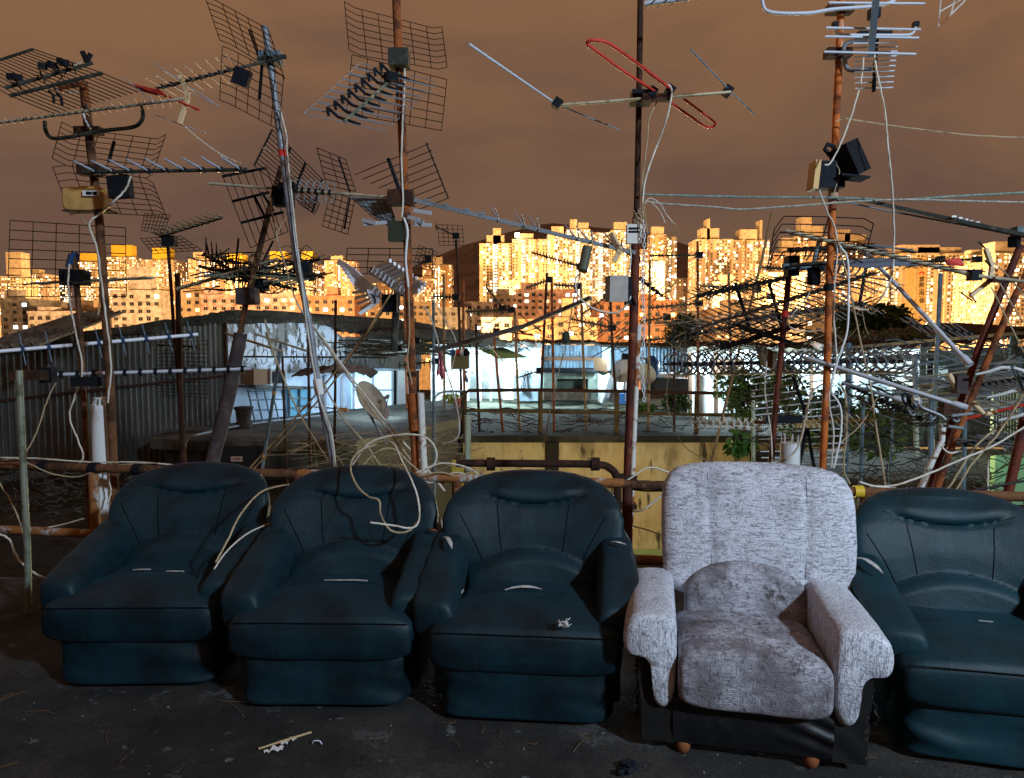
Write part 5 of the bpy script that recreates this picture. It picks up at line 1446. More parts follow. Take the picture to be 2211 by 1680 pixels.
mb = MB(); mb.tube([rp(1853, .80), rp(1873, .80)], .034, 12); obj('tape_wrap', mb, M_tape_y, rr)
for x in (290, 195, 85):
    mb = MB(); mb.tube([rp(x - 8, .80), rp(x + 8, .80)], .037, 10); obj('tie', mb, M_black, rr)
# capped white vent pipe
vp = thing('vent_pipe', 'white slotted-cap vent pipe behind the leftmost armchair', 'pipe', (0, 0, 0))
p = D(226, 1158, 4.6); t_ = D(220, 885, 4.6); vp.location = (p.x, p.y, ST)
mb = MB(); mb.tube([(p.x, p.y, -3), (p.x, p.y, .6), t_], .062, 20); obj('pipe', mb, M_pvc, vp)
mb = MB(); mb.tube([t_, t_ + Vector((0, 0, .035))], .066, 20); obj('collar', mb, M_pvc, vp)
for k in range(10):
    a_ = 2 * PI * k / 10; q = t_ + Vector((.052 * math.cos(a_), .052 * math.sin(a_), .03))
    mb = MB(); mb.tube([q, q + Vector((-.01 * math.cos(a_), -.01 * math.sin(a_), .05))], .0055, 5); obj('cap_slat', mb, M_pvc, vp)
mb = MB(); mb.tube([t_ + Vector((0, 0, .075)), t_ + Vector((0, 0, .085))], .052, 20); obj('cap', mb, M_pvc, vp)
def simple_pipe(x0, y0, x1, y1, d, r_, m, label, name='pipe', cap=True, d2=None):
    d2 = d2 or d
    rt = thing(name, label, 'pipe', D(x1, y1, d2))
    mb = MB(); mb.tube([D(x0, y0, d), D(x1, y1, d2)], r_, 14); obj('pipe', mb, m, rt)
    if cap:
        mb = MB(); c0 = D(x0, y0, d); mb.tube([c0 - Vector((0, 0, .05)), c0 + Vector((0, 0, .012))], r_ * 1.12, 14); obj('cap', mb, m, rt)
    return rt
simple_pipe(1010, 900, 1009, 1100, 6.0, .028, M_pvc_green, 'pale green plastic pipe standing before the greenish yellow wall')
simple_pipe(1626, 850, 1627, 1030, 8.0, .022, M_pvc_green, 'thin pale pipe left of the wire rod reflector')
mb = MB(); mb.tube([D(1706, 956, 5.2), D(1706, 1040, 5.2)], .072, 22)
vp2 = thing('vent_pipe', 'short wide white vent pipe right behind the pale armchair', 'pipe', D(1706, 1040, 5.2)); obj('pipe', mb, M_pvc, vp2)
for k in range(7):
    a_ = 2 * PI * k / 7; q = D(1706, 956, 5.2) + Vector((.062 * math.cos(a_), .062 * math.sin(a_), 0))
    mb = MB(); mb.tube([q, q + Vector((0, 0, .06))], .004, 5); obj('cap_slat', mb, M_pvc, vp2)
# brown soil pipe with elbow behind the middle armchair
mb = MB(); mb.tube(catmull([D(985, 1000, 5.6), D(1150, 1001, 5.6), D(1285, 1003, 5.6), D(1318, 1012, 5.6), D(1332, 1035, 5.6), D(1334, 1100, 5.6)], 6), .032, 12)
sp_o = thing('soil_pipe', 'brown cast iron soil pipe with an elbow behind the middle armchair', 'pipe', D(1334, 1100, 5.6)); obj('pipe', mb, M_rust_dark, sp_o)
for x in (1060, 1285):
    mb = MB(); c0 = D(x, 1002, 5.6); mb.tube([c0 - Vector((.035, 0, 0)), c0 + Vector((.035, 0, 0))], .056, 12); obj('joint_collar', mb, M_rust_dark, sp_o)

# debris on our floor
mb = MB(); r_ = random.Random(77)
for k in range(46):
    q = Vector((r_.uniform(-2.4, 2.4), r_.uniform(2.0, 3.0), .007)); a_ = r_.uniform(0, 6.28); L = r_.uniform(.02, .09)
    e_ = Vector((math.cos(a_), math.sin(a_), 0)) * L
    mb.tube(catmull([q - e_, q + Vector((r_.uniform(-.02, .02), r_.uniform(-.02, .02), .004)), q + e_], 3), .0012, 4)
tag(obj('dry_stalks', mb, mat('dry_stalk', (.16, .09, .04), .9)), None, None, kind='stuff')['label'] = 'dry stalks and fibres scattered on the concrete floor'
def floor_pt(x, y, z=.004): return Dz(x, y, z)
mb = MB(); mb.tube([floor_pt(558, 1617, .012), floor_pt(610, 1600, .016), floor_pt(672, 1581, .012)], [.004, .0045, .005], 6); tag(obj('stick', mb, mat('red_tipped_wood', (.42, .30, .16), .8, 0, [((.5, .06, .04), 6, .52, .58)])), 'thin reddish stick lying on the concrete floor', 'stick')
for k, (x, y, w_) in enumerate(((598, 1619, .030), (613, 1606, .022), (577, 1625, .016), (632, 1598, .018))):
    c0 = floor_pt(x, y, .006); mb = MB()
    mb.grid(lambda u, v: c0 + Vector(((u - .5) * w_ * 1.6, (v - .5) * w_, .010 * abs(math.sin(u * 5 + v * 4 + k)))), 6, 4)
    tag(obj('paper_scrap', mb, M_label), ['largest white paper scrap beside the reddish stick', 'white paper scrap touching the middle of the reddish stick', 'tiny white scrap left of the paper scraps', 'small white scrap near the red tip of the stick'][k], 'scrap')
mb = MB(); mb.tube(catmull([floor_pt(674, 1606, .006), floor_pt(678, 1600, .02), floor_pt(690, 1600, .02), floor_pt(695, 1607, .006)], 5), .0025, 5); tag(obj('bent_wire', mb, M_alu), 'small bent bit of wire on the floor right of the paper scraps', 'wire')
mb = MB(); c0 = floor_pt(1353, 1663, .006); r_ = random.Random(2)
for k in range(14):
    q = c0 + Vector((r_.uniform(-.03, .03), r_.uniform(-.03, .03), .004)); mb.rings([sring(q + Vector((0, 0, z)), X3, Y3, r1 * 1.3, r1, 2, 7) for z, r1 in ((0, .012), (.01, .014), (.018, .006))])
tag(obj('dark_crumbs', mb, M_black, None), None, None, kind='stuff')['label'] = 'black crumbs of torn vinyl on the floor left of the pale armchair'
mb = MB(); r_ = random.Random(8)
for k in range(110):
    q = Vector((r_.uniform(-2.6, 2.8), r_.uniform(1.9, 3.2), .002)); s1 = r_.uniform(.002, .006) * (2 if r_.random() < .06 else 1)
    mb.rings([sring(q, X3, Y3, s1, s1 * .7, 2, 6), sring(q + Vector((0, 0, s1)), X3, Y3, s1 * .4, s1 * .3, 2, 6)])
tag(obj('grit', mb, mat('pale_grit', (.13, .13, .125), .9)), None, None, kind='stuff')['label'] = 'pale grit scattered on the concrete floor'
# ------------------------------------------------------------------ masts, antennas, cables
def mast(pts, d, r, m, label, base_to=None, extra=None, name='antenna_mast', group='antenna masts on the near roof'):
    """pts: display pixels top to bottom; d: one distance or one per point"""
    ds = d if isinstance(d, (list, tuple)) else [d] * len(pts)
    P = [D(x, y, q) for (x, y), q in zip(pts, ds)]
    if base_to is not None:
        a, b = P[-2], P[-1]; k = (base_to - b.z) / (b.z - a.z) if abs(b.z - a.z) > 1e-4 else 0
        if k > 0: P.append(b + (b - a) * k)
    rt = thing(name, label, 'mast', P[-1], group)
    mb = MB(); mb.tube(P, r, 12); obj('pole', mb, m, rt)
    for (t, rr_, L, mm, nm) in (extra or ()):
        i = min(int(t * (len(P) - 1)), len(P) - 2); f_ = t * (len(P) - 1) - i
        c_ = P[i].lerp(P[i + 1], f_); dv = (P[i + 1] - P[i]).normalized()
        mb = MB(); mb.tube([c_ - dv * L / 2, c_ + dv * L / 2], rr_, 12); obj(nm, mb, mm, rt)
    return rt

P1 = mast([(180, 178), (197, 330), (215, 480), (236, 800), (250, 1100)], [4.35, 4.4, 4.45, 4.5, 4.55], .026, M_brown, 'thick rusty mast beside the white capped pipe', -.6)
P2 = mast([(160, 545), (168, 640), (178, 800), (190, 1010), (194, 1100)], 4.75, .019, M_brown, 'slim rusty mast with blue rag tied to its top, left of the thick rusty mast', -.6)
P3 = mast([(41, 800), (50, 1000), (60, 1200), (62, 1330)], [3.95] * 4, .019, mat('grey_green_tube', (.24, .26, .2), .5, .4, [((.12, .12, .08), 9, .45, .65)]), 'short grey green tube mast at the far left, standing on our floor', 0)
P4 = mast([(361, 510), (368, 600), (376, 720), (383, 800)], 7.2, .017, M_rust_dark, 'thin dark mast carrying the small fishbone antenna above the shed', -.7)
P4b = mast([(383, 590), (386, 700), (390, 850), (396, 1000)], 7.0, .026, M_rust_dark, 'dark mast with clamps in front of the corrugated wall', -.7)
P5 = mast([(608, 360), (585, 440), (555, 560), (530, 660), (514, 745)], 5.0, .021, M_brown, 'brown tilted pole rising out of a dark wrapped sleeve')
mb = MB(); mb.tube([D(520, 720, 5.0), D(495, 850, 5.0), D(458, 1000, 4.9), D(440, 1060, 4.9)], [.047, .050, .050, .05], 12); obj('wrapped_sleeve', mb, M_sleeve, P5)
P6 = mast([(572, 58), (590, 180), (612, 350), (640, 560), (668, 700), (690, 850), (722, 1015)], 4.35, .021, M_galv, 'galvanised tilted mast with two bands of red tape', .2,
          extra=[(.27, .024, .04, M_tape, 'red_tape_band'), (.875, .026, .05, M_tape, 'red_tape_band'), (.70, .030, .10, M_label, 'cloth_binding'), (.93, .0235, .12, mat('faded_sticker', (.6, .4, .4), .7, 0, [((.6, .08, .06), 30, .45, .6)]), 'sticker')])
P7 = mast([(855, -20), (860, 110), (870, 330), (878, 480), (888, 760), (893, 900), (897, 1000)], 4.3, .026, M_rust, 'tall orange rusty mast left of centre carrying the loop antenna', -.2,
          extra=[(.62, .033, .03, M_rust_dark, 'clamp_ring')])
P7b = mast([(908, 848), (911, 920), (915, 1000)], 4.25, .022, M_white_rust, 'short white and rust pipe lashed to the tall orange rusty mast', -.2)
mb = MB(); mb.tube([D(893, 850, 4.3), D(899, 930, 4.28)], .045, 10); obj('rust_flake_lump', mb, M_rust, P7)
P8 = mast([(1383, -20), (1380, 200), (1376, 400), (1374, 480)], 4.3, .019, M_rust_dark, 'dark mast in the centre right carrying the red loop antenna')
mb = MB(); mb.tube([D(1374, 470, 4.3), D(1372, 560, 4.3), D(1366, 760, 4.3), D(1357, 980, 4.3), D(1354, 1120, 4.3), Vector((D(1354, 1120, 4.3).x, 4.3, -.2))], [.025, .027, .028, .029, .029, .029], 12); obj('lower_pole', mb, M_rust_red, P8)
mb = MB(); mb.tube([D(1380, 700, 4.28), D(1371, 900, 4.28), D(1363, 1100, 4.28), D(1358, 1260, 4.2)], .016, 10); obj('side_pipe', mb, M_white_rust, P8)
for y, w_ in ((1030, .045), (1092, .04)):
    mb = MB(); mb.box(D(1356, y, 4.28), (.10, .09, .03)); obj('clamp', mb, M_rust_dark, P8, False)
P9 = mast([(1816, -20), (1810, 150), (1803, 300), (1798, 440), (1790, 620), (1786, 800), (1780, 930), (1776, 1030)], 4.3, .022, mat('orange_rusty_steel', (.50, .13, .025), .8, 0, [((.20, .055, .02), 9, .45, .6), ((.55, .45, .38), 6, .56, .66, (1, 1, .4)), ((.05, .02, .012), 7, .62, .72)], (60, .4, .003)), 'bright orange rusty mast right of centre carrying the silver comb antenna', -.2,
          extra=[(.36, .030, .10, mat('dead_leaf_wrap', (.42, .26, .17), .9), 'wrapped_rag'), (.93, .027, .03, M_black, 'clamp'), (.5, .03, .04, M_black, 'clamp')])
P10 = mast([(1706, 560), (1698, 650), (1687, 760), (1676, 860), (1665, 1000)], 5.0, .021, M_rust_red, 'dark red mast behind the pale armchair carrying the black canister', -.3,
           extra=[(.25, .0225, .04, M_tape, 'red_tape_band')])
P11 = mast([(2204, 530), (2154, 650), (2110, 760), (2085, 840), (2060, 900), (2030, 980), (2005, 1065)], 4.6, .023, M_rust_red, 'left one of two crossing rusty poles at the right edge', -.2)
P12 = mast([(2232, 560), (2187, 650), (2140, 760), (2098, 860), (2060, 950), (2020, 1065)], 4.5, .021, M_rust, 'right one of two crossing rusty poles at the right edge', -.2)
P13 = mast([(2036, 915), (2034, 950), (2018, 985), (1984, 1062)], 4.3, .018, M_white_rust, 'bent pipe with a bare white patch below the crossing rusty poles', -.2)
P14 = mast([(2213, 900), (2196, 980), (2172, 1085)], 4.1, .028, M_rust_red, 'stout rusty pole at the bottom right corner of the rack', -.2)
for (x0, y0, x1, y1, d, r_, lab) in ((2010, 860, 2008, 1045, 6.5, .021, 'blue grey post directly below the bundle of clamps'), (2083, 905, 2080, 1065, 6.5, .021, 'blue grey post between the crossing rusty poles'), (1864, 860, 1858, 1040, 7, .02, 'grey post with a bracket right of the bright orange mast'), (1930, 872, 1922, 1010, 8, .014, 'thin pale blue post before the stone wall'), (1833, 740, 1826, 1000, 8, .028, 'blue grey tube post directly right of the bright orange mast')):
    mast([(x0, y0), (x1, y1)], d, r_, M_bluegrey, lab, -.7, group='blue grey posts at right')
# mid-distance posts near the shed
for (pts, d, r_, m, lab, ex) in (
    ([(607, 742), (590, 860), (567, 1006)], 8.5, .022, M_bluegrey, 'grey leaning pole with yellow clips before the peeling wall', [(.3, .026, .04, M_yellow_box, 'clip'), (.62, .026, .04, M_yellow_box, 'clip'), (.85, .026, .04, M_yellow_box, 'clip')]),
    ([(610, 772), (614, 900), (618, 1000)], 8.3, .014, M_rust_dark, 'thin dark rod with a thickened foot left of the galvanised mast', None),
    ([(665, 690), (667, 850), (669, 990)], 9.0, .017, M_rust_dark, 'thin dark mast just left of the galvanised mast', None),
    ([(725, 648), (724, 820), (722, 990)], 9.0, .018, M_rust_dark, 'brown mast with a knob before the door', [(.3, .05, .05, M_rust_dark, 'clamp')]),
    ([(936, 648), (936, 820), (937, 975)], 9.5, .020, M_bluegrey, 'blue green tube mast right of the tall orange rusty mast', None)):
    mast(pts, d, r_, m, lab, -.7, ex, group='masts before the shed')
# masts on the far roof
far = [
 ([(984, 505), (990, 640), (997, 888)], 'far mast topped by a small grid antenna'),
 ([(1000, 596), (1001, 760), (1003, 880)], 'far mast right next to the one with the small grid antenna'),
 ([(958, 593), (959, 800), (960, 930)], 'far mast left of the planter box'),
 ([(1181, 589), (1173, 750), (1165, 929)], 'far dark mast with two dark fishbone antennas at its top'),
 ([(1191, 603), (1194, 750), (1196, 925)], 'far thin mast immediately right of the fishbone pair mast'),
 ([(1254, 610), (1259, 760), (1266, 925)], 'far mast in front of the blue corrugated hut'),
 ([(1316, 600), (1322, 740), (1333, 912)], 'far mast left of the central dark mast'),
 ([(1066, 716), (1075, 820), (1086, 929)], 'far rusty mast leaning in front of the green tarpaulin'),
 ([(1112, 672), (1116, 800), (1122, 918)], 'far pale mast in front of the white cabinet'),
 ([(1455, 696), (1456, 800), (1456, 912)], 'far short mast right of the navy sack'),
 ([(1506, 521), (1507, 700), (1507, 930)], 'far tall black mast carrying three antennas one above the other'),
 ([(1403, 562), (1402, 700), (1400, 890)], 'far mast behind the hanging chain'),
 ([(1028, 700), (1030, 800), (1034, 900)], 'far crooked mast at the left end of the lit hut'),
 ([(872, 600), (874, 660), (876, 745)], 'far mast hidden behind the wing-shaped antenna'),
 ([(1573, 590), (1576, 700), (1580, 860)], 'far mast inside the cluster of fishbone antennas'),
 ([(1792, 690), (1790, 780), (1788, 860)], 'far mast behind the white cables'),
]
for i, (pts, lab) in enumerate(far):
    d = 2.3 * F / (pts[-1][1] - 740) if i != 13 else 17
    d = min(d, 17.5)
    mast(pts, d, .034, [M_rust_dark, M_rust, M_wood_pole][i % 3], lab, RZ, group='masts on the far roof')
mast([(1667, 459), (1645, 560), (1610, 700)], 8.5, .018, M_wood_pole, 'leaning bamboo-brown rod rising above the towers', -.7)
mast([(2031, 590), (2026, 700), (2018, 860)], 9, .026, M_bluegrey, 'grey green mast in front of the lettered block', -.7)

# ------------------------------------------------------------------ antenna kit
def vpx(dx, dy, dd, d): return Vector((dx * d / F, dd, -dy * d / F))
def wiregrid(mb, TL, TR, BR, BL, nu, nv, r, bend=0.0, rods_only=False, nrm=None, jit=None):
    """wire mesh panel; nu wires down, nv wires across; bend folds both ends forward"""
    nrm = nrm or (TR - TL).cross(BL - TL).normalized() * -1
    if nrm.y > 0: nrm = -nrm
    wd = (TR - TL).length
    def pt(u, v):
        p = TL.lerp(TR, u).lerp(BL.lerp(BR, u), v)
        if bend:
            e_ = max(0, (.10 - u) / .10, (u - .90) / .10)
            p = p + nrm * (bend * wd * e_)
        return p
    us = [0, .1, .9, 1] if bend else [0, 1]
    for j in range(nv):
        v = j / (nv - 1)
        mb.tube([pt(u, v) for u in us], r, 4)
    if not rods_only:
        for i in range(nu):
            u = i / (nu - 1); mb.tube([pt(u, 0), pt(u, .5), pt(u, 1)], r, 4)
def panel(rt, quad, d, nu, nv, r=.003, bend=0.0, m=None, dd=0.0, rods_only=False, label=None):
    """quad: display pixels TL TR BR BL, distances d (number or four)"""
    ds = d if isinstance(d, (list, tuple)) else [d] * 4
    c = [D(x, y, q) for (x, y), q in zip(quad, ds)]
    mb = MB(); wiregrid(mb, c[0], c[1], c[2], c[3], nu, nv, r, bend, rods_only)
    o = obj('reflector_panel', mb, m or M_wire_dark, rt)
    if label: o['label'] = label
    return o
def elem_straight(c, e_, r): mb = MB(); mb.tube([c - e_ / 2, c + e_ / 2], r, 6); return mb
def elem_bent(c, e_, b_, r):
    """swept arms either side; flat blades"""
    mb = MB()
    for s_ in (-1, 1):
        mb.tube([c, c + e_ * (.16 * s_) + b_ * .12, c + e_ * (.30 * s_) + b_ * .55, c + e_ * (.5 * s_) + b_ * 1.0], [r * 1.1, r * 1.3, r, r * .7], 6)
    return mb
def elem_x(c, e_, h_, r):
    mb = MB()
    for a_ in (-1, 1):
        for b_ in (-1, 1):
            mb.tube([c, c + e_ * (.28 * a_) + h_ * (.2 * b_), c + e_ * (.5 * a_) + h_ * (.5 * b_)], [r, r, r * .6], 5)
    return mb
def elem_loop(c, e_, h_, r):
    mb = MB()
    mb.tube([c - e_ / 2 - h_ / 2, c - e_ * .47 + h_ * .5, c - e_ * .12 + h_ * .5], r, 5)
    mb.tube([c + e_ / 2 - h_ / 2, c + e_ * .47 + h_ * .5, c + e_ * .12 + h_ * .5], r, 5)
    mb.tube([c - e_ / 2 - h_ / 2, c + e_ / 2 - h_ / 2], r, 5)
    return mb
def elem_hoop(c, e_, h_, r):
    mb = MB(); mb.tube([c + e_ * (.5 * math.cos(t)) + h_ * (.5 * math.sin(t)) for t in [PI * (.18 * k - .4) for k in range(11)]], r, 5); return mb

def antenna(label, A, B, n, e_, h_=None, style='straight', er=.003, br=.010, bm=None, em=None, taper=(1, 1), t0=.04, t1=.96, holder=0.0, cat='antenna', group=None, square=False, name='tv_antenna', jitter=0.0, ts=None, hm=None):
    A = Vector(A); B = Vector(B)
    rt = thing(name, label, cat, (A + B) / 2, group)
    mb = MB()
    if square: mb.beam(A, B, br * 2)
    else: mb.tube([A, B], br, 8)
    obj('boom', mb, bm or M_alu_dull, rt, not square)
    r_ = random.Random(len(label) * 7 + n)
    for i in range(n):
        t = ts[i] if ts else t0 + (t1 - t0) * i / max(1, n - 1)
        k = taper[0] + (taper[1] - taper[0]) * t
        c = A.lerp(B, t)
        ee = e_ * k * (1 + r_.uniform(-jitter, jitter)) + Vector((r_.uniform(-1, 1), r_.uniform(-1, 1), r_.uniform(-1, 1))) * (jitter * e_.length * .3)
        hh = (h_ * k) if h_ is not None else None
        if style == 'straight': mb = elem_straight(c, ee, er)
        elif style == 'bent': mb = elem_bent(c, ee, hh, er)
        elif style == 'x': mb = elem_x(c, ee, hh, er)
        elif style == 'loop': mb = elem_loop(c, ee, hh, er)
        else: mb = elem_hoop(c, ee, hh, er)
        el = obj('element', mb, em or M_alu, rt)
        if holder:
            mb = MB(); ed = ee.normalized(); mb.beam(c - ed * holder, c + ed * holder, br * 1.9, br * 2.6); obj('holder', mb, hm or M_black, el, False)
    return rt
def add(rt, name, pts, r, m, n=7, smooth=True):
    mb = MB(); mb.tube(pts, r, n); return obj(name, mb, m, rt)
def addbox(rt, name, c, size, m, rz=0.0, M3=None):
    mb = MB(); mb.box(c, size, rz, M3); return obj(name, mb, m, rt, False)
def pxs(L, d):
    ds = d if isinstance(d, (list, tuple)) else [d] * len(L)
    return [D(x, y, q) for (x, y), q in zip(L, ds)]

# 1 rod reflector antenna, top left
a1 = antenna('wide rod-panel antenna cut by the left edge, at the top of the thick rusty mast', D(10, 190, 4.1), D(200, 136, 4.3), 4, vpx(26, 10, -.2, 4.2), vpx(0, -16, .05, 4.2), 'x', .006, .011, M_boom_dark, M_black, ts=(.15, .42, .62, .78))
panel(a1, [(72, 106), (221, 158), (22, 207), (-70, 152)], [4.5, 4.2, 4.2, 4.5], 2, 17, .0032, rods_only=True, m=M_boom_dark)
panel(a1, [(221, 158), (310, 196), (118, 246), (22, 207)], [4.2, 3.9, 3.9, 4.2], 2, 17, .0032, rods_only=True, m=M_boom_dark)
add(a1, 'reflector_bar', pxs([(-70, 152), (72, 106)], 4.5), .009, M_boom_dark)
add(a1, 'reflector_bar', pxs([(22, 207), (221, 158)], 4.2), .011, M_boom_dark)
add(a1, 'bracket', pxs([(118, 190), (150, 184), (180, 181), (183, 200), (186, 230)], 4.34), .020, M_rust)
for x, y in ((178, 112), (196, 116)): add(a1, 'clamp_jaw', pxs([(x, y), (188, 134)], 4.3), .016, M_black)
for x, y in ((115, 205), (132, 210)): add(a1, 'u_bolt', pxs([(x - 10, y - 8), (x, y), (x + 2, y + 18)], 4.25), .009, M_black)
for k, (x, y) in enumerate(((25, 166), (40, 168), (92, 143), (112, 141), (132, 134), (144, 138))):
    addbox(a1, 'insulator', D(x, y, 4.2), (.045, .03, .035), M_black, .4 * k)
# 2 long ivory yagi with cream bracket
a2 = antenna('long ivory-boomed antenna with red bar and cream bracket, below the rod-panel antenna', D(-60, 272, 4.2), D(398, 213, 4.05), 26, vpx(44, 17, -.28, 4.1), None, 'straight', .0028, .0095, M_boom, M_alu_dull, taper=(.8, 1.5), t1=.93)
for (x0, y0, x1, y1) in ((330, 136, 459, 220), (345, 170, 470, 228), (330, 246, 443, 288), (268, 168, 330, 220)): add(a2, 'element', pxs([(x0, y0), (x1, y1)], [4.3, 3.9]), .0032, M_alu)
mb = MB(); quadprism(mb, D(286, 182, 4.2), D(345, 196, 4.1), D(360, 212, 4.1), D(300, 196, 4.2), .01); obj('red_plate', mb, M_red, a2, False)
add(a2, 'red_bar', pxs([(286, 183), (352, 205), (430, 238)], [4.2, 4.1, 4.0]), .0075, M_red)
mb = MB()
for a_, b_ in zip([(388, 163), (405, 200), (405, 216)], [(405, 200), (405, 216), (388, 266)]): mb.beam(D(*a_, 4.05), D(*b_, 4.05), .024, .02)
obj('insulator_bracket', mb, M_cream, a2, False)
add(a2, 'support_arm', catmull(pxs([(97, 262), (99, 282), (112, 298), (150, 296), (216, 283), (285, 275), (305, 262), (309, 246), (304, 230)], 4.3), 5), .012, M_boom_dark)
addbox(a2, 'clamp', D(192, 283, 4.38), (.16, .06, .045), M_rust_dark)
# 3 yagi with grid reflectors on the galvanised mast
a3 = antenna('dark antenna with upswept rods and two wire grids at the top of the galvanised mast', D(335, 192, 4.15), D(617, 122, 4.3), 9, vpx(46, 40, -.5, 4.2), None, 'straight', .0032, .010, M_boom_dark, M_alu_dull, holder=.03, t0=.05, t1=.62, taper=(1.6, 2.1))
panel(a3, [(453, -6), (592, 70), (625, 172), (485, 88)], [4.5, 4.2, 4.2, 4.5], 6, 8, .0026, .05)
panel(a3, [(490, 102), (622, 170), (612, 285), (484, 218)], [4.5, 4.2, 4.3, 4.6], 6, 7, .0026, .05)
add(a3, 'brace', pxs([(539, 66), (562, 130)], [4.45, 4.35]), .010, M_rust_dark); add(a3, 'brace', pxs([(566, 140), (560, 215)], [4.32, 4.4]), .010, M_black)
addbox(a3, 'junction_box', D(522, 168, 4.2), (.095, .04, .10), M_black, M3=Matrix.Rotation(.35, 3, 'Y'))
addbox(a3, 'clamp', D(585, 126, 4.33), (.13, .07, .07), M_bluegrey)
add(a3, 'u_bolt', pxs([(556, 128), (618, 122)], 4.3), .014, M_boom_dark)
# 4 blue-bladed antenna
a4 = antenna('antenna with pale blue swept blades and a black box, halfway up the thick rusty mast', D(180, 372, 4.2), D(533, 366, 4.0), 9, vpx(40, 12, -.45, 4.1), vpx(-34, -16, .08, 4.1), 'bent', .006, .011, M_boom_dark, mat('pale_blue_blade', (.42, .50, .62), .45, .3), holder=.028, t0=.08, taper=(1, 1.15))
panel(a4, [(141, 276), (364, 303), (337, 388), (121, 354)], [4.7, 4.5, 4.3, 4.4], 7, 8, .0026, .05)
panel(a4, [(121, 354), (337, 388), (368, 468), (159, 457)], [4.4, 4.3, 4.5, 4.7], 7, 8, .0026, .05)
add(a4, 'brace', pxs([(247, 305), (235, 350)], 4.5), .011, M_black)
addbox(a4, 'junction_box', D(260, 404, 4.15), (.125, .06, .13), M_black, M3=Matrix.Rotation(-.08, 3, 'Y'))
addbox(a4, 'clamp', D(196, 368, 4.35), (.14, .07, .06), M_rust_dark)
# yellowed amplifier box on the mast
yb_ = thing('amplifier_box', 'yellowed square amplifier box with a silver label on the thick rusty mast', 'box', D(187, 455, 4.38))
mb = MB(); c0 = D(186, 431, 4.36)
mb.rings([[c0 + Vector((se(math.cos(t), 5) * .130 * k_ / 1.0, o_, se(math.sin(t), 5) * .078 * k_)) for t in [2 * PI * j / 36 for j in range(36)]] for o_, k_ in ((.05, 1), (-.03, 1), (-.045, .95), (-.05, .85))]); obj('case', mb, M_yellow_box, yb_)
addbox(yb_, 'sticker', D(196, 417, 4.29), (.10, .004, .034), M_label)
for k, (x, w_) in enumerate(((188, .012), (194, .02), (201, .008), (206, .014))): addbox(yb_, 'printed_mark', D(x, 417, 4.285), (w_, .003, .018), M_black)
addbox(yb_, 'base_plate', D(195, 457, 4.36), (.30, .09, .008), M_black)
# 5 tangled rod panels behind the galvanised mast
a5 = antenna('tilted rod-panel antenna with black cross arms behind the galvanised mast', D(452, 396, 4.6), D(895, 430, 4.35), 7, vpx(0, 50, -.05, 4.4), vpx(20, -6, .03, 4.4), 'hoop', .0035, .009, M_boom, M_alu_dull, t0=.40, t1=.60, holder=.015)
panel(a5, [(588, 280), (696, 387), (675, 459), (549, 358)], 4.75, 2, 11, .003, rods_only=True)
panel(a5, [(480, 378), (575, 362), (622, 500), (541, 535)], 4.8, 7, 2, .003)
add(a5, 'reflector_bar', pxs([(588, 280), (549, 358)], 4.74), .007, M_black); add(a5, 'reflector_bar', pxs([(696, 387), (674, 460)], 4.74), .008, M_black)
for s_ in (((628, 318), (610, 357)), ((660, 351), (638, 406)), ((480, 381), (573, 363)), ((501, 435), (582, 415)), ((520, 481), (612, 458)), ((550, 425), (570, 465)), ((565, 415), (590, 455))): add(a5, 'cross_arm', pxs(s_, 4.72), .0095, M_black)
addbox(a5, 'clamp', D(612, 425, 4.5), (.12, .09, .12), M_black); addbox(a5, 'clamp', D(622, 403, 4.4), (.10, .08, .04), M_black)
panel(a5, [(640, 405), (690, 440), (680, 462), (645, 440)], 4.6, 6, 5, .0025)
# 6 narrow double grid
a6 = thing('tv_antenna', 'narrow bent double grid left of the tall orange rusty mast', 'antenna', D(740, 410, 4.8))
panel(a6, [(691, 322), (753, 347), (775, 415), (712, 402)], [4.9, 4.7, 4.6, 4.8], 4, 7, .003, .08); panel(a6, [(714, 412), (766, 432), (751, 506), (696, 488)], [4.8, 4.6, 4.7, 4.9], 5, 7, .003)
add(a6, 'brace', pxs([(731, 340), (757, 420), (743, 495)], 4.7), .007, M_black)
# 7 fan of rods
a7 = thing('tv_antenna', 'fan of thin rods with a black brace on the tall orange rusty mast', 'antenna', D(870, 410, 4.45))
panel(a7, [(765, 378), (927, 310), (968, 428), (905, 452)], 4.6, 2, 9, .003, rods_only=True); add(a7, 'reflector_bar', pxs([(920, 308), (968, 428)], 4.6), .005, M_wire_dark)
add(a7, 'brace', pxs([(838, 342), (862, 410)], 4.5), .013, M_black)
mb = MB(); quadprism(mb, D(752, 424, 4.5), D(838, 430, 4.4), D(862, 494, 4.3), D(835, 487, 4.35), .006); obj('folded_plate', mb, M_alu_dull, a7, False)
panel(a7, [(760, 428), (838, 430), (862, 494), (805, 470)], 4.34, 7, 6, .002, m=M_black)
addbox(a7, 'junction_box', D(857, 500, 4.25), (.10, .07, .12), mat('olive_black_plastic', (.03, .035, .02), .6)); addbox(a7, 'clamp', D(866, 428, 4.3), (.16, .08, .09), M_rust_dark)
for (x0, y0, x1, y1) in ((893, 454, 932, 460), (892, 484, 932, 486), (895, 476, 915, 480), (785, 484, 835, 480), (782, 475, 812, 482), (880, 468, 905, 474)):
    mb = MB(); mb.beam(D(x0, y0, 4.25), D(x1, y1, 4.2), .004, .022); obj('blade', mb, M_alu, a7, False)
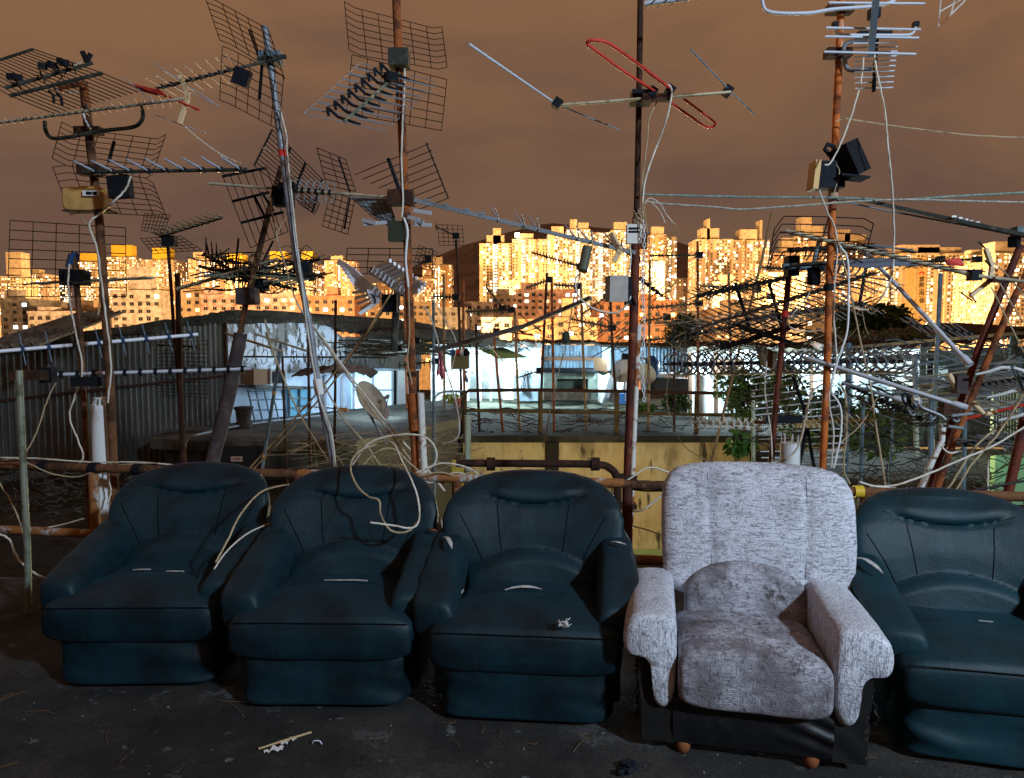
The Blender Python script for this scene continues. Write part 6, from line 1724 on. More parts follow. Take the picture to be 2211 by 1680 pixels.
# 8 loop antenna with two grids at the top of the orange mast
a8 = antenna('ladder-like wire loop antenna before two big grids on the tall orange rusty mast', D(743, 263, 3.75), D(862, 158, 4.2), 9, vpx(150, 22, .10, 4.0), vpx(0, -20, .08, 4.0), 'loop', .0026, .010, mat('mossy_boom', (.10, .12, .07), .8, 0, [((.28, .26, .14), 20, .5, .6)]), M_alu_dull, taper=(1, 1.15))
for i in range(9):
    c = D(743, 263, 3.75).lerp(D(862, 158, 4.2), .04 + .92 * i / 8)
    mb = MB(); e_ = vpx(44, 6, .03, 4.0)
    mb.tube([c - e_ * .8 + Vector((0, 0, .045)), c - e_ * .35 + Vector((0, 0, .004)), c, c + e_ * .6 + Vector((0, 0, -.012))], .0085, 7); mb.tube([c - e_ * .75 + Vector((0, 0, .0)), c - e_ * .8 + Vector((0, 0, .045))], .009, 6); obj('holder', mb, M_black, a8)
panel(a8, [(747, 12), (956, 66), (967, 153), (757, 116)], [4.6, 4.5, 4.4, 4.5], 7, 8, .0026, .05); panel(a8, [(760, 118), (965, 172), (953, 282), (748, 245)], [4.5, 4.4, 4.6, 4.7], 7, 7, .0026)
addbox(a8, 'clamp', D(862, 128, 4.25), (.12, .10, .10), M_boom_dark); add(a8, 'brace', pxs([(858, 165), (858, 215)], 4.24), .009, M_black)
mb = MB(); mb.tube([D(845, 160, 4.1), D(845, 178, 4.1)], .045, 14); obj('dipole_cup', mb, M_black, a8)
# 9 half-stripped boom crossing to the centre mast
a9 = antenna('half-stripped pale boom with few upturned blades between the orange and dark masts', D(893, 432, 4.3), D(1372, 546, 4.25), 6, vpx(16, 40, -.5, 4.2), vpx(-14, -32, .05, 4.2), 'bent', .0055, .0115, M_alu_dull, mat('silver_blue_blade', (.42, .46, .54), .45, .4), ts=(.385, .50, .565, .74, .80, .93), square=True)
for t in (.06, .15, .24, .31): addbox(a9, 'empty_holder', D(893, 432, 4.3).lerp(D(1372, 546, 4.25), t) + Vector((0, 0, .016)), (.035, .03, .016), M_alu_dull)
mb = MB(); mb.tube([D(1268, 535, 4.2), D(1258, 585, 4.15)], .030, 12); obj('dipole_can', mb, mat('olive_can', (.10, .10, .07), .6, .2), a9)
mb = MB(); mb.beam(D(1320, 505, 4.2), D(1338, 540, 4.15), .025, .03); mb.beam(D(1338, 541, 4.15), D(1326, 565, 4.15), .024, .029); obj('insulator_bracket', mb, M_cream, a9, False)
# 10 red folded dipole
a10 = antenna('big sparse antenna with a red loop and long silver rods, dark central mast', D(1196, 228, 4.15), D(1578, 199, 4.1), 0, Vector((1, 0, 0)), None, 'straight', .003, .0105, mat('brass_coloured_boom', (.50, .42, .26), .45, .3, [((.2, .15, .08), 12, .5, .7)]), M_alu)
add(a10, 'silver_rod', pxs([(1012, 95), (1197, 222)], [3.6, 4.12]), [.0075, .0065], M_alu); add(a10, 'silver_rod', pxs([(1203, 226), (1338, 281)], [4.15, 4.7]), .0055, M_alu_dull)
add(a10, 'silver_rod', pxs([(1491, 107), (1568, 188)], [3.7, 4.08]), .006, M_alu_dull); add(a10, 'silver_rod', pxs([(1576, 197), (1628, 246)], [4.1, 4.5]), .0055, M_alu_dull)
lp = catmull(pxs([(1270, 99), (1268, 92), (1276, 87), (1295, 88), (1318, 96), (1380, 140), (1448, 192)], [3.7, 3.69, 3.68, 3.69, 3.72, 3.9, 4.1]), 4)
add(a10, 'red_dipole_arm', lp, .0095, M_red, 9)
add(a10, 'red_dipole_arm', pxs([(1270, 98), (1340, 150), (1412, 196)], [3.7, 3.9, 4.1]), .0085, M_red, 9)
add(a10, 'red_dipole_arm', catmull(pxs([(1448, 222), (1500, 258), (1520, 272), (1535, 275), (1545, 268), (1535, 258), (1478, 215)], [4.15, 4.4, 4.5, 4.52, 4.5, 4.45, 4.15]), 4), .0085, M_red, 9)
addbox(a10, 'clamp', D(1384, 212, 4.2), (.12, .09, .075), M_black); addbox(a10, 'clamp', D(1418, 211, 4.12), (.17, .04, .04), M_rust_dark)
for x, y in ((1408, 200), (1446, 196), (1203, 224), (1570, 197)): addbox(a10, 'end_holder', D(x, y, 4.12), (.05, .05, .055), M_black, M3=Matrix.Rotation(.6, 3, 'Y'))
# 11 silver comb antenna, top right
a11 = thing('tv_antenna', 'silver comb antenna with broad rods topping the orange mast', 'antenna', D(1885, 100, 4.0))
mb = MB(); mb.beam(D(1895, -40, 3.7), D(1880, 120, 3.95), .034, .03); obj('boom', mb, mat('blue_grey_boom', (.22, .26, .30), .5, .3), a11, False)
for (x0, x1, y0, y1) in ((1789, 1996, 6, 8), (1783, 1987, 60, 64), (1781, 1983, 79, 82), (1779, 1977, 112, 117), (1795, 2005, -28, -26)): add(a11, 'element', pxs([(x0, y0), (x1, y1)], 3.9), .0068, M_alu, 8)
add(a11, 'rear_boom', pxs([(1893, 65), (1886, 196)], [4.0, 4.4]), .013, M_black)
for (y, x0, x1) in ((93, 1842, 1936), (102, 1842, 1937), (112, 1843, 1937), (122, 1843, 1935), (132, 1843, 1934), (143, 1844, 1933), (154, 1845, 1931), (166, 1845, 1930), (178, 1846, 1929), (190, 1846, 1928)): add(a11, 'element', pxs([(x0, y + 1), (x1, y - 1)], 4.0 + (y - 93) * .004), .0048, M_alu)
add(a11, 'hooked_arm', catmull(pxs([(1803, 55), (1803, 66), (1812, 74), (1850, 76), (1880, 76)], 4.0), 4), .008, M_alu); add(a11, 'hooked_arm', catmull(pxs([(1977, 55), (1974, 66), (1964, 75), (1930, 76), (1890, 76)], 4.0), 4), .008, M_alu)
for x in (1803, 1977): addbox(a11, 'end_cap', D(x, 53, 4.0), (.03, .03, .025), M_black)
addbox(a11, 'dipole_box', D(1886, 75, 4.03), (.19, .05, .025), M_black); addbox(a11, 'clamp', D(1887, 30, 3.83), (.05, .05, .05), M_black)
add(a11, 'support_arm', catmull(pxs([(1820, 114), (1824, 98), (1840, 90), (1872, 88)], 4.2), 4), .013, M_alu_dull); add(a11, 'support_arm', catmull(pxs([(1822, 122), (1828, 146), (1842, 153), (1880, 150)], 4.25), 4), .013, M_alu_dull)
for y in (20, 116): addbox(a11, 'mast_clamp', D(1813 - (y > 50) * 4, y, 4.28), (.15, .07, .05), M_rust_dark)
add(a11, 'cross_tube', catmull(pxs([(1645, -20), (1647, 10), (1657, 24), (1690, 29), (1750, 28), (1800, 20), (1880, 14), (1925, 4), (1945, -20)], 4.2), 5), .011, M_alu)
a12 = antenna('pale square boom with short pegs cut by the top edge near the centre', D(1392, 8, 4.0), D(1560, -14, 3.9), 6, vpx(14, 16, -.25, 4), None, 'straight', .004, .014, M_alu, M_alu_dull, t0=.1)
a12b = thing('tv_antenna', 'rusted corner of a wire grid dangling at the top right', 'antenna', D(2050, 30, 4.2)); panel(a12b, [(2035, -40), (2110, -40), (2080, 5), (2026, 58)], 4.2, 3, 4, .004, m=M_white_rust)
# 13 boxes on the orange mast
fb = thing('loudspeaker_box', 'black tilted floodlight-like box on the right side of the bright orange mast', 'box', D(1830, 350, 4.2)); mb = MB(); mb.box(D(1833, 347, 4.2), (.13, .13, .20), M3=Matrix.Rotation(-.45, 3, 'Y') @ Matrix.Rotation(.5, 3, 'Z')); obj('case', mb, M_black, fb, False); mb = MB(); mb.box(D(1838, 384, 4.18), (.17, .12, .012), M3=Matrix.Rotation(.1, 3, 'Y')); obj('visor', mb, M_black, fb, False); add(fb, 'bracket', pxs([(1803, 318), (1786, 312), (1780, 322), (1800, 345)], 4.25), .014, M_black)
fb2 = thing('amplifier_box', 'small black box with a yellowed lid on the left side of the bright orange mast', 'box', D(1775, 405, 4.2)); addbox(fb2, 'case', D(1780, 380, 4.22), (.10, .09, .16), M_black); mb = MB(); mb.box(D(1757, 380, 4.22), (.032, .10, .17), M3=Matrix.Rotation(.08, 3, 'Y')); obj('lid', mb, M_yellow_box, fb2, False); addbox(fb2, 'bracket', D(1802, 398, 4.25), (.10, .06, .05), M_black)
# boxes and chain on the dark central mast
sb = thing('switch_box', 'small cream switch box with two dark slots on the dark central mast', 'box', D(1366, 525, 4.15)); addbox(sb, 'case', D(1368, 506, 4.2), (.088, .05, .115), M_offwhite)
for y in (493, 500): addbox(sb, 'slot', D(1369, y, 4.17), (.06, .006, .010), M_black)
jb = thing('junction_box', 'larger grey weathered box on a bracket left of the dark central mast', 'box', D(1332, 650, 4.15)); addbox(jb, 'case', D(1331, 624, 4.18), (.115, .09, .155), M_grey_box, .2); add(jb, 'bracket', pxs([(1353, 600), (1362, 640), (1372, 660)], 4.22), .012, M_black); addbox(jb, 'side_plate', D(1356, 628, 4.22), (.03, .05, .17), M_black, .2)
ch = thing('chain', 'white plastic chain hanging down beside the dark central mast', 'chain', D(1390, 480, 4.15))
for k in range(40):
    c = D(1389 + 2.0 * math.sin(k * .35), 480 + 9.8 * k, 4.14); L, W_ = .0155, .0085
    mb = MB(); ax = X3 if k % 2 else Y3
    mb.tube([c + ax * (W_ * math.cos(t)) + Z3 * (L * math.sin(t)) for t in [2 * PI * j / 10 for j in range(10)]], .0032, 5, closed=True); obj('link', mb, M_pvc, ch)
mb = MB()
r_ = random.Random(9)
for k in range(10):
    q = D(1378, 468, 4.24); a_ = r_.uniform(0, 6); mb.tube(catmull([q + Vector((.03 * math.cos(a_ + t), .03 * math.sin(a_ + t), .05 - .025 * t + r_.uniform(-.02, .02))) for t in range(6)], 3), .0035, 5)
tag(obj('tied_rags', mb, M_cable_tan), 'knot of tied cable and cord round the dark central mast', 'cord')
add_r = thing('crossbar', 'grey square tube slanting up toward the box on the dark central mast', 'tube', D(1130, 700, 4.6))
mb = MB(); mb.beam(D(936, 758, 5.6), D(1130, 705, 4.95), .032); mb.beam(D(1130.5, 704.8, 4.95), D(1275, 643, 4.5), .026); obj('tube', mb, mat('grey_square_tube', (.16, .165, .17), .6, .3, [((.08, .05, .04), 6, .55, .65)]), add_r, False)
# 14 wing-shaped white antenna (swept bright blades)
a14 = thing('tv_antenna', 'wing-shaped antenna of bright white blades left of the tall orange rusty mast', 'antenna', D(840, 640, 5.5))
M_wb = mat('bright_white_blade', (.86, .90, .97), .5, 0, spec=.5)
def blade(rt, pts, d, w_=.05, m=None):
    mb = MB(); P = pxs(pts, d)
    for i in range(len(P) - 1): mb.beam(P[i], P[i + 1], .018, w_ * (1 - .25 * i))
    return obj('blade', mb, m or M_wb, rt, False)
for k in range(8):
    blade(a14, [(731 + k * 5, 565 + k * 8), (768 + k * 4, 588 + k * 6), (806, 622 + k * 3)], [5.9 - k * .04, 5.7, 5.5], .026 if k else .05)
for k in range(4): blade(a14, [(812, 640 + 4 * k), (795 + 3 * k, 628 + 8 * k), (762 + 6 * k, 632 + 12 * k)], [5.5, 5.5, 5.8], .03)
for k in range(9):
    blade(a14, [(803 + 7.5 * k, 592 + 5.0 * k), (812 + 8 * k, 578 + 6.3 * k), (843 + 9.4 * k, 563 + 6.3 * k)], [5.4, 5.45, 5.1], .034)
for k in range(3): blade(a14, [(872 + 4 * k, 640 - 6 * k), (905 + 6 * k, 628 - 8 * k)], [5.4, 5.1], .03)
add(a14, 'boom', pxs([(800, 582), (880, 640)], [5.45, 5.45]), .028, M_black)
blade(a14, [(806, 618), (820, 640), (812, 655), (776, 678)], [5.5] * 4, .05)
panel(a14, [(750, 536), (934, 537), (934, 596), (745, 590)], 6.2, 5, 5, .004); add(a14, 'mast_stub', pxs([(858, 620), (850, 760)], [5.6, 5.6]), .03, M_boom_dark); addbox(a14, 'dipole_box', D(842, 655, 5.5), (.12, .08, .14), M_black)
# 15 small fishbone on the thin dark mast
a15 = antenna('small olive fishbone antenna with bent grids above the shed roof', D(345, 511, 7.2), D(480, 470, 6.8), 11, vpx(26, 14, -.5, 7), vpx(-16, -9, 0, 7), 'bent', .007, .014, mat('olive_boom', (.10, .11, .07), .7), mat('olive_rod', (.13, .14, .10), .6), holder=.02)
panel(a15, [(312, 461), (368, 464), (352, 505), (305, 498)], 7.5, 8, 6, .0035); panel(a15, [(303, 515), (390, 510), (436, 540), (330, 548)], 7.4, 9, 6, .0035); addbox(a15, 'junction_box', D(366, 521, 7.15), (.13, .08, .11), M_black)
# 16 bushy heap of antennas around the brown pole
M_oliv = MATS['olive_rod']
a16 = antenna('long ivory boom with dense straight rods left of the brown tilted pole', D(383, 624, 5.2), D(600, 560, 5.0), 20, vpx(56, 12, -.3, 5), None, 'straight', .0055, .014, M_boom, M_oliv, taper=(.6, 1.3), jitter=.12)
a17 = antenna('dark bristling antenna right across the brown tilted pole', D(470, 585, 5.3), D(680, 602, 5.1), 18, vpx(-40, 30, -.5, 5), None, 'straight', .0065, .014, M_boom_dark, M_oliv, jitter=.25, holder=.02)
a18 = antenna('dark bristling antenna left of the brown tilted pole, pointing up', D(440, 548, 5.4), D(560, 620, 5.2), 16, vpx(70, -14, -.5, 5), vpx(10, 40, 0, 5), 'x', .0068, .014, M_boom_dark, M_boom_dark, jitter=.25)
antenna('mossy antenna with drooping rods behind the bristling pair on the brown pole', D(455, 600, 5.5), D(690, 560, 5.4), 17, vpx(10, 46, -.5, 5), None, 'straight', .006, .013, M_boom_dark, M_oliv, jitter=.3)
antenna('lowest olive antenna of the heap on the brown pole', D(430, 575, 5.6), D(640, 625, 5.3), 15, vpx(50, 6, -.5, 5), None, 'straight', .006, .013, M_boom_dark, M_oliv, jitter=.3)
for s_ in (((515, 515), (505, 610)), ((590, 520), (560, 580)), ((480, 560), (700, 600)), ((610, 590), (690, 560))): add(a18, 'rod', pxs(s_, 5.2), .008, M_black)
addbox(a18, 'clamp', D(535, 640, 5.0), (.14, .10, .12), M_sleeve); addbox(a17, 'clamp', D(655, 580, 4.4), (.10, .08, .07), M_black); addbox(a17, 'junction_box', D(560, 615, 5.2), (.12, .10, .09), M_black)
a18b = antenna('white half-bare boom behind the galvanised mast pointing to the left towers', D(488, 720, 6.5), D(612, 760, 6.3), 4, vpx(10, 30, -.1, 6), None, 'straight', .003, .012, M_boom, M_boom_dark)
# 17 rag-topped mast with grid
a19 = antenna('flat grid antenna on the slim rusty mast with the blue rag', D(68, 612, 4.9), D(330, 600, 4.7), 12, vpx(6, 22, -.5, 4.8), None, 'straight', .0035, .010, M_boom, M_boom_dark, jitter=.1)
panel(a19, [(22, 476), (271, 492), (273, 640), (16, 640)], 5.0, 6, 9, .0032); addbox(a19, 'clamp', D(162, 600, 4.75), (.16, .1, .10), M_black)
mb = MB(); mb.grid(lambda u, v: D(148 + 26 * u - 8 * v, 545 + 30 * v + 4 * math.sin(u * 9), 4.72 - .03 * math.sin(u * 6)), 12, 8); tag(obj('rag', mb, M_blue), 'blue rag knotted round the top of the slim rusty mast', 'rag')
a20 = antenna('glaring white boom with dark clips hanging before the corrugated wall', D(-30, 761, 4.6), D(428, 722, 5.2), 9, vpx(24, 66, -.06, 4.8), None, 'straight', .003, .0125, mat('blank_white_tube', (.85, .9, 1.0), .3), mat('thin_blue_rod', (.16, .24, .34), .5), holder=.022, hm=mat('navy_clip', (.02, .05, .10), .5))
a21 = antenna('low white boom with small black hooks before the corrugated wall', D(20, 812, 4.5), D(543, 796, 5.0), 13, vpx(0, 24, -.03, 4.8), vpx(12, 0, .03, 4.8), 'hoop', .003, .0115, M_alu, M_boom_dark, t0=.2, holder=.022)
addbox(a21, 'clamp', D(62, 810, 4.3), (.20, .08, .06), M_rust_dark); addbox(a21, 'clamp', D(104, 810, 4.45), (.08, .06, .10), M_black); addbox(a21, 'dipole_box', D(190, 824, 4.5), (.2, .05, .06), M_black)
a22 = antenna('dark grid antenna low on the dark mast before the corrugated wall', D(340, 745, 7.2), D(430, 750, 7.0), 5, vpx(4, 16, -.3, 7), None, 'straight', .003, .010, M_boom_dark, M_oliv)
panel(a22, [(342, 740), (450, 735), (450, 800), (340, 795)], 7.3, 7, 8, .003, .05); panel(a22, [(340, 805), (448, 800), (450, 860), (342, 852)], 7.3, 7, 8, .003, .05)
a23 = antenna('thin long horizontal boom with spaced drooping hooks before the peeling wall', D(527, 770, 9.0), D(838, 772, 9.0), 10, vpx(5, 30, -.2, 9), vpx(8, 0, .1, 9), 'hoop', .005, .012, M_boom_dark, M_boom_dark, jitter=.2)
a24 = antenna('pale yellowish stub antenna slanting before the peeling wall', D(551, 721, 9), D(668, 760, 9), 6, vpx(5, 16, -.2, 9), None, 'straight', .004, .014, M_boom, M_boom_dark)
a25 = antenna('little antenna with a yellow box below the rusty awning', D(640, 876, 9), D(750, 884, 9), 9, vpx(2, 12, -.15, 9), None, 'straight', .004, .009, M_galv, M_galv); addbox(a25, 'dipole_box', D(741, 885, 8.95), (.12, .06, .05), M_yellow_box)

# ---- right side
a26 = thing('tv_antenna', 'large bent wire-frame reflector behind the bright orange mast', 'antenna', D(1780, 560, 4.6))
for k in range(6):
    y = 467 + 17 * k; s_ = 6 * k
    add(a26, 'frame_rod', pxs([(1672 - s_ * .4, y + 28), (1693 - s_ * .8, y), (1780, y + 1), (1866 - s_ * .8, y + 5), (1886 - s_ * .8, y + 16)], [4.3, 4.6, 4.65, 4.6, 4.3]), .0038, M_wire_dark)
for a_, b_ in (((1672, 495), (1656, 585)), ((1886, 483), (1862, 575)), ((1789, 468), (1765, 560)), ((1797, 468), (1780, 560))): add(a26, 'frame_rod', pxs([a_, b_], 4.5), .0038, M_wire_dark)
a27 = antenna('long cream boom with black pegs slanting right from the bright orange mast', D(1698, 499, 4.4), D(2120, 598, 3.9), 16, vpx(8, 14, -.30, 4.1), None, 'straight', .0036, .0125, M_boom, M_wire_dark, t0=.03, t1=.85)
add(a27, 'boom_end', pxs([(2112, 596), (2230, 610)], [3.9, 3.85]), .011, M_boom); addbox(a27, 'clamp', D(2104, 594, 3.92), (.06, .05, .06), M_black); addbox(a27, 'clamp', D(2166, 604, 3.9), (.15, .05, .03), M_rust_dark)
mb = MB(); quadprism(mb, D(2042, 560, 4.0), D(2072, 556, 4.0), D(2084, 574, 3.98), D(2050, 572, 4.0), .02); obj('red_plate', mb, M_red, a27, False)
add(a27, 'red_bar', pxs([(2030, 585), (2128, 586)], 4.0), .004, M_red)
mb = MB()
for s_ in (((2128, 537), (2142, 575)), ((2142, 575), (2138, 605)), ((2138, 605), (2095, 640))): mb.beam(D(*s_[0], 3.95), D(*s_[1], 3.95), .024, .02)
obj('insulator_bracket', mb, M_cream, a27, False)
for s_ in (((2113, 522), (2140, 549)), ((2126, 562), (2152, 586)), ((2092, 630), (2108, 654)), ((2075, 632), (2100, 650))): add(a27, 'element', pxs(s_, 3.95), .0045, M_black)
a28 = antenna('grey swept-blade antenna on a black bracket at the dark red mast', D(1706, 573, 4.8), D(1905, 560, 4.4), 9, vpx(60, -6, -.5, 4.6), vpx(36, 22, 0, 4.6), 'bent', .007, .014, M_boom_dark, mat('blue_grey_blade', (.28, .33, .42), .5, .3), t0=.35)
add(a28, 'bracket', pxs([(1690, 575), (1800, 580)], 4.85), .022, M_bluegrey); addbox(a28, 'clamp', D(1709, 575, 4.95), (.08, .09, .14), M_black)
mb = MB(); c0, c1 = D(1757, 578, 4.75), D(1757, 612, 4.75); mb.tube([c0, c1, c1 - Vector((0, 0, .012))], [.042, .044, .032], 16); obj('amplifier_canister', mb, M_black, a28)
add(a28, 'arm', pxs([(1756, 572), (1768, 520)], 4.7), .014, M_alu_dull)
a29 = antenna('long fishbone antenna rising to the right with silvery clips, left of the bright orange mast', D(1482, 716, 5.6), D(1880, 592, 4.8), 24, vpx(58, 10, -.6, 5.1), vpx(6, 44, 0, 5.1), 'x', .0058, .012, M_boom_dark, M_alu_dull, jitter=.08, holder=.018, hm=M_alu)
a30 = antenna('second fishbone antenna, darker and tangled, below the silvery one', D(1555, 752, 5.4), D(1720, 702, 5.0), 13, vpx(70, 0, -.5, 5.1), vpx(-6, 44, 0, 5.1), 'x', .0045, .014, M_boom_dark, M_boom_dark, jitter=.22, holder=.02)
a31 = antenna('level row of silver hoops running behind the dark red mast', D(1432, 786, 5.6), D(1950, 780, 5.3), 27, vpx(16, 0, -.45, 5.4), vpx(0, 50, 0, 5.4), 'hoop', .0078, .012, M_boom_dark, M_galv, jitter=.12, holder=.016)
a31b = antenna('further row of silver V rods crossing the level hoops', D(1470, 790, 5.9), D(1945, 772, 5.6), 22, vpx(30, 0, -.5, 5.7), vpx(0, 56, 0, 5.7), 'x', .0062, .010, M_boom_dark, M_alu_dull, jitter=.15)
a32 = antenna('cream boom with white U hooks in front of the fern', D(1495, 912, 6.2), D(1640, 916, 6.0), 10, vpx(14, 0, -.12, 6.1), vpx(0, 26, 0, 6.1), 'hoop', .0055, .015, M_boom, M_pvc)
a33 = antenna('dark-box antenna with white vertical hooks beside the white vent pipe', D(1628, 912, 5.6), D(1885, 908, 5.4), 18, vpx(5, 22, -.15, 5.5), None, 'straight', .0038, .014, mat('ochre_boom', (.25, .16, .05), .7), M_pvc, jitter=.1)
addbox(a33, 'dipole_box', D(1690, 905, 5.5), (.30, .06, .06), M_black); addbox(a33, 'dipole_box', D(1745, 918, 5.5), (.22, .06, .04), MATS['ochre_boom'])
a34 = thing('tv_antenna', 'big panel of pale rods fanned behind the white vent pipe', 'antenna', D(1720, 900, 5.9))
for k in range(15):
    y = 812 + 13.5 * k
    add(a34, 'rod', pxs([(1618 + 2 * k, y + 6 - .4 * k), (1800 + 2 * k, y - 26 + 2.0 * k)], [6.0, 5.8]), .0050, M_pvc)
add(a34, 'brace', pxs([(1706, 795), (1735, 880), (1758, 1010)], 5.75), .014, M_black); add(a34, 'brace', pxs([(1745, 905), (1725, 1010)], 5.75), .013, M_black)
a35 = antenna('dark fishbone cluster with a brown box hanging left of the dark red mast', D(1585, 700, 5.2), D(1720, 745, 5.0), 9, vpx(40, -6, -.5, 5.1), vpx(0, 30, 0, 5.1), 'x', .005, .014, M_boom_dark, M_black, jitter=.2)
mb = MB(); quadprism(mb, D(1638, 745, 5.1), D(1682, 762, 5.1), D(1672, 798, 5.1), D(1652, 790, 5.1), .09); obj('hanging_box', mb, mat('brown_plastic', (.14, .10, .06), .7), a35, False)
for s_ in (((1588, 612), (1622, 720)), ((1661, 612), (1690, 715)), ((1788, 600), (1800, 690)), ((1870, 575), (1855, 660))): add(a35, 'black_arm', pxs(s_, 5.3), .013, M_black)
# grey conduits
for (pts, d, lab) in (([(1868, 543), (2090, 783)], [4.6, 3.9], 'pale grey conduit slanting down to the right in front of the lettered block'), ([(1736, 772), (1765, 780), (2080, 879)], [4.4, 4.3, 3.9], 'pale grey conduit slanting across the hoops toward the clamps'), ([(1818, 826), (1950, 865)], [4.6, 4.4], 'shorter rusty grey conduit below the long slanting one')):
    rt = thing('conduit', lab, 'tube', D(*pts[-1], d[-1])); P = pxs(pts, d); m_ = mat('pale_conduit', (.50, .54, .60), .45, .2, [((.32, .34, .37), 9, .5, .7)])
    mb = MB(); mb.tube(P, .0135 if pts[0][0] != 1818 else .011, 10); obj('tube', mb, m_ if pts[0][0] != 1818 else M_alu_dull, rt)
    mb = MB(); dv = (P[-1] - P[-2]).normalized(); mb.tube([P[-1] - dv * .06, P[-1] - dv * .04, P[-1] + dv * .02], [.0135, .021, .021], 12); obj('socket_end', mb, m_, rt)
cl = thing('clamp_bundle', 'tangle of black and silver clamps where the slanting conduit meets the crossing poles', 'clamps', D(2010, 880, 4.1))
for k, (x, y) in enumerate(((1957, 862), (1968, 868), (1980, 866), (2050, 888), (2062, 898))): mb = MB(); c0 = D(x, y, 4.15); mb.tube([c0 + Vector((.022 * math.cos(t), .02 * math.sin(t * 1.0), .034 * math.sin(t))) for t in [2 * PI * j / 12 for j in range(12)]], .008, 6, closed=True); obj('ring_clamp', mb, M_black if k < 2 else M_galv, cl)
add(cl, 'bent_wire', catmull(pxs([(1972, 862), (1985, 866), (1983, 876), (2000, 884), (2030, 896), (2042, 906)], 4.08), 5), .006, M_alu); addbox(cl, 'block', D(1977, 862, 4.1), (.035, .03, .022), M_cream); addbox(cl, 'block', D(2048, 880, 4.15), (.09, .06, .08), M_rust_dark); addbox(cl, 'block', D(2072, 830, 4.2), (.07, .06, .11), M_sleeve)
add(cl, 'hose_loop', catmull(pxs([(1962, 885), (1972, 897), (1990, 880), (2005, 905), (2020, 900), (2015, 880)], 4.1), 5), .006, M_galv)
add(cl, 'cross_tube', pxs([(2030, 918), (2080, 925)], 4.2), .010, M_alu_dull); add(cl, 'cross_tube', pxs([(2055, 898), (2100, 893)], 4.1), .010, M_alu_dull)
add(cl, 'stub_pipe', pxs([(2048, 808), (2066, 838)], 4.2), .017, M_cream); add(cl, 'stub_pipe', pxs([(2098, 868), (2125, 895), (2150, 890)], 4.2), .016, M_cream)
a36 = antenna('white bent-blade antenna cut by the right edge above the rack', D(2185, 790, 4.0), D(2240, 900, 4.0), 3, vpx(90, 20, -.2, 4), vpx(-10, 26, 0, 4), 'bent', .010, .012, M_bluegrey, M_pvc)
a37 = antenna('red-tipped low antenna lying across the rack at right', D(2085, 905, 4.6), D(2230, 870, 4.4), 6, vpx(30, 22, -.3, 4.5), None, 'straight', .005, .012, M_red, M_alu_dull)
bb = thing('rail_boom', 'long dark aluminium rail slanting down to the right edge under the ropes', 'rail', D(2000, 470, 4.2))
mb = MB(); mb.beam(D(1862, 432, 4.3), D(2215, 508, 3.9), .03, .02); obj('rail', mb, M_boom_dark, bb, False); mb = MB(); mb.tube(pxs([(1800, 430), (1900, 452), (2060, 482), (2215, 512)], [4.3, 4.25, 4.1, 3.9]), .006, 6); obj('wire_stay', mb, M_alu_dull, bb)
addbox(bb, 'end_block', D(2200, 500, 3.95), (.06, .06, .05), M_bluegrey); addbox(bb, 'end_block', D(2190, 522, 3.95), (.04, .05, .06), M_black, .5)
for k in range(5): addbox(bb, 'torn_paper', D(2058 + 13 * k, 468 + 3.2 * k, 4.05), (.028, .02, .010), M_label, .3 * k)

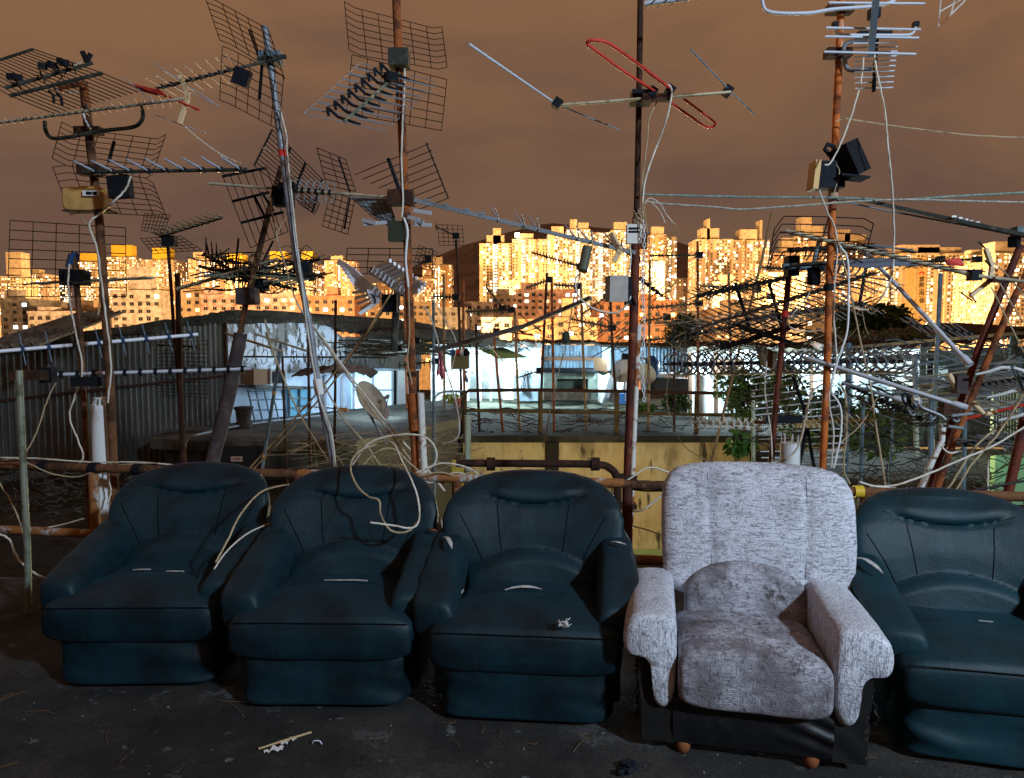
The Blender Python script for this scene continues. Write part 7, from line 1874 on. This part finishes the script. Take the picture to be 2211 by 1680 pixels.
# ---- far small antennas
fa_ = [
 ((940, 489), (985, 510), 15.2, 3, 'x', 'tiny antenna with a small grid on the first far mast', [(945, 485), (998, 487), (1002, 530), (948, 530)]),
 ((1147, 545), (1252, 575), 14, 16, 'x', 'slotted dark fishbone in front of the second central tower', None),
 ((1136, 622), (1186, 604), 14, 8, 'x', 'small dark fishbone pointing left at the top of its far mast', None),
 ((1196, 615), (1246, 618), 14, 8, 'x', 'small dark fishbone just right of its twin mast', None),
 ((1005, 673), (1105, 669), 12, 18, 'x', 'thick level fishbone left of the grey square tube', None),
 ((935, 640), (985, 642), 12, 8, 'x', 'dark level fishbone right of the tall orange mast', None),
 ((1230, 688), (1322, 708), 12, 11, 'x', 'row of curled dark elements left of the central mast', None),
 ((1400, 665), (1509, 655), 15, 11, 'x', 'thin dark fishbone, lowest but one on the tall black far mast', None),
 ((1390, 693), (1440, 685), 14, 7, 'x', 'tiny fishbone beside the hanging chain', None),
 ((1378, 737), (1456, 729), 14, 9, 'x', 'small fishbone with three upright rods on the short far mast', None),
 ((1403, 552), (1509, 551), 15, 6, 'x', 'sparse antenna at the top of the tall black far mast', None),
 ((1511, 617), (1634, 626), 13, 13, 'x', 'dark fishbone right of the tall black far mast', None),
 ((1579, 657), (1665, 640), 9, 10, 'x', 'tangled dark antenna under the leaning bamboo-brown rod', None),
 ((1646, 578), (1708, 581), 9, 9, 'x', 'short beaded antenna left of the black bracket', None),
 ((1012, 745), (1072, 715), 13, 8, 'x', 'little antenna crossing the far rusty leaning mast', None),
 ((1395, 775), (1350, 770), 12, 4, 'x', 'small antenna near the hut dishes', None),
 ((1050, 620), (1085, 665), 12, 3, 'straight', 'three upturned rods left of the pulley', None),
 ((880, 585), (925, 560), 14, 6, 'straight', 'thin rod antenna behind the wing-shaped one, with its own little grid', [(905, 530), (945, 545), (935, 580), (895, 565)]),
 ((1255, 680), (1310, 640), 13, 7, 'x', 'crooked fishbone below the grey junction box', None),
 ((1310, 520), (1375, 560), 8, 8, 'x', 'bristly antenna just left of the central mast, below the cream bracket', None),
 ((1960, 575), (2030, 560), 9, 10, 'x', 'black beaded antenna at the top of the grey green mast', None),
 ((2030, 562), (2110, 560), 8.8, 7, 'x', 'black beaded antenna right of the grey green mast', None),
 ((1505, 760), (1560, 745), 13, 7, 'x', 'small dark antenna over the glaring hut roof, left end', None),
 ((1120, 815), (1165, 800), 22, 7, 'x', 'comb-shaped antenna in front of the pale blue hut panel', None),
 ((750, 745), (860, 752), 11, 12, 'x', 'fishbone lying on the lean-to roof', None),
 ((780, 770), (900, 735), 11, 8, 'straight', 'broken rod antenna leaning on the lean-to roof', None),
 ((860, 790), (940, 780), 10, 8, 'x', 'dark tangled antenna left of the pink shirt', None),
 ((1700, 850), (1800, 858), 9, 9, 'straight', 'dull rod antenna among the shrubs', None),
 ((1880, 800), (1960, 840), 6.2, 10, 'hoop', 'cluster of dark hoops beside the second conduit', None),
]
for (a_, b_, d, n, st_, lab, gq) in fa_:
    k = d / 14
    o = antenna(lab, D(*a_, d), D(*b_, d + .3), n, vpx(7, 3, -.35 * k, d) if st_ != 'straight' else vpx(-7, -26, -.2, d), vpx(1, 15, 0, d), st_, .0085 * k ** .7, .017 * k ** .7, M_boom_dark, M_boom_dark, jitter=.2)
    if gq: panel(o, gq, d + .2, 6, 6, .006)
    e0 = D(*b_, d); addbox(o, 'clamp', e0, (.14 * k, .12 * k, .12 * k), M_black)

# ---- cables, ropes, guys (each one its own thing)
def cable(pts, d, r, m, label, name='cable', cat='cable', seg=6, group='loose cables and guy wires'):
    P = catmull(pxs(pts, d), seg)
    r2_ = random.Random(len(label) * 13 + int(pts[0][0]))
    P = [p + Vector((0, r2_.uniform(-.004, .004), 0)) for p in P]
    mb = MB(); mb.tube(P, r, 6)
    o = obj(name, mb, m); tag(o, label, cat, group); return o
C_, T_ = M_cable, M_cable_tan
cable([(1383, 420), (1500, 423), (1650, 426), (1800, 427), (1935, 432), (2060, 424), (2230, 415)], 4.25, .0075, M_rope_green, 'green and blue twisted rope stretched right from the dark central mast', 'rope', 'rope')
cable([(1395, 436), (1450, 441), (1545, 447), (1600, 452), (1700, 446), (1850, 435), (1960, 431), (2080, 434), (2230, 437)], 4.2, .006, M_rope_pale, 'pale sagging rope under the green one', 'rope', 'rope')
cable([(1806, 262), (1822, 256), (1850, 260), (1900, 268), (1990, 280), (2100, 292), (2230, 298)], 4.2, .0045, T_, 'tan wire running right from the rag on the bright orange mast')
cable([(1887, 118), (1896, 170), (1910, 240), (1918, 320), (1927, 420), (1930, 520), (1926, 590), (1905, 640), (1870, 668), (1840, 662), (1815, 648)], [3.95, 3.95, 4, 4, 4.1, 4.2, 4.2, 4.2, 4.3, 4.3, 4.3], .0055, C_, 'long white cable falling from the comb antenna and curling back to the orange mast')
cable([(1865, 120), (1858, 180), (1838, 250), (1815, 310), (1793, 352), (1780, 356)], 4.05, .005, C_, 'white cable running down left from the comb antenna to the black boxes')
cable([(1805, 325), (1818, 335), (1810, 352), (1796, 345), (1812, 370), (1800, 420)], 4.2, .004, T_, 'small knot of cord tied round the bright orange mast')
cable([(1768, 408), (1785, 455), (1802, 490), (1808, 540), (1803, 600), (1800, 680), (1806, 780), (1790, 860), (1800, 930), (1795, 1010)], 4.2, .0055, C_, 'white cable hugging the bright orange mast')
cable([(1812, 530), (1830, 560), (1832, 640), (1828, 720), (1808, 780), (1795, 840), (1815, 880), (1815, 940), (1800, 1010)], 4.1, .006, M_pvc, 'thick white cable swinging right of the bright orange mast')
cable([(1802, 500), (1830, 600), (1850, 700), (1880, 840), (1890, 910), (1912, 1050)], [4.2, 4.2, 4.3, 4.3, 4.3, 4.2], .0055, T_, 'straight tan guy rope fanning down right of the bright orange mast')
cable([(1897, 855), (1860, 915), (1810, 960)], 4.3, .004, T_, 'short tan cord from the guy rope back toward the orange mast')
cable([(1668, 1000), (1700, 990), (1725, 960), (1740, 900), (1752, 850), (1775, 830), (1800, 828)], 4.6, .007, mat('beige_hose', (.45, .38, .30), .6), 'beige hose arching over the white vent pipe', 'hose', 'hose')
cable([(1810, 828), (1825, 850), (1828, 930), (1822, 1010), (1835, 1045)], 4.4, .006, T_, 'tan cable with a hooked top right of the orange mast')
cable([(1655, 780), (1652, 850), (1664, 930), (1668, 1010)], 4.8, .005, C_, 'white cable left of the dark red mast')
cable([(1756, 615), (1740, 645), (1710, 680), (1700, 700), (1730, 715), (1790, 712)], 4.6, .004, C_, 'thin cord hanging from the black canister')
cable([(1437, 184), (1447, 186), (1450, 205), (1441, 250), (1424, 300), (1405, 350), (1392, 395), (1387, 440)], [4.08] * 4 + [4.15] * 4, .0058, C_, 'white cable drooping from the red loop to the dark central mast')
cable([(1408, 205), (1420, 215), (1402, 255), (1398, 300), (1392, 350), (1386, 400), (1388, 470)], 4.16, .0042, T_, 'tan cable beside the white one on the dark central mast')
cable([(1392, 436), (1405, 428), (1425, 440), (1440, 465), (1458, 485)], 4.15, .003, C_, 'frayed cord end curling right from the knot, upper')
cable([(1392, 440), (1400, 434), (1415, 445), (1428, 462), (1437, 482)], 4.16, .003, C_, 'frayed cord end curling right from the knot, lower')
cable([(1390, 445), (1398, 500), (1410, 580), (1400, 640)], 4.2, .003, T_, 'thin cord dropping beside the chain')
cable([(1253, 590), (1242, 605), (1250, 640), (1285, 668), (1330, 675), (1352, 660), (1362, 640)], 4.2, .006, C_, 'white cable looping from the olive can to the grey junction box')
cable([(1360, 530), (1362, 560), (1356, 590), (1340, 612)], 4.18, .005, C_, 'short cable between the two boxes on the dark central mast')
cable([(1253, 593), (1240, 640), (1226, 720), (1218, 745)], 9, .010, T_, 'cord that holds the hanging pulley')
pl = thing('pulley', 'small dark pulley hanging on a cord before the blue hut', 'pulley', D(1222, 735, 9)); mb = MB(); c0 = D(1222, 728, 9); mb.rings([sring(c0 + Vector((0, 0, z)), X3, Y3, q, q, 2, 12) for z, q in ((-.10, .01), (-.07, .05), (0, .055), (.05, .045), (.08, .01))]); obj('wheel_case', mb, mat('dark_green_metal', (.04, .06, .045), .6), pl)
cable([(1222, 745), (1200, 830), (1172, 966)], 9, .008, T_, 'cord running down from the pulley')
cable([(870, 128), (874, 160), (870, 250), (867, 340), (870, 430), (868, 470)], 4.25, .0065, C_, 'white cable clipped to the upper half of the tall orange rusty mast')
cable([(872, 470), (880, 500), (876, 560), (882, 620)], 4.2, .008, M_pvc, 'thick white hose bowing out below the junction box', 'hose', 'hose')
cable([(882, 620), (884, 720), (880, 780), (890, 830)], 4.22, .005, T_, 'tan cable going down the tall orange mast')
cable([(880, 580), (850, 625), (780, 735), (700, 850), (560, 1000), (545, 1012)], [4.8] * 3 + [5] * 3, .007, M_wood_pole, 'bamboo-coloured stay crossing down left from the tall orange mast', 'stay', 'stay')
cable([(565, 318), (620, 350), (640, 420), (600, 500)], 4.6, .004, T_, 'thin cord near the top of the galvanised mast')
cable([(604, 235), (618, 290), (620, 330), (635, 470), (655, 640), (668, 740), (690, 860), (715, 930), (725, 1010)], 4.3, .0055, C_, 'white cable taped along the galvanised mast')
cable([(390, 265), (430, 300), (480, 335), (520, 352)], 4.3, .004, C_, 'white cord slanting from the cream bracket')
cable([(580, 420), (600, 520), (618, 580), (640, 650), (700, 740), (800, 880), (900, 1010)], [4.7] * 4 + [4.5] * 3, .006, T_, 'tan guy wire sweeping down right from the brown tilted pole')
cable([(640, 655), (700, 735), (770, 830), (850, 930), (920, 1010), (960, 1060)], 4.5, .007, M_cable, 'paler guy wire parallel to the tan one')
cable([(572, 690), (590, 760), (640, 880), (680, 950), (722, 1015)], 5.2, .007, T_, 'tan guy rope below the heap of dark antennas')
cable([(693, 820), (740, 900), (790, 960), (830, 1020)], 4.6, .006, T_, 'tan rope from the cloth binding down right')
cable([(540, 1010), (640, 900), (760, 760), (850, 640)], 5.6, .008, M_wood_pole, 'thin stay rising to the wing-shaped antenna', 'stay', 'stay')
cable([(185, 130), (150, 150), (120, 190), (160, 200), (172, 196)], 4.3, .004, C_, 'short cord looping under the rod-panel antenna')
cable([(176, 235), (185, 260), (195, 280)], 4.3, .006, M_pvc, 'short white cable bent round the thick rusty mast')
cable([(283, 380), (270, 410), (240, 440), (218, 460), (195, 478), (196, 500), (210, 540), (218, 600), (228, 680), (240, 790), (232, 870)], [4.1] * 3 + [4.3] * 8, .006, C_, 'white cable going from the black box down beside the thick rusty mast')
cable([(170, 458), (190, 490), (206, 520), (215, 600), (212, 680)], 4.35, .004, T_, 'thin tan cable behind the thick rusty mast')
cable([(150, 570), (147, 620), (152, 660), (166, 730), (178, 800), (160, 860), (150, 900), (168, 950), (180, 985), (165, 1010)], 4.6, .0055, C_, 'white cable snaking down the slim rusty mast')
cable([(120, 825), (100, 870), (80, 930), (56, 978)], 4.4, .005, T_, 'tan cable hanging in an arc before the corrugated wall')
cable([(-20, 988), (80, 990), (200, 998), (300, 998), (400, 1006)], 4.35, .0055, C_, 'white cable lying along the top of the rusty railing, left')
cable([(-20, 1000), (30, 990), (60, 1000), (110, 1022), (165, 1030), (210, 1015), (260, 1004), (340, 1000)], 4.3, .005, T_, 'tan cable sagging below the left railing')
cable([(-20, 1020), (10, 1060), (40, 1120), (60, 1200)], 4.2, .005, T_, 'tan cable falling at the left edge')
cable([(-10, 1150), (20, 1165), (40, 1210), (80, 1240), (115, 1255)], 4.1, .0065, C_, 'white cable curling from the lower rail to the first armchair')
cable([(-20, 1142), (60, 1143), (120, 1136), (180, 1120)], 4.4, .005, C_, 'white cable strung low at the far left')
cable([(238, 1000), (234, 1030), (240, 1060), (232, 1090)], 4.45, .005, C_, 'short white cable on the capped pipe')
# big cable loops over the second chair
cable([(640, 1045), (600, 1050), (560, 1065), (520, 1110), (490, 1170), (465, 1215)], [3.95, 3.72, 3.52, 3.32, 3.20, 3.10], .0052, T_, 'tan cable arching onto the armrest of the leftmost armchair')
cable([(608, 1122), (570, 1135), (530, 1155), (490, 1190), (463, 1228)], [3.62, 3.5, 3.36, 3.22, 3.10], .0042, C_, 'pale cable resting on the armrest of the leftmost armchair')
cable([(812, 960), (775, 975), (757, 1005), (768, 1045), (795, 1072), (818, 1080), (822, 1110), (838, 1140), (860, 1150), (885, 1145), (903, 1125)], [3.75, 3.62, 3.50, 3.36, 3.28, 3.26, 3.25, 3.24, 3.24, 3.25, 3.28], .0055, T_, 'stiff tan cable looping down over the second armchair')
cable([(800, 1128), (850, 1135), (890, 1140), (905, 1120), (903, 1080), (890, 1040), (870, 1000), (845, 955), (800, 962)], [3.24, 3.24, 3.25, 3.27, 3.30, 3.36, 3.55, 3.75, 3.9], .005, C_, 'paler cable crossing the tan loop on the second armchair')
cable([(760, 1005), (800, 955), (870, 938), (920, 945), (942, 975), (935, 1005), (900, 1020)], 4.0, .006, C_, 'wide white cable ring behind the second armchair')
cable([(778, 1010), (815, 975), (850, 970), (885, 1000), (920, 1030), (960, 1045)], 4.0, .006, T_, 'tan cable ring inside the wide white one')
cable([(920, 1010), (960, 1000), (1010, 1010), (1040, 1030)], 4.0, .005, C_, 'white cable tangled at the railing between the armchairs, upper')
cable([(900, 1030), (950, 1020), (990, 1028), (1030, 1015), (1050, 1035)], 3.95, .005, T_, 'tan cable tangled at the railing between the armchairs, lower')
cable([(880, 1020), (930, 1042), (975, 1022), (1005, 1024), (1040, 1045)], 3.98, .0045, C_, 'thin white cable tangled at the foot of the white and rust pipe')
cable([(1500, 1010 - 300), (1460, 760), (1440, 860), (1475, 960), (1560, 1010)], 7.5, .005, T_, 'thin sagging wire right of the dark mast, before the yellow wall')
cable([(1350, 1040), (1400, 1010), (1445, 1020)], 3.9, .005, C_, 'white cable arching from the dark mast toward the pale armchair')
cable([(1350, 1055), (1400, 1060), (1450, 1058)], 3.85, .006, M_cable_black, 'black cable stretched between the middle and pale armchairs')
cable([(1355, 1105), (1385, 1102), (1410, 1085), (1440, 1060)], 3.85, .005, C_, 'white cable curving up behind the pale armchair')
cable([(1362, 1135), (1400, 1145), (1440, 1160)], 3.9, .004, T_, 'tan wire lower behind the pale armchair')
cable([(955, 960), (990, 940), (985, 870), (960, 790), (935, 700), (915, 660)], 6.5, .008, C_, 'white hose bending down right of the tall orange mast', 'hose', 'hose')
cable([(2240, 905), (2150, 960), (2080, 990), (2000, 1025), (1930, 1048), (1880, 1050)], 4.0, .006, C_, 'white cable sweeping down left across the crossing rusty poles')
cable([(2230, 820), (2160, 930), (2100, 1000), (2060, 1065)], 4.0, .006, T_, 'tan cable running down left from the right edge')
cable([(2240, 780), (2180, 900), (2110, 960), (2050, 1050), (2020, 1075)], 4.2, .007, T_, 'thicker tan cable crossing the rusty poles low')
cable([(2135, 950), (2133, 1000), (2133, 1060)], 4.3, .005, C_, 'white cable hanging straight between the rusty poles')
cable([(1855, 1040), (1880, 1048), (1912, 1053), (1935, 1055)], 3.75, .006, C_, 'white cable tied to the railing right of the pale armchair')
cable([(2230, 1035), (2150, 1050), (2090, 1062)], 3.8, .007, M_cable_black, 'black cable along the railing at the right edge')
cable([(2040, 960), (2034, 965), (2050, 978), (2075, 974)], 4.2, .006, C_, 'cable loop round the bent white-patched pipe')
cable([(2211, 640), (2180, 600), (2130, 560), (2211, 700)], 4.2, .004, T_, 'thin cord at the right end of the cream boom')
cable([(2140, 620), (2175, 690), (2200, 740), (2225, 790)], 4.2, .004, T_, 'thin cord with a pink knot near the right edge')
cable([(930, 640), (960, 690), (985, 740), (975, 800)], 8, .006, C_, 'thin white wire before the planter box')
cable([(1055, 745), (1100, 790), (1165, 808)], 14, .012, C_, 'white cable swagged across the lit hut')

# tangle of scrap rods and twigs lying on the roofs (nobody could count them)
def tangle(x0, x1, y0, y1, d0, d1, n, seed, m, label, r=.008, L=1.0, flat=.25):
    r_ = random.Random(seed); mb = MB()
    for k in range(n):
        d = r_.uniform(d0, d1); c = D(r_.uniform(x0, x1), r_.uniform(y0, y1), d)
        a_ = r_.uniform(0, 2 * PI); t = Vector((math.cos(a_), math.sin(a_) * .5, r_.uniform(-flat, flat))) * r_.uniform(.2, 1) * L
        mb.tube(catmull([c - t / 2, c + Vector((0, 0, r_.uniform(-.06, .06))), c + t / 2], 3), r * r_.uniform(.5, 1.3), 4)
    o = obj('scrap_rods', mb, m); o['kind'] = 'stuff'; o['label'] = label; return o
tangle(750, 950, 735, 765, 14, 18, 130, 1, M_boom_dark, 'tangle of scrap rods on the lean-to roof', .016, 1.6, .10)
tangle(1015, 1480, 880, 940, 16.9, 18, 150, 2, M_rust_dark, 'loose wires and twigs along the railed roof edge', .010, .9, .3)
tangle(1640, 1840, 860, 980, 7, 9, 150, 3, M_boom_dark, 'tangle of dark twigs and wires behind the wire rod panel', .005, .7, .8)
tangle(1840, 2211, 900, 1060, 6.5, 9, 200, 4, M_boom_dark, 'tangle of twigs and scrap before the stone wall', .006, .8, .6)
tangle(1900, 2200, 740, 850, 10, 13, 110, 5, M_bluegrey, 'jumble of rods beneath the planted shed', .012, 1.3, .3)
tangle(640, 1000, 925, 1010, 7, 10, 90, 6, M_cable_tan, 'fallen wires over the annex roof edge', .004, .9, .3)
tangle(0, 400, 1010, 1120, 6, 9, 220, 7, M_boom_dark, 'rubble and sticks on the low dark roof at left', .010, .35, .2)
tangle(1010, 1480, 690, 760, 15, 22, 60, 8, M_boom_dark, 'scrap rods sticking up behind the huts', .014, 1.2, .8)

tangle(1440, 1900, 610, 770, 6, 9, 70, 9, M_cable_tan, 'thin stray wires among the fishbone antennas right of centre', .0035, 1.0, .8)
tangle(1880, 2211, 760, 900, 6.5, 9, 60, 10, M_alu_dull, 'stray rods and wires above the rack at right', .006, .9, .3)
tangle(440, 700, 545, 630, 5.1, 5.7, 60, 11, M_boom_dark, 'broken rods stuck in the antenna heap on the brown pole', .005, .45, .3)
# extra antennas that thicken the tangle right of centre
for (a_, b_, d, n, st_, e_, h_, em, lab) in (
    ((1500, 640), (1700, 600), 6.4, 15, 'x', (40, 0), (0, 30), M_boom_dark, 'dark fishbone antenna level with the pink tape on the dark red mast'),
    ((1610, 690), (1870, 655), 5.8, 16, 'x', (46, 6), (4, 36), M_alu_dull, 'grey fishbone antenna crossing behind the bright orange mast at tree height'),
    ((1700, 540), (1890, 530), 4.9, 12, 'bent', (60, -4), (30, 18), M_alu_dull, 'dull blade antenna just above the black canister'),
    ((1440, 735), (1600, 700), 7.0, 12, 'x', (34, 0), (0, 34), M_boom_dark, 'dark antenna over the gap right of the chain, with curled elements'),
    ((1380, 600), (1430, 640), 7.5, 6, 'x', (26, 0), (0, 26), M_boom_dark, 'small crooked antenna behind the top of the hanging chain'),
    ((1840, 835), (1990, 905), 5.2, 12, 'hoop', (14, 0), (0, 34), M_boom_dark, 'dark hoop antenna hanging under the long slanting conduit'),
    ((1960, 700), (2100, 720), 6.8, 9, 'straight', (4, 40), None, M_alu_dull, 'thin rod antenna in front of the planted shed roof'),
    ((2060, 840), (2230, 815), 5.5, 12, 'straight', (44, 16), None, M_alu_dull, 'pale rod antenna lying over the rack, upper right'),
    ((2080, 960), (2230, 945), 4.8, 9, 'straight', (50, 2), None, M_alu_dull, 'rod antenna with level silver rods at the right edge, lower'),
    ((1600, 870), (1690, 840), 7.4, 8, 'x', (22, 0), (0, 26), M_boom_dark, 'small dark antenna among the shrub leaves')):
    antenna(lab, D(*a_, d), D(*b_, d - .3), n, vpx(*e_, -.4, d), vpx(*h_, 0, d) if h_ else None, st_, .0058, .012, M_boom_dark, em, jitter=.2, holder=.016)
